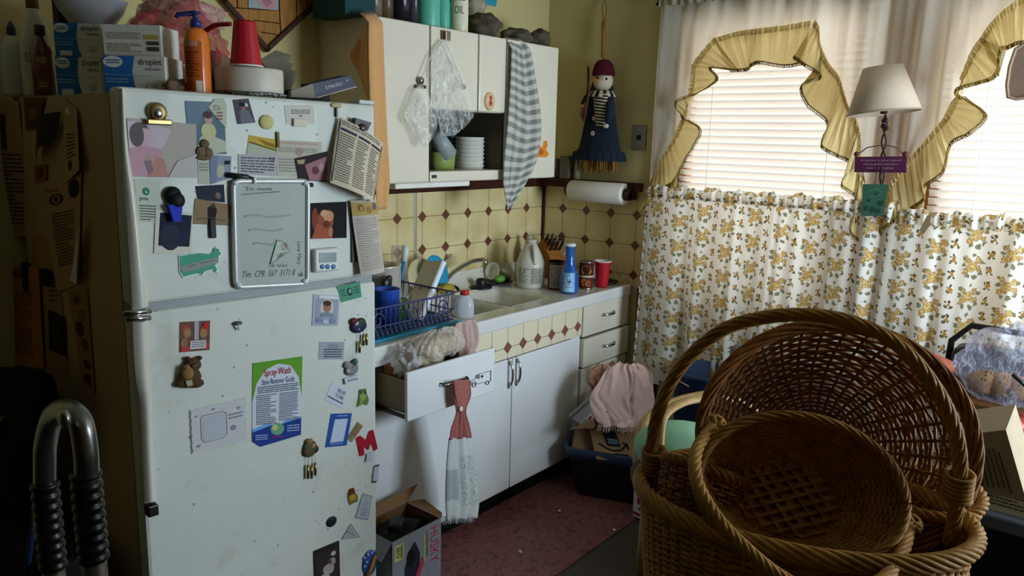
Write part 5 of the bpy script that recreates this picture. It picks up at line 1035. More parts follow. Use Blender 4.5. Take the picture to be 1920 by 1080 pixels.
# ---------------------------------------------------------------- magnets on the doors
def sheet(name, label, cat, px, col, art, lift=.0012, curl=None, th=.0008, group=None, outline=None, parent=None):
    S = Sheet(fpx(px, lift), curl, n=FN); S.base(paint(col) if isinstance(col, str) else col, th, outline=outline)
    for a in art: getattr(S, a[0])(*a[1:])
    return S.done(name, label, cat, parent, group)
def fblob(px, py, rx, ry, d, mt, b, lift=.003, amp=0, seed=0):
    """flattish rounded relief on the door (radii in px)"""
    c = fp(px, py, lift); k = dep(c)/FPX; M = MF.to_3x3().to_4x4() @ Matrix.Diagonal((1, 1, 1, 1)); b.sphere(c, (rx*k*1.25, d, ry*k*1.03), mt, 18, 12, amp, 6, seed, M=M)
sheet('baby_photo', 'large soft focus photo of a sleeping baby held by the bulldog clip on the freezer', 'photo', [(238, 221), (368, 233), (369, 333), (245, 331)], 'aea79c', [('p', [(0, .05), (.35, .03), (.62, .15), (.5, .45), (.3, .62), (0, .55)], 'c3b7c0'), ('e', .17, .27, .15, .22, '6b5f62'), ('e', .25, .35, .14, .2, 'c9aeb4'), ('e', .12, .28, .1, .2, '645a5c'), ('p', [(0, .52), (.2, .45), (.45, .5), (.5, .95), (0, 1)], 'bd96a0'), ('p', [(.3, .6), (.5, .68), (.55, 1), (.25, 1)], 'b9857a'), ('e', .3, .68, .06, .09, 'b59a92'), ('p', [(.2, .72), (.26, .95), (.33, .9), (.3, .7)], '8b747a'), ('p', [(.55, 1), (.7, .7), (1, .55), (1, 1)], 'bab6b4')], .004)
b = B(); b.box(MI @ fp(298, 229, .012), (.06, .014, .014), BRASS, .003, MF); fblob(296, 210, 14, 17, .006, BRASS, b, .010); fblob(296, 212, 8, 10, .008, STEEL, b, .012); tag(b.build('bulldog_clip'), 'brass bulldog clip magnet at the top left of the freezer door', 'clip')
sheet('portrait_photo', 'blue portrait photo of a person in a pale dress, right of the baby photo', 'photo', [(347, 189), (419, 192), (425, 289), (355, 288)], '5f7482', [('p', [(0, 0), (1, 0), (1, .3), (.6, .1), (.2, .5), (0, .6)], '6c8290'), ('p', [(.15, 1), (.3, .7), (.5, .55), (.75, .68), (1, .75), (1, .95), (.6, 1)], 'b9bda6'), ('e', .55, .56, .2, .16, 'c2c08e'), ('e', .56, .33, .11, .1, 'b89a8a'), ('e', .55, .25, .12, .07, '4d3f48')], .0014)
sheet('fan_card', 'pale wedge shaped card magnet overlapping the blue portrait', 'magnet', [(390, 184), (426, 184), (426, 242), (390, 242)], 'b9bca8', [('t', 'AUTO', .25, .22, .62, .4, '4f5650', 90), ('lines', .45, .45, .75, .75, 3, '8a5a4c')], .003, None, .001, None, [(.02, .3), (.35, .03), (.8, .0), (.98, .25), (.95, .98), (.7, .8)])
sheet('snapshot', 'small dark snapshot of a person in grey, tilted, at the top of the freezer', 'photo', [(436, 187), (466, 185), (479, 230), (445, 233)], '4d4a52', [('p', [(.2, 1), (.25, .5), (.5, .4), (.8, .5), (.95, 1)], '6e6c78'), ('e', .52, .33, .14, .12, '9a6a60'), ('e', .5, .22, .16, .1, '211f24'), ('e', .75, .25, .09, .08, 'c9c6c0')])
b = B(); fblob(500, 229, 12, 13, .006, mat('c6bd7d', .5), b); tag(b.build('round_magnet'), 'round pale yellow magnet near the top middle of the freezer door', 'magnet')
sheet('appointment_card', 'white printed card at the top right of the freezer under a white magnet', 'card', [(533, 197), (589, 197), (590, 232), (537, 232)], 'c9c5ba', [('lines', .2, .25, .85, .5, 3, '4a4a48'), ('e', .52, .58, .05, .05, '6a6a66')])
b = B(); b.box(MI @ fp(562, 230, .005), (.042, .008, .021), mat('d2cab6', .5), .002, MF); tag(b.build('square_magnet'), 'plain white rectangular magnet holding the printed card', 'magnet')
sheet('yellow_card', 'yellow bordered map card with a torn brown top, upper freezer door', 'card', [(467, 253), (518, 262), (519, 292), (462, 289)], 'bda23e', [('p', [(.02, .4), (1, .75), (.98, 1), (0, 1)], 'aeb3a0'), ('p', [(.3, .1), (.9, .3), (1, .55), (.6, .4)], '8a6d2e'), ('scrib', [(.05, .36), (1, .68)], '4a4630', .06)])
b = B(); b.box(MI @ fp(521, 262, .004), (.008, .006, .042), mat('7d6c42', .6), .001, MF); tag(b.build('wooden_peg'), 'thin brown peg magnet beside the yellow bordered card', 'magnet')
sheet('receipt', 'faint pinkish receipt in the upper middle of the freezer door', 'paper', [(516, 262), (603, 266), (602, 334), (520, 331)], 'b7b3a4', [('r', 0, .05, .92, .1, 'b59a88'), ('e', .5, .3, .08, .12, 'a98a86'), ('lines', .05, .2, .9, .34, 3, '8b877a'), ('lines', .05, .5, .5, .9, 5, '98948a')], .0012, None, .0005)
sheet('prescription_slip', 'grey lined slip below the yellow bordered card', 'paper', [(447, 289), (519, 291), (518, 331), (447, 326)], 'aeaeb0', [('lines', .06, .14, .95, .95, 6, '55555c'), ('t', '25.00', .78, .1, .95, .28, '3c3c44')], .0018)
b = B(); BRN = mat('6e5c42', .6, 0, .3, 200)
for x, y, rx, ry in [(384, 270, 7, 8), (377, 284, 8, 9), (391, 286, 7, 9), (382, 296, 12, 4)]: fblob(x, y, rx, ry, .004, BRN, b, .006, .2, x)
tag(b.build('figure_magnet'), 'tiny brown figurine magnet between the baby photo and the blue portrait', 'magnet')
sheet('faded_photo', 'faded blue photo strip under the blue portrait photo', 'photo', [(393, 290), (434, 293), (432, 334), (394, 346)], '8791a2', [('e', .5, .6, .2, .25, 'b5b59c'), ('r', .68, .2, .95, .36, '1f1e22'), ('p', [(0, 0), (.35, .02), (.3, 1), (0, 1)], '77829a')], .0012)
sheet('note_strip', 'thin pale paper strip hanging below the blue portrait photo', 'paper', [(370, 290), (391, 290), (394, 345), (372, 345)], 'b5b7a9', [('lines', .1, .3, .9, .6, 3, '8a8c80')])
b = B(); b.tube([fp(427, 328, .008), fp(462, 332, .008), fp(476, 336, .008)], [.0075, .0075, .004], mat('18181b', .4), 10); tag(b.build('marker_pen'), 'black marker pen lying along the top of the whiteboard', 'pen')
# whiteboard
cs = [(436, 338), (578, 338), (577, 533), (441, 540)]
t = thing('whiteboard', 'small framed whiteboard with faint handwriting on the freezer door', 'whiteboard', fp(510, 536, .006))
S = Sheet(fpx(cs, .010), None, n=FN); S.base(mat('a9afa8', .5, 0, .06, 14), .008)
S.t('Tim  CPR  567  3171 8', .08, .845, .80, .905, '4a5053', 0, .03); S.t('cell  home', .44, .785, .70, .82, '6a7072'); S.t('Love Mary', .83, .58, .90, .80, '5a6063', 90); S.t('To: mom', .15, .06, .50, .095, '666c6e'); S.scrib([(.1, .13), (.6, .105)], '6a7070', .008); S.t('ok', .86, .87, .93, .92, '5a6063')
for i in range(3): S.scrib([(.14+.05*i, .33+.13*i), (.3, .32+.13*i), (.5, .345+.13*i), (.75-.1*i, .325+.13*i)], '989e96', .014)
S.done('writing_surface', parent=t)
b = B(); P4 = fpx(cs, .010); ce = sum(P4, V())/4; P4 = [ce+(p-ce)*.985 for p in P4]; b.tube(corner(P4, .02), .0075, mat('c7cbc9', .3, .2), 10, closed=True); b.build('frame', t)
b = B()
for x, y in ((441, 343), (573, 343), (572, 528), (447, 534)): fblob(x, y, 5, 5, .008, mat('d6d8d4', .4), b, .014)
b.build('corner_cap', t); b = B(); b.box(MI @ fp(477, 338, .018), (.008, .012, .018), mat('d2d4d0', .4), .002, MF); b.build('pen_clip', t)
sheet('triangle_magnet', 'clear green edged wedge magnet on the lower part of the whiteboard', 'magnet', [(506, 449), (545, 449), (545, 498), (506, 498)], 'b7c0b2', [('scrib', [(.02, .95), (.35, .02), (.72, .12), (.97, .42), (.02, .95)], '6c7f6e', .03), ('t', 'CPR', .55, .15, .85, .4, '93664c'), ('scrib', [(.35, .72), (.75, .48)], '8a8f86', .03), ('t', 'call', .35, .5, .58, .66, '93664c')], .0125, None, .001, None, [(.02, .95), (.35, .02), (.72, .12), (.97, .42)])
sheet('notice_card', 'white notice with a round green emblem and the word you, left edge of the freezer', 'card', [(251, 335), (302, 338), (294, 418), (262, 416)], 'bfc5b6', [('e', .42, .28, .15, .09, '2f7a5c'), ('p', [(.38, .24), (.5, .3), (.42, .33)], 'bfc5b6'), ('t', 'you', .12, .42, .5, .52, '3a403c'), ('lines', .08, .6, .9, .98, 6, '6a706a')])
sheet('polaroid', 'white framed instant photo of dark blue figures under the blue clip', 'photo', [(292, 393), (362, 398), (358, 477), (289, 475)], 'cfcdbc', [('p', [(.12, .06), (.97, .08), (.94, .82), (.1, .82)], '1d2336'), ('e', .42, .62, .28, .3, '2d3040'), ('e', .8, .6, .14, .2, '242a42'), ('r', .12, .68, .9, .8, '272c3c')], .003)
b = B(); BLK2 = mat('101014', .55); fblob(324, 366, 13, 16, .012, BLK2, b, .008); fblob(332, 376, 12, 15, .010, BLK2, b, .016); c0 = [(316, 384), (343, 384), (339, 416), (326, 416)]; b.poly(fpx(c0, .022), mat('0f2cb4', .55), -FN*.014); tag(b.build('chip_clip'), 'black and cobalt blue chip clip magnet above the instant photo', 'clip')
sheet('dark_photo', 'dark landscape photo peeking out above the brown snapshot', 'photo', [(366, 349), (420, 346), (422, 380), (370, 374)], '2a2d3a', [('e', .76, .62, .1, .2, '7c6660')], .001)
sheet('brown_snapshot', 'brown snapshot of a person dressed in black, left of the whiteboard', 'photo', [(366, 372), (434, 384), (428, 423), (361, 420)], '8a7458', [('p', [(.35, .3), (.5, .12), (.62, .32), (.6, .75), (.4, .75)], '231c1c'), ('e', .5, .17, .06, .1, '4d3a30'), ('scrib', [(.1, .8), (.5, .68), (.9, .8)], '5b4a38', .03)], .002)
b = B(); b.box(MI @ fp(399, 428, .006), (.017, .006, .052), mat('2b2b31', .5), .003, MF); tag(b.build('bar_magnet'), 'dark narrow bar magnet below the brown snapshot', 'magnet')
usa = [(.0, .28), (.45, .17), (.68, .20), (.78, .12), (.80, .0), (.92, .03), (.93, .12), (.98, .18), (.9, .3), (.88, .5), (.82, .58), (.88, .74), (.84, .82), (.76, .72), (.58, .8), (.52, .92), (.42, .86), (.3, .9), (.1, .98), (.02, .82)]
sheet('map_magnet', 'mint green magnet shaped like a country map below the instant photo', 'magnet', [(335, 462), (421, 462), (421, 523), (335, 523)], 'd6e2da', [('p', [((u-.5)*.93+.48, (v-.5)*.9+.5) for u, v in usa], '4e9c80'), ('p', [(.03, .60), (.86, .32), (.86, .5), (.10, .82)], '8d938c'), ('scrib', [(.15, .62), (.36, .56)], '54605a', .02), ('scrib', [(.45, .52), (.78, .42)], '54605a', .02)], .003, None, .003, None, usa)
cu_ = lambda u, v: .030*math.sin(PI*u)*.4+.05*v*v*.5+.012*math.sin(u*3)
sheet('printed_calendar', 'curled printed schedule page hanging at the top right of the freezer', 'paper', [(636, 219), (718, 270), (692, 378), (610, 342)], 'c9bda6', [('scrib', [(.03, .02), (.02, .97)], '3a3440', .018), ('scrib', [(.97, .05), (.97, .98)], '4a3440', .018), ('r', .06, .13, .34, .165, '2d2e44'), ('r', .38, .13, .64, .165, '2d2e44'), ('r', .68, .13, .94, .165, '2d2e44'), ('lines', .06, .03, .9, .1, 2, '6f675c'), ('lines', .06, .2, .32, .94, 20, '7d7365', .45, 1), ('lines', .38, .2, .62, .94, 20, '7d7365', .45, 2), ('lines', .68, .2, .92, .94, 20, '7d7365', .45, 3)], .012, cu_, .0005)
b = B(); q = [fp(*c, .028) for c in ((668, 221), (697, 230), (684, 256), (663, 249))]; b.poly(q, mat('2a211f', .4), -FN*.02); fblob(680, 240, 8, 8, .008, mat('3a2c2a', .3), b, .03); tag(b.build('camera_magnet'), 'small dark camera shaped magnet holding the curled schedule page', 'magnet')
b = B(); fblob(631, 198, 10, 5, .004, mat('b5a884', .5), b); b.box(MI @ fp(631, 210, .005), (.006, .008, .028), DKMET, .001, MF); tag(b.build('flower_clip'), 'cream flower topped clip at the upper right of the freezer', 'clip')
sheet('framed_photo', 'dark purple framed photo with pink flowers half under the schedule page', 'photo', [(552, 297), (614, 284), (613, 341), (560, 338)], '2b2427', [('p', [(.28, .35), (1, .15), (1, .95), (.38, 1)], '9a6f74'), ('e', .6, .6, .12, .15, '6b3a40'), ('e', .8, .5, .1, .15, 'b08c8c'), ('p', [(.05, .1), (.3, .12), (.25, .3), (.08, .28)], 'a89a70')], .003)
b = B(); b.box(MI @ fp(576, 347, .004), (.04, .007, .012), BLK2, .003, MF); tag(b.build('bar_magnet'), 'short black bar magnet just right of the whiteboard top', 'magnet')
sheet('scan_photo', 'black photo of a coppery ultrasound baby face, right of the whiteboard', 'photo', [(580, 381), (650, 378), (650, 446), (580, 448)], '131013', [('e', .42, .5, .22, .3, '8f4a34'), ('e', .5, .38, .14, .16, 'c08a66'), ('e', .14, .45, .08, .32, '7a3c2a'), ('p', [(.05, 1), (.2, .55), (.45, .75), (.62, .7), (.6, 1)], '9c5238'), ('e', .45, .6, .08, .1, '6b3020'), ('e', .55, .82, .06, .14, 'b5765a'), ('e', .38, .3, .1, .1, 'c79878')])
t = thing('kitchen_timer', 'white digital kitchen timer with three blue buttons on the freezer door', 'timer', fp(611, 509, .01))
b = B(); k = dep(fp(611, 487))/FPX; b.box(MI @ fp(611, 487, .009), (45*k*1.2, .018, 44*k), mat('c9c9be', .35), .006, MF, seg=3); b.build('case', t)
b = B(); b.poly(fpx([(599, 474), (631, 473), (631, 491), (599, 493)], .0192), mat('6d7a78', .2), -FN*.001); b.build('screen', t)
for x in (604, 614, 625): b = B(); fblob(x, 500, 4.2, 4.5, .003, mat('3f6a9a', .4), b, .018); b.build('button', t)
b = B(); b.box(MI @ fp(664, 440, .004), (.02, .006, .17), mat('5a5145', .7), .001, MF)
tag(b.build('notepad_backing'), 'dark brown backing strip left of the long handwritten list', 'paper')
sheet('shopping_list', 'long curling handwritten list with a flowered header at the right freezer edge', 'paper', [(657, 376), (706, 374), (716, 508), (672, 517)], 'b9b0a2', [('r', 0, .03, 1, .2, 'b09858'), ('e', .3, .1, .12, .05, '8d5a3a'), ('e', .6, .13, .12, .05, '94753a'), ('e', .85, .09, .1, .05, '6d5a6a'), ('lines', .08, .24, .92, .95, 24, '857f7c', .25)], .012, lambda u, v: .014*v*v+.010*math.sin(PI*u), .0006)
# lower door
sheet('green_note', 'green banknote like card at the top right of the lower fridge door', 'card', [(632, 538), (675, 527), (678, 557), (640, 567)], '4f9074', [('e', .48, .48, .12, .26, '24403a'), ('e', .5, .45, .06, .14, '7fae94'), ('lines', .1, .25, .32, .75, 3, '2f6a54'), ('lines', .68, .25, .92, .75, 3, '2f6a54')], .0015)
sheet('framed_portrait', 'clear framed portrait of a child with an oval border, under the green card', 'photo', [(588, 552), (637, 555), (634, 611), (585, 611)], 'a9aebb', [('p', [(.1, .12), (.95, .12), (.92, .95), (.08, .95)], '969daa'), ('e', .53, .42, .26, .3, 'c3bfba'), ('e', .53, .38, .15, .17, '9a705e'), ('e', .52, .26, .16, .09, '4d2c28'), ('p', [(.3, .6), (.5, .52), (.75, .6), (.78, .7), (.3, .7)], '7d8494'), ('r', .2, .02, .95, .11, 'd6d6d6'), ('e', .25, .8, .12, .09, '7d88a8'), ('e', .5, .86, .12, .08, 'b9bdc9'), ('e', .78, .82, .12, .09, '8490ae')], .002)
def chime(name, label, parts, tubes, z0, lab2=None):
    px0 = parts[0]; t = thing(name, label, 'magnet', fp(px0[0], px0[1]+30, .004)); b = B()
    for x, y, rx, ry, col in parts: fblob(x, y, rx, ry, .006, mat(col, .5, 0, .2, 90), b, .008, .1, x)
    b.build('figurine', t)
    for x, y0, y1 in tubes:
        b = B(); b.tube([fp(x, y0, .010), fp(x, y1, .010)], .0042, BRASS, 8); b.tube([fp(x, y0-14, .009), fp(x, y0, .010)], .0008, mat('8fb0a8', .6), 4); b.build('chime_tube', t)
chime('chime_magnet', 'snowman figurine magnet with dangling brass chimes on the lower fridge door', [(673, 612, 14, 12, '26304a'), (664, 603, 7, 7, '5a2026'), (668, 607, 5, 6, 'b9b2aa'), (678, 603, 7, 7, '2f4a34'), (672, 616, 4, 4, 'b3aab0')], [(674, 640, 661), (681, 628, 648), (687, 626, 647)], 0)
sheet('address_card', 'light grey business card below the framed portrait', 'card', [(599, 641), (646, 641), (644, 674), (597, 674)], '9da2ac', [('e', .55, .25, .25, .14, '8a8f9a'), ('lines', .2, .4, .9, .95, 4, '484c56')])
t = thing('figurine_magnet', 'little red and grey figurine magnet with a white name plate below it', 'magnet', fp(660, 720, .004)); b = B()
for x, y, rx, ry, col in [(660, 692, 12, 12, '7d7f86'), (664, 681, 5, 7, '2f4a38'), (651, 684, 6, 6, '8b8480'), (660, 688, 6, 5, '8d2c32'), (667, 678, 4, 6, '6b6a66'), (654, 695, 5, 6, 'b9aca6')]: fblob(x, y, rx, ry, .005, mat(col, .5), b, .007, .1, y)
b.build('figurine', t); sheet('name_plate', None, None, [(646, 710), (673, 703), (674, 714), (648, 721)], 'c9ccd2', [('t', 'Ashley', .15, .2, .9, .85, '2a2b33')], .009, None, .002, None, None, t)
sheet('tilted_card', 'white card with black type, tilted, near the middle right of the lower door', 'card', [(624, 716), (652, 730), (644, 767), (608, 748)], 'c6ccd8', [('t', 'READ AND', .45, .16, .92, .36, '3a3c48'), ('t', 'TO DINE', .40, .44, .86, .62, '3a3c48'), ('lines', .08, .74, .9, .9, 1, '5a5f6e')])
sheet('frog_magnet', 'green frog shaped magnet at the right edge of the lower door', 'magnet', [(669, 729), (692, 729), (692, 763), (669, 763)], '56753f', [('e', .5, .4, .25, .25, '8aa050'), ('e', .35, .2, .1, .1, '3a4a2a'), ('e', .65, .2, .1, .1, '3a4a2a'), ('p', [(.2, .95), (.3, .6), (.45, .62), (.4, .9)], '8aa050')], .003, None, .003, None, [(.2, .05), (.75, .0), (.85, .35), (1, .6), (.85, .9), (.45, .85), (0, 1), (.15, .5)])
sheet('collage_photo', 'red and gold holiday collage photo on the left of the lower fridge door', 'photo', [(337, 604), (394, 601), (393, 656), (336, 661)], '6e4a3c', [('e', .22, .3, .14, .2, 'a8443c'), ('e', .25, .38, .12, .16, '9a7a55'), ('e', .8, .35, .14, .2, 'a8443c'), ('e', .78, .42, .12, .16, '9a7a55'), ('r', .47, 0, .62, .62, 'a3a4a8'), ('e', .15, .7, .12, .18, '8a6a4a'), ('e', .2, .9, .16, .1, 'b8403e'), ('e', .88, .85, .1, .12, 'b8403e'), ('r', .34, .64, .86, .92, 'cfc9c8'), ('lines', .38, .68, .82, .9, 3, '6a6a70'), ('e', .85, .15, .09, .09, 'c22a34')])
b = B(); fblob(446, 606, 7, 4, .010, mat('55585c', .4), b, .006); b.tube([fp(446, 606, .012), fp(448, 612, .014), fp(447, 618, .006)], .003, mat('d6d6d2', .4), 6); tag(b.build('hook_magnet'), 'tiny grey hook magnet alone in the upper middle of the lower door', 'hook')
t = thing('teddy_magnet', 'brown teddy bear magnet holding a small bear, left side of the lower door', 'magnet', fp(355, 727, .004)); b = B(); TD = mat('54412c', .8, 0, .25, 150, bump=.5)
for x, y, rx, ry, d in [(355, 708, 18, 19, .014), (361, 684, 13, 13, .016), (352, 672, 4, 4, .008), (374, 671, 4, 4, .008), (342, 718, 11, 8, .012), (369, 719, 11, 8, .012)]: fblob(x, y, rx, ry, d, TD, b, .010, .06, x)
b.build('bear', t); b = B(); fblob(352, 700, 9, 13, .010, mat('8a6c42', .8), b, .020); fblob(350, 689, 5, 5, .008, mat('8a6c42', .8), b, .022); b.build('small_bear', t)
b = B(); b.poly(fpx([(348, 715), (360, 712), (362, 722), (352, 725)], .026), mat('a8a080', .6), -FN*.003); b.build('block', t)
b = B(); fblob(364, 685, 4, 4, .006, mat('77603f', .8), b, .026); fblob(366, 683, 1.5, 1.5, .003, mat('15100c', .4), b, .032); b.build('muzzle', t)
S = Sheet(fpx([(474, 681), (567, 668), (564, 815), (473, 822)], .002), None, n=FN); S.base('c9cfd8', .002, outline=[(0, 0), (1, 0), (1, 1.0), (.16, 1.12), (0, 1.04)])
S.p([(0, 0), (1, 0), (1, .5), (.93, .25), (.75, .09), (.5, .05), (.25, .11), (.08, .27), (0, .5)], '5f9a2a'); S.p([(0, .88), (.35, .80), (.5, .92), (.65, .80), (1, .76), (1, .78), (.6, .86), (0, .92)], '6fa4d8'); S.p([(0, .92), (.4, .84), (.6, .84), (1, .78), (1, 1.0), (.16, 1.12), (0, 1.04)], '1f3a86'); S.e(.5, .9, .14, .08, '6aa07a'); S.e(.45, .88, .06, .04, 'b8c87a'); S.lines(.06, .96, .3, 1.04, 3, '9fb2de'); S.lines(.7, .86, .96, .96, 3, '9fb2de')
S.t('Spray-Wash', .22, .10, .76, .22, 'b8283c', 0, .0); S.t('Stain Remover Guide', .18, .23, .84, .30, '2c2f7a'); S.lines(.1, .32, .92, .42, 4, '5b6068', .5, 2); S.lines(.08, .43, .47, .83, 16, '6d727c', .5, 3); S.lines(.54, .43, .93, .80, 16, '6d727c', .5, 4); S.t('Spray-Wash', .38, .985, .62, 1.02, 'c22a3c')
S.done('stain_guide', 'green and blue stain remover leaflet in the middle of the lower fridge door', 'leaflet')
sc_ = []
for i in range(48):
    a = i/48; e = a*4; k = int(e); f_ = e-k; w = .022*abs(math.sin(f_*PI*6)); sc_.append([(f_, w), (1-w, f_), (1-f_, 1-w), (w, 1-f_)][k])
sheet('scalloped_frame', 'pale scalloped paper frame with a blank square window, left of the leaflet', 'picture frame', [(356, 768), (462, 744), (465, 826), (360, 852)], 'c4c5c4', [('scrib', [(.2, .2), (.55, .2), (.62, .26), (.62, .72), (.55, .8), (.22, .8), (.17, .72), (.17, .26), (.2, .2)], '7a7268', .014), ('p', [(.21, .23), (.54, .23), (.59, .28), (.59, .71), (.53, .77), (.22, .77), (.2, .7)], 'b4b9bf'), ('scrib', [(.0, .02), (.0, .98)], '6d665e', .012), ('lines', .66, .3, .92, .45, 2, '8f8a98'), ('e', .74, .62, .05, .06, '8a86a0'), ('e', .1, .18, .02, .02, '9a8a86'), ('e', .85, .2, .03, .03, '9a8f8a'), ('e', .12, .85, .03, .03, '98908a'), ('e', .4, .1, .03, .02, '9a8a86')], .002, None, .0015, None, sc_)
chime('chime_magnet', 'bird and flower figurine magnet with three dangling brass chimes beside the leaflet', [(582, 842, 12, 15, '4f5238'), (580, 828, 6, 6, '8a6a3a'), (586, 836, 6, 7, 'b07a4a'), (577, 846, 5, 7, '8f3a34'), (592, 842, 5, 7, '2f3128')], [(577, 872, 897), (584, 873, 897), (591, 868, 891)], 0)
sheet('photo_frame', 'royal blue rectangular picture frame magnet holding blank white paper', 'picture frame', [(621, 776), (660, 775), (650, 835), (610, 839)], '2b4f9a', [('p', [(.22, .17), (.84, .16), (.8, .86), (.18, .87)], 'bcc8dc'), ('lines', .3, .05, .8, .12, 1, '8fa8d8'), ('lines', .2, .9, .8, .96, 1, '8fa8d8')], .002, None, .002)
sheet('label_magnet', 'small tan label magnet tilted beside the blue frame', 'magnet', [(651, 822), (671, 791), (681, 799), (660, 829)], '8f7f5e', [('t', 'DREAM', .12, .1, .9, .4, '3a2f20'), ('t', 'BIG', .3, .5, .9, .88, '9a3a2c')], .003, None, .003)
sheet('letter_magnet', 'plain red letter M magnet at the right edge of the lower door', 'magnet', [(667, 818), (700, 806), (709, 843), (675, 856)], 'a3162c', [], .003, None, .004, None, [(0, .1), (.25, .05), (.5, .35), (.75, 0), (1, .0), (1, .95), (.78, 1), (.72, .55), (.5, .85), (.3, .6), (.25, 1), (0, 1)])
sheet('clear_tag', 'little clear tag with a dark left edge below the red letter', 'tag', [(687, 850), (699, 846), (697, 865), (684, 866)], 'b4bcc8', [('r', 0, .2, .15, 1, '45484e')], .003)
sheet('clear_tag', 'narrow clear tag with a dark outline at the door\'s right edge', 'tag', [(701, 873), (711, 871), (709, 904), (697, 905)], 'b4bcc8', [('scrib', [(1, .02), (.1, .05), (.05, .95), (.7, .98)], '3f4248', .1)], .003)
t_ = [(0, .35), (.2, .05), (.6, .0), (.75, .3), (1, .55), (.95, .8), (.2, 1), (.05, .7)]
sheet('house_magnet', 'small yellow, red and brown house magnet, lower right of the door', 'magnet', [(652, 916), (671, 914), (672, 944), (653, 948)], '8c7a2e', [('p', [(0, .35), (.2, .05), (.6, 0), (.75, .3), (.3, .5)], '6a2c1e'), ('e', .45, .55, .25, .18, 'c09038'), ('r', .3, .75, .9, .88, '5d7030')], .004, None, .004, None, t_)
sheet('clear_photo_sleeve', 'empty clear photo sleeve tilted to the right of the house magnet', 'sleeve', [(680, 925), (698, 930), (690, 975), (666, 971)], 'a9b2b8', [('scrib', [(.05, .02), (.98, .02), (.98, .98), (.02, .98), (.05, .02)], '868d90', .04), ('e', .55, .4, .2, .2, 'a3acb0'), ('lines', .3, .6, .8, .9, 3, '949ba0')], .002)
b = B(); fblob(622, 978, 9, 10, .004, mat('222428', .5), b); tag(b.build('disc_magnet'), 'plain black round magnet on the lower fridge door', 'magnet')
sheet('triangle_sticker', 'clear triangular sticker outlined in green, right of the black round magnet', 'sticker', [(641, 982), (675, 982), (675, 1011), (641, 1011)], 'a8b3b3', [('scrib', [(.48, .02), (.98, .85), (.02, .98), (.48, .02)], '74827c', .04), ('scrib', [(.48, .3), (.68, .72), (.28, .8), (.48, .3)], '8b9894', .03), ('scrib', [(.3, .5), (.7, .75)], '6d7a76', .05)], .002, None, .001, None, [(.48, .02), (.98, .85), (.02, .98)])
sheet('dark_picture', 'black edged picture of two pale figures at the bottom of the fridge door', 'picture', [(588, 1034), (636, 1014), (638, 1088), (590, 1100)], '2b2322', [('p', [(.08, .1), (.92, .1), (.92, 1), (.08, 1)], '352b2a'), ('e', .55, .62, .22, .14, 'a89c98'), ('e', .7, .45, .14, .1, '9a8c88'), ('e', .4, .85, .2, .14, 'b0a49e'), ('e', .75, .25, .1, .06, 'b9b4b4'), ('e', .62, .44, .05, .05, '4a3f3c')], .003, None, .003)
t = thing('pen_magnet', 'blue starred magnet with an orange pencil across it, bottom right of the fridge', 'magnet', fp(693, 1082, .004)); b = B(); fblob(693, 1056, 13, 26, .006, mat('27509a', .4), b); b.build('backing', t)
b = B(); b.tube([fp(704, 1042, .014), fp(686, 1090, .014)], .007, mat('b5762f', .5), 8); b.build('pencil', t)
b = B()
for x, y in ((684, 1046), (690, 1040), (688, 1054), (684, 1062), (697, 1036)): fblob(x, y, 1.6, 1.8, .003, mat('d6dce6', .5), b, .010)
b.build('star', t)
# ---------------------------------------------------------------- side papers
SO = MF @ V((XL+.008, .075, 0)); SN = ((MF @ V((shx(XL+.008, .70), .70, 0)))-SO).cross(FU).normalized(); SN = SN if SN.x < 0 else -SN
def sp(x, y, lift=0.0): return pl(x, y, SO+SN*lift, SN)
def side(name, label, cat, px, col, art=(), lift=.003, curl=None, outline=None, th=.0006):
    S = Sheet([sp(x, y, lift) for x, y in px], curl, n=SN); S.base(col, th, outline=outline)
    for a in art: getattr(S, a[0])(*a[1:])
    return S.done(name, label, cat)
side('letter_page', 'long typed page taped at the far left of the dark fridge side', 'paper', [(3, 187), (36, 190), (52, 445), (3, 440)], 'a98a63', [('r', .05, .1, .6, .35, '4a2c20'), ('lines', .1, .38, .95, .92, 18, '4d3b28')], .004, lambda u, v: .02*math.sin(u*3+v))
side('dark_snapshot', 'dark curled photo near the top of the fridge side', 'photo', [(71, 222), (114, 209), (106, 258), (68, 299)], '322820', [('p', [(.2, .3), (.6, .2), (.5, .7), (.3, .8)], '4d4038')], .012, lambda u, v: .02*math.sin(PI*u))
side('tabbed_note', 'tall note with a curled corner right of the dark curled photo', 'paper', [(118, 185), (144, 205), (160, 318), (122, 345)], 'b0906a', [('e', .3, .12, .15, .05, 'd8c8a8'), ('lines', .2, .4, .8, .75, 7, '5f4a32'), ('e', .4, .82, .14, .07, '4a2418')], .006, lambda u, v: .015*v*u)
side('eye_leaflet', 'leaflet with a drawn eye pinned in the middle of the fridge side', 'leaflet', [(68, 344), (152, 325), (148, 532), (108, 548)], 'b3906c', [('t', 'Vision', .15, .07, .5, .11, '3a2a1c'), ('e', .42, .18, .18, .05, '3a2618'), ('e', .42, .18, .10, .04, 'a9805c'), ('e', .42, .18, .05, .025, '1c120c'), ('e', .85, .12, .12, .08, '2a1a12'), ('lines', .25, .3, .85, .8, 18, '5d452e')], .005)
side('white_flap', 'pale folded flap hanging from the right edge of the eye leaflet', 'paper', [(146, 430), (156, 405), (152, 532), (132, 526)], 'd6d2c6', [], .014, lambda u, v: .012*u)
side('orange_photo', 'small orange photo above the eye leaflet on the fridge side', 'photo', [(64, 310), (88, 308), (87, 338), (66, 343)], '8a5a30', [('r', .3, .2, .7, .8, '5a3018')], .004)
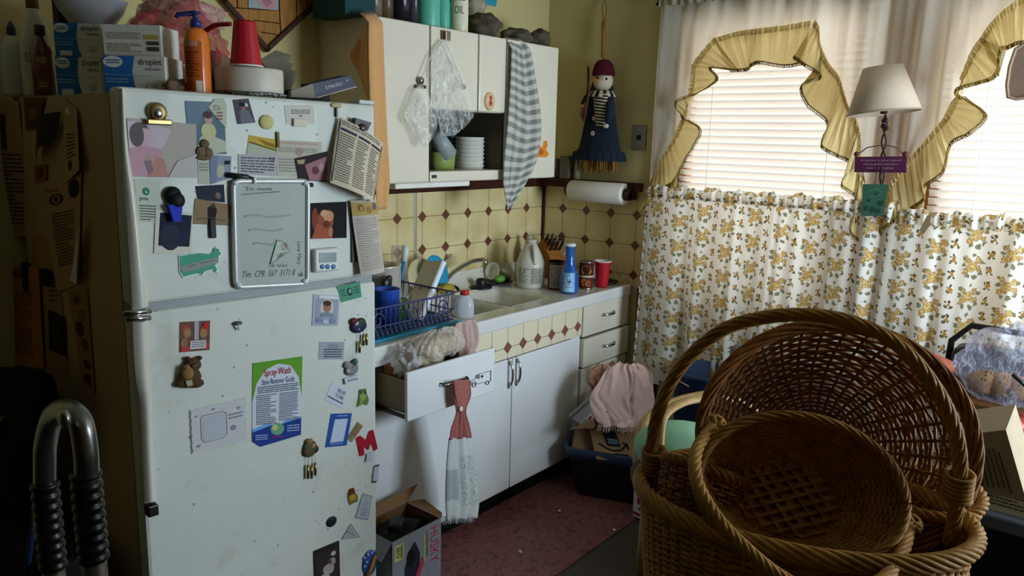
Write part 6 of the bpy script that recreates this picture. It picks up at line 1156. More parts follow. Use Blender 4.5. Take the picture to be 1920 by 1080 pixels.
side('curled_letter', 'curling orange tinted letter hanging low on the left of the fridge side', 'letter', [(10, 498), (72, 500), (82, 690), (24, 672)], 'b0763c', [('r', .15, .03, .7, .12, '7a4028'), ('lines', .2, .25, .85, .9, 22, '7a5228')], .010, lambda u, v: .03*math.sin(PI*u)*(.4+.6*v))
side('framed_picture', 'small black framed picture low on the fridge side', 'picture', [(90, 580), (120, 594), (123, 669), (92, 655)], '231a18', [('e', .5, .4, .25, .15, '3f3230'), ('e', .4, .7, .2, .1, '4a3c38')], .006)
side('patterned_strip', 'long flower patterned paper strip near the front edge of the fridge side', 'paper', [(128, 548), (163, 540), (178, 738), (154, 716)], '9a7040', [('e', .4, .1, .2, .05, '6a3f1c'), ('e', .6, .25, .2, .05, '7d5428'), ('e', .4, .4, .25, .08, '4a2c16'), ('e', .6, .55, .2, .06, '6a3f1c'), ('e', .6, .75, .22, .05, '5a2c18'), ('e', .6, .9, .22, .06, '4a2014')], .004)
side('brown_page', 'plain brownish page behind the letter and the eye leaflet', 'paper', [(60, 440), (104, 436), (128, 700), (60, 690)], 'a8835a', [('lines', .6, .3, .95, .5, 6, '6a4c30')], .002)
side('small_print', 'dim photo strip at the top left corner of the fridge side', 'photo', [(44, 183), (84, 182), (70, 240), (48, 244)], '5a3f28', [('e', .5, .5, .3, .2, '7a5a3a')], .006)
for i, (x, y, lab) in enumerate([(50, 520, 'dark clip magnet on top of the curling orange letter'), (86, 520, 'second dark clip magnet just right of the curling orange letter')]):
    b = B(); c = sp(x, y, .018); b.box(c, (.02, .03, .09 if i == 0 else .05), mat('17120f', .5), .006); tag(b.build('clip_magnet'), lab, 'clip')
# ---------------------------------------------------------------- on top of the fridge
TZ = (MF @ V((-.3, .2, HT))).z+.0015
def tz(x, y=.2): return (MF @ V((x, y, HT-.012))).z+.001
def top(px, Y, z=None):
    p = oy(px, 150, Y); q = MI @ V((p.x, p.y, 1.75)); p.z = (MF @ V((q.x, q.y, HT if q.y < .056 else HT-.012))).z+.001; return p
YT = -.56; YL_ = -.36
def dbox(name, label, px, Y, z, art, dark, rz=-.02, dep_=.11, flap=False):
    D_b = dep(oy((px[0]+px[2])/2, px[3], Y)); a, c = od(px[0], px[3], D_b), od(px[2], px[3], D_b); h = od((px[0]+px[2])/2, px[1], D_b).z-z
    a.z = c.z = z; bk = V((-(c-a).y, (c-a).x, 0)).normalized()*dep_; ft = -bk.normalized()*.0005; hz_ = V((0, 0, h)); t = thing(name, label, 'box', (a+c)/2, 'lancet cartons on the fridge'); W_ = mat('d8d6ca', .55)
    b = B(); b.poly([a, c, c+hz_, a+hz_], W_, bk); b.build('carton', t)
    S = Sheet([a+hz_+ft, c+hz_+ft, c+ft, a+ft]); S.base(W_, .0002)
    for q in art: getattr(S, q[0])(*q[1:])
    S.done('printed_face', parent=t); return t, z+h
BLX = '2a6db0'; face = [('p', [(0, 0), (.52, 0), (.47, .35), (.49, .7), (.56, 1), (0, 1)], BLX), ('e', .16, .15, .16, .14, 'dfe3e4'), ('t', 'droplet', .58, .06, .96, .26, '3a3f48'), ('lines', .7, .3, .95, .4, 1, '8a8f98'), ('lines', .05, .1, .28, .22, 2, '2f4f7a'), ('scrib', [(.02, .46), (.95, .5)], '9fb6cc', .012), ('r', .1, .82, .36, .97, 'cfd6da'), ('lines', .03, .56, .4, .7, 2, '8fb0d0'), ('e', .78, .75, .08, .08, 'b8bcbc')]
t1, z1 = dbox('lancet_box', 'blue and white lancet carton at the bottom right of the stack, front open flap above', (197, 106, 311, 163), YT, top(250, YT).z, face, 0)
t2_, z2_ = dbox('lancet_box', 'dim blue carton at the bottom left of the stack beside the amber bottle', (108, 108, 193, 165), YL_, top(150, YL_).z, face, 1)
t3, z3 = dbox('lancet_box', 'blue carton at the top left of the stack, under the grey bowl', (105, 45, 193, 105), YL_, z2_+.001, face, 1)
back_ = [('lines', .06, .25, .66, .48, 5, '8d8468', .5, 2), ('lines', .06, .6, .66, .9, 5, '8d8468', .5, 5), ('r', .72, .32, .96, .46, 'b3a548'), ('r', .76, .52, .97, .64, '4b4538'), ('r', .76, .70, .97, .84, '4b4538')]
t4, z4 = dbox('lancet_box', 'cream backed carton at the top right of the stack with small print', (196, 48, 303, 105), YT+.012, z1+.001, back_, 0)
# bowl and dark red item
zb_ = max(z3, z4)+.001; p = oy(165, 44, YL_+.05); D_b = dep(p); p = od(173, 44, D_b); YB_ = p.y; kb = 62*D_b/FPX; hb_ = od(173, 4, D_b).z-zb_
lath('mixing_bowl', 'pale grey metal bowl on top of the stacked cartons', 'bowl', (p.x, YB_, zb_), [(0, 0), (kb*.52, 0), (kb*.6, .004), (kb*.86, hb_*.55), (kb, hb_), (kb*1.03, hb_+.003), (kb*.97, hb_), (kb*.83, hb_*.55), (kb*.55, .008), (0, .006)], mat('b5b5ba', .3, .3), 40)
b = B(); q = od(121, 40, D_b+.035); b.box(V((q.x, q.y, z3+.041)), (.05, .03, .08), mat('3d1014', .5), .004, rz=.3); tag(b.build('maroon_box'), 'dark maroon box standing behind the grey bowl on the cartons', 'box')
# bottles
p = top(70, -.13); t = thing('jug_bottle', 'big cloudy white bottle with an amber neck at the left end of the fridge top', 'bottle', p); Yb = p.y
rb_ = abs(oy(105, 100, Yb).x-oy(33, 100, Yb).x)/2*.86; cxb = oy(69, 100, Yb).x; p.x = cxb; zs = oy(69, 45, Yb).z-p.z; zn = oy(69, 18, Yb).z-p.z
b = B(); b.lathe([(0, 0), (rb_*.95, 0), (rb_, .01), (rb_, zs*.72), (rb_*.8, zs*.95), (rb_*.42, zs*1.12), (rb_*.42, zn), (0, zn)], mat('c9c4b0', .3, 0, .04, 10), p, 32); b.build('glass', t)
b = B(); b.lathe([(0, zn), (rb_*.38, zn), (rb_*.38, zn+.06), (0, zn+.06)], mat('7a5a22', .4), p, 20); b.build('neck_wrap', t)
curved_label(p, rb_, p.z+.02, p.z+zs*.62, -.9, .9, paint('c9c2a8'), t, [('t', 'RONRICO', .1, .05, .9, .3, '6b5a48')])
YW = -.22; p = top(81, YW); p.x = oy(80, 120, YW).x; rw = abs(oy(104, 120, YW).x-oy(55, 120, YW).x)/2*.8; hs = oy(80, 84, YW).z-p.z; hc2 = oy(80, 66, YW).z-p.z; hcc = oy(80, 48, YW).z-p.z
t = thing('liquor_bottle', 'amber square shouldered liquor bottle with brown cap in front of the white bottle', 'bottle', p)
b = B(); b.lathe([(0, 0), (rw, 0), (rw, hs*.9), (rw*.8, hs), (rw*.38, hc2*.97), (rw*.36, hc2), (0, hc2)], mat('5b2c14', .12, 0, .1, 10, coat=.6), p, 4*7, rib=lambda a, z: 1/max(abs(math.cos(a-.5)), abs(math.sin(a-.5)))**.6*.86); b.build('glass', t)
b = B(); b.lathe([(0, hc2), (rw*.5, hc2), (rw*.5, hcc), (0, hcc)], mat('4a3222', .5), p, 18); b.build('cap', t)
curved_label(p, rw*1.03, p.z+hs*.12, p.z+hs*.8, -.75, .5, paint('7a4f33'), t, [('t', 'SPICED', .15, .08, .85, .24, 'c9b59a'), ('e', .5, .55, .25, .2, '5f3a26'), ('lines', .2, .78, .8, .95, 2, 'b59a7c')])
p = top(30, -.07); p.x = oy(27, 120, -.07).x; hs = oy(26, 68, -.07).z-p.z
t = thing('spray_bottle', 'white plastic bottle with a dark blue tip at the very left of the fridge top', 'bottle', p); b = B(); b.lathe([(0, 0), (.034, 0), (.036, .01), (.034, hs*.75), (.016, hs), (0, hs)], mat('b9bcae', .4), p); b.build('body', t); b = B(); b.lathe([(.012, hs), (.012, hs+.02), (.004, hs+.04), (0, hs+.04)], mat('23303f', .4), p, 14); b.build('tip', t)
# orange pump bottle
p = top(370, YT-.10); p.y = YT-.10; t = thing('lotion_bottle', 'orange lotion bottle with a blue pump on the fridge top', 'bottle', p); Yo = p.y; ro = abs(oy(398, 120, Yo).x-oy(344, 120, Yo).x)/2*.82; p.x = oy(371, 120, Yo).x; ho = oy(370, 52, Yo).z-p.z; hp2 = oy(370, 22, Yo).z-p.z
b = B(); b.lathe([(0, 0), (ro*.96, 0), (ro, .006), (ro, ho*.82), (ro*.85, ho*.94), (ro*.4, ho), (0, ho)], mat('d9711c', .3, 0, .04, 30, coat=.3), p, 32, sy=.8); b.build('body', t)
PB = mat('27306e', .35); b = B(); b.lathe([(0, ho), (ro*.42, ho), (ro*.4, ho+.018), (.007, ho+.02), (.007, hp2-.006), (.014, hp2-.004), (.014, hp2), (0, hp2)], PB, p, 18); q = p+V((0, 0, hp2-.004)); b.tube([q, q-CR*.045+V((0, 0, -.003)), q-CR*.05+V((0, 0, -.012))], .0065, PB, 8); b.build('pump', t)
curved_label(p, ro*.995, p.z+.012, p.z+ho*.80, -1.25, .35, paint('b5531c'), t, [('r', .0, .0, .8, .1, 'd8cbb5'), ('lines', .1, .2, .85, .7, 9, '7a3a1a', .5, 3), ('r', .65, .75, .95, .97, 'c9bfae'), ('lines', .1, .78, .55, .95, 3, '7a3a1a')])
# red bag, ladle
p = top(330, -.42); lump('snack_bag', 'large crumpled clear bag of red and pink things at the back of the fridge top', 'bag', V((oy(325, 90, -.42).x, -.42, p.z+.13)), (.15, .11, .15), bagmat('b8474e', .55), .22, 6, 2, 48, 30, None, p.z)
lump('pink_bundle', 'wad of pink wrap on the top of the red bag', 'bundle', V((oy(345, 20, -.40).x, -.40, oy(345, 30, -.40).z)), (.12, .08, .05), bagmat('d9a0a4', .5), .3, 7, 5, 40, 24)
p = top(330, -.60); lump('tissue_wad', 'pale crumpled tissue at the foot of the orange bottle', 'tissue', V((oy(330, 150, -.62).x, -.62, p.z+.022)), (.04, .03, .024), mat('8f7560', .9, 0, .2, 40), .4, 6, 8, 24, 14, None, p.z)
b = B(); a, c = oy(392, 50, -.55), oy(428, 47, -.62); b.tube(smoothpts([oy(350, 75, -.45), oy(385, 58, -.5), oy(405, 47, -.55), oy(430, 45, -.60)], 14), .011, mat('a81520', .4), 10, flat=.6); tag(b.build('ladle_handle'), 'red plastic spatula handle poking out of the bag behind the upturned cup', 'utensil')
# tins
p = top(470, -.64); p.y = -.64; p.x = oy(470, 160, -.64).x; r2 = abs(oy(542, 170, -.64).x-oy(398, 170, -.64).x)/2*.80
lath('speckled_plate', 'grey speckled enamel dish under the white round tin', 'dish', p, [(0, 0), (r2*.8, 0), (r2, .02), (r2*1.02, .024), (r2*.98, .026), (r2*.78, .008), (0, .008)], None or (lambda: (lambda t: t.pbr(t.mix(t.ramp(t.noise(t.co(), 120, 2), .45, .52), lin('8c8f88'), lin('2a2c2b')), .35))(T('speckled_enamel')))(), 40)
z5 = p.z+.027; h5 = oy(468, 130, -.64).z-z5
lath('round_tin', 'white round cake tin lying on the speckled dish', 'tin', (p.x-.003, p.y, z5), [(0, 0), (r2*.94, 0), (r2*.95, .004), (r2*.95, h5-.006), (r2*.93, h5), (0, h5+.003)], mat('c9c2b2', .45), 44)
pc = V((oy(462, 128, -.66).x, -.66, z5+h5+.003)); solo('plastic_cup', pc, 'red plastic cup standing upside down on the white round tin', .029, .043, oy(462, 40, -.66).z-pc.z, True)
b = B(); q = top(560, -.5)
for i, (x, y) in enumerate([(505, 112), (522, 120), (530, 135), (518, 104)]): b.poly([oy(x-30, y+8, -.46), oy(x, y-10, -.44), oy(x+28, y, -.45), oy(x+6, y+60, -.47)], mat('6f6a5c', .8), (0, .004, 0))
tag(b.build('grey_papers'), 'loose grey papers fanned behind the upturned red cup', 'papers')
p = top(415, -.45); lump('tan_bag', 'dull tan cloth bag behind the orange bottle and white tin', 'bag', V((oy(405, 110, -.45).x, -.45, p.z+.07)), (.07, .06, .075), mat('8a7558', .85, 0, .15, 20), .2, 5, 4, 30, 18, None, p.z)
# tissue boxes right
a = [oy(545, 158, -.60), oy(592, 142, -.60), oy(606, 150, -.60), oy(606, 178, -.60), oy(546, 182, -.60)]; pz = top(575, -.6).z
b = B(); b.bx((a[0].x, -.62, pz), (a[2].x+.01, -.48, pz+.05), mat('15130f', .5), .003); tag(b.build('black_box'), 'low black box between the speckled dish and the navy box', 'box')
cs = [oy(586, 157, -.68), oy(657, 141, -.68), oy(669, 163, -.68), oy(592, 184, -.68)]
t = thing('navy_box', 'navy blue gift box with silver lettering propped at the right of the fridge top', 'box', cs[3])
S = Sheet(cs); S.base(mat('1f2740', .45), .06); S.t('ELYMAN SPOLT', .28, .36, .72, .6, 'c2c2c6'); S.e(.86, .32, .02, .05, 'c2c2c6'); S.scrib([(.03, .99), (1, .97)], 'c9c6c0', .05); S.done('box_face', parent=t)
S = Sheet([oy(546, 170, -.66), oy(586, 157, -.68), oy(592, 184, -.68), oy(546, 182, -.66)]); S.base(mat('8f8878', .6), .03); S.done('grey_side', parent=t)
b = B(); Yq = -.66
for i in range(16):
    x = 603+4*i; q = top(min(x, 660), -.70); q.y = -.70+.01*math.sin(i); b.sphere(q+V((0, 0, .006)), (.012, .010, .008), mat(['6f7a5a', '8f5a5a', '59634a', '7a4450'][i % 4], .8), 8, 6, .3, 5, i)
tag(b.build('dried_flowers'), 'string of small green and pink dried flowers along the right fridge top edge', 'flowers')
# ---------------------------------------------------------------- dark corner left of the fridge
XV = -2.93
t = thing('folded_walker', 'chrome bend of a folded walker with two black ribbed grips left of the fridge', 'walker', ox(120, 1070, XV))
def vx(x, y, X=XV): return ox(x, y, X)
b = B(); pts = smoothpts([vx(84, 1000), vx(84, 880), vx(86, 830), vx(100, 780), vx(125, 768), vx(150, 790), vx(160, 840), vx(163, 890), vx(165, 1000)], 40); b.tube(pts, .021, mat('8d8d8a', .3, 1), 16); b.sphere(vx(120, 785, XV-.035), (.010, .018, .018), STEEL, 14, 10); b.build('chrome_bend', t)
for x, y0, y1 in ((92, 905, 1065), (168, 885, 1050)):
    b = B(); n = 60; A0, A1 = vx(x-8, y0), vx(x+8, y1); b.tube([A0.lerp(A1, i/n) for i in range(n+1)], [.026+.002*math.sin(i*.9) for i in range(n+1)], mat('0b0b0c', .35), 18); b.build('ribbed_grip', t)
    b = B(); b.tube([A1, V((A1.x, A1.y, .001))], .022, mat('6d675f', .35, .8), 14); b.build('leg_tube', t)
JK = mat('14120f', .9, 0, .3, 20, bump=.3)
for c, r, lab, sd, col in [((60, 760, -2.75), (.06, .13, .10), 'black folded coat heaped beside the chrome walker', 1, '100e0d'), ((25, 735, -2.76), (.06, .09, .07), 'dark olive jacket at the top of the heap by the fridge side', 2, '1d1a12'), ((35, 900, -2.76), (.06, .12, .18), 'dark brown cloth hanging at the lower left edge behind the walker', 3, '1c120b'), ((30, 1050, -2.78), (.06, .12, .20), 'near black garment at the bottom left corner of the picture', 4, '0c0b0c')]:
    b = B(); b.sphere(ox(*c), r, mat(col, .9, 0, .3, 20, bump=.3), 36, 22, .25, 5, sd); tag(b.build('coat'), lab, 'clothing', 'dark clothes left of the fridge')
b = B(); b.tube(smoothpts([vx(72, 900, -2.85), vx(62, 980, -2.85), vx(50, 1078, -2.85), V((-2.85, -.25, .02))], 14), .008, mat('1a2c4a', .5), 8); tag(b.build('blue_strap'), 'thin dark blue strap hanging beside the black ribbed grips', 'strap')
b = B(); b.bx((-2.83, -.62, 0), (-2.69, -.02, .55), mat('15120f', .8), .01); tag(b.build('storage_chest'), 'dark chest beneath the heap of clothes beside the fridge', 'chest')
# ================================================================== BASKETS
def wick(h1, h2, name):
    t = T(name); o = t.co(); n = t.noise(o, 45, 3); n2 = t.noise(o, 7, 3); col = t.mix(t.ramp(n, .3, .7), lin(h1), lin(h2)); col = t.mix(t.ma('MULTIPLY', n2, .35), col, lin('5a3d1c')); return t.pbr(col, .55, 0, t.bump(t.noise(t.sc(o, 1), 220, 2), .25))
WK1 = wick('a0702f', 'c49348', 'pale_wicker'); WK2 = wick('7d4a1c', 'a56d30', 'brown_wicker'); WK3 = wick('936329', 'b98645', 'dull_splint')
def prof_at(P, t):
    q = polyat([V((r, 0, z)) for r, z in P], t); return q.x, q.z
def weave(name, parent, P, ribs, rows, sx, sy, M, r, amp, mt, per=4, t0=0.0, t1=1.0, flat=1, jit=.15, n=5, seed=1):
    b = B(); q = random.Random(seed); N = ribs*per
    for k in range(rows):
        t = lerp(t0, t1, (k+.5)/rows); R, z = prof_at(P, t); R2, z2 = prof_at(P, min(1, t+.01)); d = V((R2-R, 0, z2-z)); d = d.normalized() if d.length else V((0, 0, 1)); nr, nz = d.z, -d.x; pts = []; ph = q.uniform(-.3, .3); jz = q.uniform(-jit, jit)*r*2
        for i in range(N):
            a = 2*PI*i/N; o = amp*math.cos(PI*i/per+PI*k)
            rr = R+nr*o+d.x*jz*0; zz = z+nz*o+jz*.4+r*.4*math.sin(a*3+ph*9)
            pts.append(M @ V((rr*math.cos(a)*sx, rr*math.sin(a)*sy, zz)))
        b.tube(pts, r*q.uniform(.85, 1.15), mt, n, closed=True, flat=flat)
    return b.build(name, parent)
def ribsf(name, parent, P, ribs, sx, sy, M, r, mt, n=6, t0=0.0, t1=1.0, flat=1):
    b = B()
    for i in range(ribs):
        a = 2*PI*i/ribs; pts = []
        for j in range(17):
            R, z = prof_at(P, lerp(t0, t1, j/16)); pts.append(M @ V((R*math.cos(a)*sx, R*math.sin(a)*sy, z)))
        b.tube(pts, r, mt, n, flat=flat)
    return b.build(name, parent)
def braid(name, parent, path, R, r, strands, turns, mt, closed=True, n=6, squash=1):
    b = B(); path = [V(p) for p in path]; N = len(path)
    tang = [(path[(i+1) % N]-path[i-1]) if closed else (path[min(i+1, N-1)]-path[max(i-1, 0)]) for i in range(N)]; prev = None; fr = []
    for t in tang:
        t = t.normalized()
        if prev is None: x = t.cross(V((.3, .2, 1))).normalized()
        else: x = (prev-t*prev.dot(t)).normalized()
        prev = x; fr.append((x, t.cross(x)))
    for s_ in range(strands):
        pts = []
        for i in range(N):
            a = 2*PI*(s_/strands+turns*i/(N if closed else N-1)); x, y = fr[i]; pts.append(path[i]+x*(R*math.cos(a))+y*(R*math.sin(a)*squash))
        b.tube(pts, r, mt, n, closed=closed)
    return b.build(name, parent)
def oval(P, t, sx, sy, M, n=160, dz=0, dr=0):
    R, z = prof_at(P, t); return [M @ V(((R+dr)*math.cos(2*PI*i/n)*sx, (R+dr)*math.sin(2*PI*i/n)*sy, z+dz)) for i in range(n)]
# --- big handled basket
ZR = BZR
Lp, Rp, Fp = oz(1205, 885, ZR), oz(1828, 992, ZR), oz(1500, 1032, ZR)
bc = (Lp+Rp)/2; la = (Rp-Lp); a_ = la.length/2; ang = math.atan2(la.y, la.x); bn = V((-math.sin(ang), math.cos(ang), 0)); b_ = abs((Fp-bc).dot(bn)); print('BASKET a b', a_, b_, bc, dep(bc))
HB = .27; M1 = Matrix.Translation((bc.x, bc.y, ZR-HB)) @ Matrix.Rotation(ang, 4, 'Z'); sy1 = b_/a_
PB1 = [(a_*.04, .004), (a_*.80, .002), (a_*.86, .012), (a_*.90, .05), (a_*.95, .15), (a_*.985, HB-.01)]
t = BASKET = thing('wicker_basket', 'big oval wicker basket with a tall twisted arch handle, full of other baskets', 'basket', (bc.x, bc.y, ZR-HB))
weave('side_weave', t, PB1, 64, 46, 1, sy1, M1, .0034, .0036, WK1, 4, .46, .985, 1, .2, 5, 2)
weave('base_weave', t, PB1, 40, 34, 1, sy1, M1, .0034, .003, WK1, 2, .03, .45, 1, .1, 4, 3)
ribsf('stake', t, PB1, 64, 1, sy1, M1, .0036, WK1, 6, .40, 1.0)
braid('rim_braid', t, oval(PB1, 1, 1, sy1, M1, 220, .004, .006), .0085, .0046, 8, 9, WK1, True, 6, 1.3)
# arch handle through photo points at the plane of the long axis
pn_ = bn
def hp_(x, y): return pl(x, y, bc, pn_)
HPX = [(1238, 985), (1222, 880), (1232, 780), (1275, 690), (1350, 622), (1430, 596), (1520, 591), (1610, 608), (1690, 652), (1750, 722), (1788, 800), (1800, 870), (1792, 960), (1780, 1020)]
hp0 = smoothpts([hp_(x, y) for x, y in HPX], 120)
hd = braid('arch_handle', t, hp0, .0068, .0046, 7, 6, WK1, False, 6); b = B(); b.tube(hp0, .007, WK1, 8); b.build('handle_core', hd)
for x, y in ((1226, 862), (1797, 910)):
    b = B(); c = hp_(x, y)
    for i in range(6): b.tube([c+V((0, 0, -.018+.007*i))+(M1.to_3x3() @ V((.019*math.cos(k*PI/8), .019*math.sin(k*PI/8), .004*math.sin(k*PI/8)))) for k in range(16)], .0035, WK1, 5, closed=True)
    b.build('handle_binding', hd)
# --- leaning open weave basket
def leaning(cpx, D, axis, R, profile_depth, sx, sy, roll):
    c = od(*cpx, D); z = axis.normalized(); x = CR-z*CR.dot(z); x.normalize(); y = z.cross(x); Mx = Matrix(((x.x, y.x, z.x, c.x), (x.y, y.y, z.y, c.y), (x.z, y.z, z.z, c.z), (0, 0, 0, 1))); return Mx @ Matrix.Rotation(roll, 4, 'Z')
D2 = dep(bc)+.01
k2 = D2/FPX; R2 = 246*k2; dp2 = .125
ax2 = (-CF*.93+CU*.20-CR*.08); M2 = leaning((1568, 826), D2, ax2, R2, dp2, 1, 1, 0)   # opening centre; bowl runs back along -z
PB2 = [(.010, -dp2), (R2*.46, -dp2*.97), (R2*.66, -dp2*.80), (R2*.84, -dp2*.46), (R2*.95, -dp2*.18), (R2, 0)]
t = thing('wicker_basket', 'round open weave brown basket leaning upright inside the big basket', 'basket', M2 @ V((0, 0, -dp2)))
Y2 = .885
weave('bowl_weave', t, PB2, 36, 25, 1, Y2, M2, .0033, .0036, WK2, 4, .12, .93, 1, .8, 5, 5)
weave('centre_weave', t, PB2, 36, 5, 1, Y2, M2, .0032, .003, WK2, 3, .01, .12, 1, .1, 5, 6)
ribsf('rib', t, PB2, 36, 1, Y2, M2, .0030, WK2, 6, .03, 1.0)
braid('rim_braid', t, oval(PB2, 1, 1, Y2, M2, 160, .0, .002), .0062, .0036, 7, 5, WK2, True, 6, 1.5)
q = smoothpts([od(1342, 795, D2-.02), od(1308, 840, D2-.10), od(1306, 900, D2-.17), (od(1340, 965, D2-.21)), od(1400, 1030, D2-.235), od(1470, 1085, D2-.25), od(1560, 1120, D2-.25), od(1650, 1090, D2-.22), od(1692, 1035, D2-.15), od(1705, 985, D2-.06)], 90)
h = braid('loop_handle', t, q, .0058, .0042, 6, 7, WK1, False, 6); b = B(); b.tube(q, .006, WK1, 8); b.build('handle_core', h)
for x, y, dd in ((1340, 800, .02), (1704, 985, .05)):
    c = od(x, y, D2-dd); b = B(); rr_ = random.Random(x)
    for i in range(7):
        n1 = V((rr_.uniform(-1, 1), rr_.uniform(-1, 1), rr_.uniform(-1, 1))).normalized(); u1 = n1.orthogonal().normalized(); u2 = n1.cross(u1); b.tube([c+u1*(.017*math.cos(k*PI/8))+u2*(.017*math.sin(k*PI/8)) for k in range(16)], .0034, WK1, 5, closed=True)
    b.build('handle_knot', h)
# --- small shallow basket facing out
D3 = D2-.10; k3 = D3/FPX; R3 = 190*k3; dp3 = .07
ax3 = (-CF*.90+CU*.38-CR*.05); M3 = leaning((1500, 918), D3, ax3, R3, dp3, 1, 1, -.12)
PB3 = [(.006, -dp3), (R3*.50, -dp3), (R3*.62, -dp3*.94), (R3*.85, -dp3*.45), (R3, 0)]; Y3 = .74
t = thing('shallow_basket', 'small shallow close woven basket nested inside the leaning round basket', 'basket', M3 @ V((0, 0, -dp3)))
weave('side_weave', t, PB3, 44, 26, 1, Y3, M3, .0028, .0022, WK3, 4, .34, .97, 1, .15, 5, 8)
ribsf('rib', t, PB3, 44, 1, Y3, M3, .0026, WK3, 6, .3, 1.0)
b = B(); 
for w_ in range(9):
    o = (w_-4)*R3*.125
    L = R3*.52
    for dr_ in (0, 1):
        th = .45+dr_*PI/2; u = V((math.cos(th), math.sin(th), 0)); v = V((-math.sin(th), math.cos(th), 0)); m = int(14); 
        hl = math.sqrt(max(0, L*L-o*o))
        if hl < .01: continue
        pts = [M3 @ (V((0, 0, -dp3+.001+.0020*math.sin(PI*(lerp(-hl, hl, i/m))/(R3*.125)+(w_+dr_)*PI)))+V(((u*(lerp(-hl, hl, i/m))+v*o).x, (u*(lerp(-hl, hl, i/m))+v*o).y*Y3, 0))) for i in range(m+1)]
        b.tube(pts, .0112, WK3, 6, flat=.14)
b.build('base_plait', t)
b = B(); b.lathe([(0, -dp3-.004), (R3*.55, -dp3-.004), (R3*.64, -dp3*.96-.004)], mat('8f6530', .7, 0, .2, 60), M=M3, n=40, sy=Y3); b.build('base_lining', t)
b = B(); b.lathe([(R3*.64, -dp3*.93), (R3*.87, -dp3*.44), (R3*1.01, -.006)], mat('86602e', .7, 0, .2, 60), M=M3 @ Matrix.Translation((0, 0, -.004)), n=40, sy=Y3); b.build('wall_lining', t)
braid('rim_braid', t, oval(PB3, 1, 1, Y3, M3, 150, .0, .0), .0052, .0032, 6, 7, WK3, True, 6, 1.4)
# --- little nested basket handle in the gap at left, right rear basket
c = od(1292, 930, D2-.03); t = thing('small_basket', 'small dark basket at the left inside the big basket, only its curved rim showing', 'basket', c-V((0, 0, .1)))
Mq = Matrix.Translation(c-V((0, 0, .06))) @ Matrix.Rotation(.5, 4, 'Y'); Pq = [(.01, 0), (.045, 0), (.06, .06), (.066, .10)]
weave('weave', t, Pq, 20, 14, 1, 1, Mq, .003, .003, WK2, 4, .3, 1, 1, .2, 5, 4); ribsf('rib', t, Pq, 20, 1, 1, Mq, .003, WK2); braid('rim', t, oval(Pq, 1, 1, 1, Mq, 80), .006, .004, 4, 8, WK2)
c = od(1745, 950, D2+.04); t = thing('small_basket', 'small tan basket at the right inside the big basket, behind the arch handle foot', 'basket', c-V((0, 0, .1)))
Mq = Matrix.Translation(c-V((0, 0, .08))) @ Matrix.Rotation(-.15, 4, 'Y'); Pq = [(.01, 0), (.05, 0), (.066, .06), (.074, .115)]
weave('weave', t, Pq, 24, 18, 1, 1, Mq, .0028, .003, WK1, 4, .3, 1, 1, .2, 5, 4); ribsf('rib', t, Pq, 24, 1, 1, Mq, .003, WK1); braid('rim', t, oval(Pq, 1, 1, 1, Mq, 80), .006, .004, 4, 8, WK1)
# table under the basket, below the picture
tz_ = ZR-HB-.0008; t = thing('table', 'small wooden table carrying the big wicker basket, below the lower edge of the photo', 'table', (bc.x, bc.y, 0)); WT = woodmat('table_wood', '4a2f1a', '6a4526', 3, 30, 30)
b = B(); b.box((bc.x, bc.y, tz_-.0125), (a_*1.66, b_*1.66, .025), WT, .004, rz=ang); b.build('table_top', t)
for sx_ in (-1, 1):
    for sy_ in (-1, 1):
        q = Matrix.Rotation(ang, 3, 'Z') @ V((sx_*a_*.7, sy_*b_*.7, 0)); b = B(); b.box((bc.x+q.x, bc.y+q.y, (tz_-.025)/2), (.035, .035, tz_-.025), WT, .003, rz=ang); b.build('leg', t)
# ================================================================== RIGHT, BEHIND THE BASKET
# blue bin
c = V((-.30, -1.205, .0005)); zb = ox(1300, 690, -.32).z
t = thing('waste_bin', 'tall dark blue plastic bin under the floral curtain left of the tweed chair', 'bin', c)
b = B(); rb3 = .145; b.lathe([(0, 0), (rb3*.8, 0), (rb3*.82, .01), (rb3, zb-.02), (rb3*1.05, zb-.015), (rb3*1.05, zb), (rb3*.97, zb), (rb3*.78, .02), (0, .02)], mat('1f3357', .4), c, 40); b.build('bin_body', t)
b = B(); b.tube(smoothpts([od(1268, 712, dep(c+V((0, 0, .6)))-.19), od(1300, 728, dep(c)-.19), od(1345, 742, dep(c)-.16)], 12), .003, mat('c9c6b8', .6), 6); b.build('bail_handle', t)
# armchair
TWD = (lambda t: t.pbr(t.mix(t.ramp(t.noise(t.sc(t.co(), 1, 1, 1), 160, 2, 1), .4, .6), lin('5f5a58'), lin('8f8780')), .95, 0, t.bump(t.noise(t.co(), 240, 2), .5)))(T('grey_tweed'))
ch = V((-.80, -1.615, 0)); t = thing('armchair', 'wooden armed chair with grey tweed back standing by the curtain behind the baskets', 'chair', ch)
wdc = woodmat('bentwood', '9a7a4d', 'c2a270', 20, 20, 3); Mc = Matrix.Translation(ch) @ Matrix.Rotation(-.15, 4, 'Z')
b = B(); top_ = ox(1395, 648, -.62).z; b.box((.16, 0, (.42+top_)/2), (.10, .46, top_-.42), TWD, .035, Mc @ Matrix.Rotation(.08, 4, 'Y'), seg=4); b.build('backrest', t)
b = B(); b.box((-.06, 0, .42), (.48, .48, .10), TWD, .03, Mc, seg=3); b.build('seat', t)
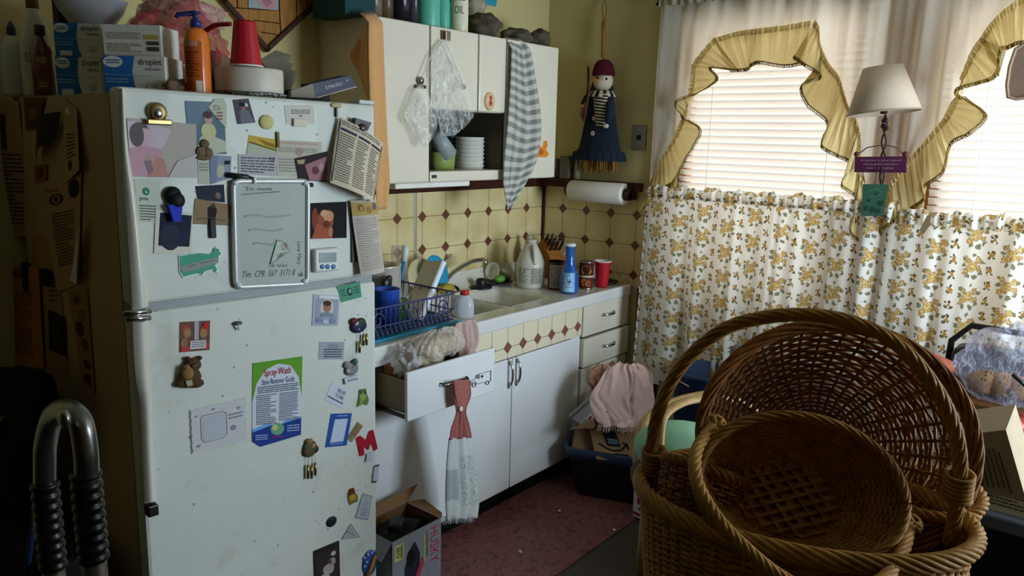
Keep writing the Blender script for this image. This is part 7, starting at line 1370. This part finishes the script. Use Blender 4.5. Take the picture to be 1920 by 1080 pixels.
for sy_ in (-1, 1):
    b = B(); b.tube(smoothpts([Mc @ V(p) for p in [(-.30, .27*sy_, .42), (-.30, .27*sy_, .58), (-.22, .27*sy_, .65), (-.05, .27*sy_, .665), (.14, .27*sy_, .65)]], 20), .022, wdc, 10, flat=.6); b.build('arm', t)
    for x in (-.27, .18): b = B(); b.tube([Mc @ V((x, .24*sy_, .40)), Mc @ V((x, .25*sy_, 0.001))], .02, wdc, 10); b.build('leg', t)
# pale bent handle basket behind the big one with green cushion
D4_ = 2.15
t = thing('mint_cushion', 'mint green rounded cushion behind the left side of the big basket', 'cushion', od(1275, 850, D4_))
c = od(1285, 845, D4_); b = B(); b.sphere(c, (.13, .15, .075), mat('8fc0a0', .8, 0, .05, 40), 36, 18); b.build('cover', t)
sup = B(); z_ = c.z-.072; sup.lathe([(0, 0.0005), (.13, .0005), (.13, .03), (.03, .05), (.03, z_-.04), (.15, z_-.02), (.15, z_), (0, z_)], mat('3b2a1a', .6), (c.x, c.y, 0), 28); tag(sup.build('stool'), 'round dark stool holding up the mint cushion, hidden behind the big basket', 'stool')
b = B(); q = smoothpts([od(1233, 870, 1.76), od(1236, 802, 1.76), od(1246, 776, 1.78), od(1272, 758, 1.82), (od(1305, 749, 1.86)), od(1345, 747, 1.9), od(1400, 758, 1.95), od(1430, 800, 1.97), od(1435, 870, 1.97)], 30); 
b.tube(q, .016, wdc, 10, flat=.55); tag(b.build('bentwood_arm'), 'pale bent wood hoop showing between the arch handle and the mint cushion', 'handle')
# side table + radio
t = thing('side_table', 'low wooden table by the right window, hidden beneath the radio and bags', 'table', (-.5, -2.5, 0))
ST = .862; b = B(); b.bx((-.70, -3.0, ST-.03), (-.2, -2.0, ST), WT, .004); b.build('table_top', t)
for x in (-.66, -.24):
    for y in (-2.96, -2.04): b = B(); b.bx((x-.02, y-.02, 0.0005), (x+.02, y+.02, ST-.03), WT); b.build('leg', t)
t = thing('radio', 'black portable radio with a raised carrying handle at the right edge of the photo', 'radio', (-.42, -2.42, ST+.001))
XR = -.46; r0 = ox(1781, 664, XR); y0 = r0.y; zt2 = ox(1850, 662, XR).z; RB = mat('15151a', .45)
b = B(); b.bx((XR, y0-.46, ST+.001), (XR+.14, y0, zt2), RB, .03); b.build('case', t)
b = B(); b.tube([V((XR+.06, y0+.012, zt2-.08)), V((XR+.06, y0+.010, zt2+.01)), V((XR+.06, y0-.045, zt2+.075)), V((XR+.06, y0-.42, zt2+.072)), V((XR+.06, y0-.47, zt2+.01))], .011, RB, 10, flat=.7); b.build('carrying_handle', t)
b = B(); b.bx((XR+.03, y0-.40, zt2), (XR+.11, y0-.07, zt2+.006), mat('3d3d42', .35, .4), .002); b.build('control_panel', t)
for k in range(3):
    b = B(); yy = y0-.09-.11*k; b.bx((XR+.045, yy-.02, zt2+.006), (XR+.075, yy+.02, zt2+.016), mat(['7a1f26', '222226', '222226'][k], .4), .002); b.build('button', t)
for k in range(2):
    b = B(); b.lathe([(0, .004), (.07, .002), (.078, 0)], mat('0c0c0e', .6), M=Matrix.Translation((XR, y0-.11-.24*k, (ST+zt2)/2)) @ Matrix.Rotation(-PI/2, 4, 'Y'), n=28); b.build('speaker_grille', t)
# plastic bag with buns
c = ox(1890, 735, -.585); lump('bread_bag', 'clear plastic bag of speckled buns in front of the radio', 'bag', V((c.x, c.y-.01, ST+.10)), (.10, .16, .145), bagmat('c9c9dc', .22), .18, 6, 3, 48, 30, None, ST+.001)
BUN = (lambda t: t.pbr(t.mix(t.ramp(t.vor(t.co(), 60)['Distance'], .28, .2), lin('a37f5e'), lin('3a2418')), .8))(T('speckled_bun'))
for i, (px, py) in enumerate([(1835, 765), (1868, 772), (1902, 775)]):
    p = ox(px, py, -.62); b = B(); b.sphere(V((p.x+.04, p.y, ST+.045)), (.04, .05, .042), BUN, 20, 12, .1, 4, i, zmin=ST+.002); tag(b.build('bun'), ['speckled bun in the clear bag, leftmost of the three', 'speckled bun in the middle of the three in the clear bag', 'speckled bun in the clear bag at the photo edge'][i], 'bread', 'buns in the clear bag')
b = B(); b.tube([ox(1898, 702, -.70), ox(1930, 730, -.70)], .006, mat('14151c', .4), 8); tag(b.build('black_pen'), 'black pen lying across the clear bag at the right edge of the photo', 'pen')
# black tote, cartons, coral bag
XB = -1.16; tt = ox(1850, 962, XB); zt3 = tt.z; print('TOTE', zt3, tt)
t = thing('storage_tote', 'large black storage tote with grey rim at the lower right corner', 'tote', (XB+.24, tt.y-.2, 0))
yA = ox(1795, 950, XB).y
b = B(); b.bx((XB+.012, yA-.60, .0005), (XB+.42, yA-.006, zt3-.04), mat('0d0d0f', .5), .015); b.build('tote_body', t); b = B(); b.bx((XB, yA-.61, zt3-.045), (XB+.43, yA, zt3), mat('4a4d50', .45), .008); b.build('lid', t)
b_lo = [(ox(1795, 892, XB+.02).y, .105)]
z6 = zt3+.001; xa_ = XB+.03; S = None
t = thing('low_carton', 'flat cream printed carton lying on the grey tote rim under the leaning box', 'carton', (xa_+.1, yA-.25, z6)); hA = ox(1830, 905, xa_).z-z6; hA = max(.05, hA)
CRM = mat('b3a184', .7); b = B(); b.bx((xa_, yA-.52, z6), (xa_+.24, yA-.02, z6+hA), CRM, .002); b.build('box', t)
S = Sheet([V((xa_-.0005, yA-.02, z6+hA)), V((xa_-.0005, yA-.52, z6+hA)), V((xa_-.0005, yA-.52, z6)), V((xa_-.0005, yA-.02, z6))]); S.base(CRM, .0002); S.lines(.08, .2, .28, .8, 4, '4f4636'); S.lines(.4, .2, .66, .85, 5, '4f4636'); S.scrib([(.34, 0), (.34, 1)], '3f382c', .01); S.scrib([(.72, 0), (.72, 1)], '3f382c', .01); S.done('printed_side', parent=t)
q = [pl(1830, 818, V((xa_+.04, 0, 0)), V((1, 0, .22))), pl(1886, 806, V((xa_+.04, 0, 0)), V((1, 0, .22))), pl(1924, 938, V((xa_+.04, 0, 0)), V((1, 0, .22))), pl(1775, 905, V((xa_+.04, 0, 0)), V((1, 0, .22)))]
q[0] = pl(1760, 820, V((xa_+.04, 0, 0)), V((1, 0, .22))); q[3] = pl(1756, 912, V((xa_+.04, 0, 0)), V((1, 0, .22)))
t = thing('text_carton', 'tan cardboard box with rows of dark print, tilted on the tote behind the big basket', 'carton', (q[2]+q[3])/2); S = Sheet(q); S.base(mat('a5947a', .75), .14)
for i in range(7):
    u = .44+.055*i; S.lines(u, .28, u+.02, .30, 1, '4d4436', .9)
S.scrib([(.5, .26), (.56, .84)], '5a5040', .012)
for i in range(6): S.scrib([(.46+.062*i, .25), (.46+.062*i+.03, .86)], '5a5040', .022)
S.scrib([(.83, .30), (.86, .92)], '4d4436', .02); S.done('box', parent=t)
c = ox(1880, 800, -.98); b = B()
Lq = [(1812, 1822), ]; n=20
rows = [(1822, 1990, 778), (1818, 1990, 800), (1818, 1990, 830), (1830, 1990, 905)]
wad('coral_bag', 'coral red folded plastic sack behind the tilted tan box', 'bag', rows, dep(ox(1870, 800, -.96)), mat('c45a4c', .45, 0, .1, 20, coat=.2), .010, 1.5, 3, None, .003, .02)
lump('coral_bundle', 'coral red bundle seen through the weave of the leaning basket', 'bundle', V((-.58, ox(1735, 750, -.58).y, ST+.05)), (.06, .07, .055), mat('c06a52', .7, 0, .1, 20), .2, 5, 7)
p = ox(1700, 790, -.7)
# clean up helper properties
for o in bpy.data.objects:
    if '_o' in o.keys(): del o['_o']
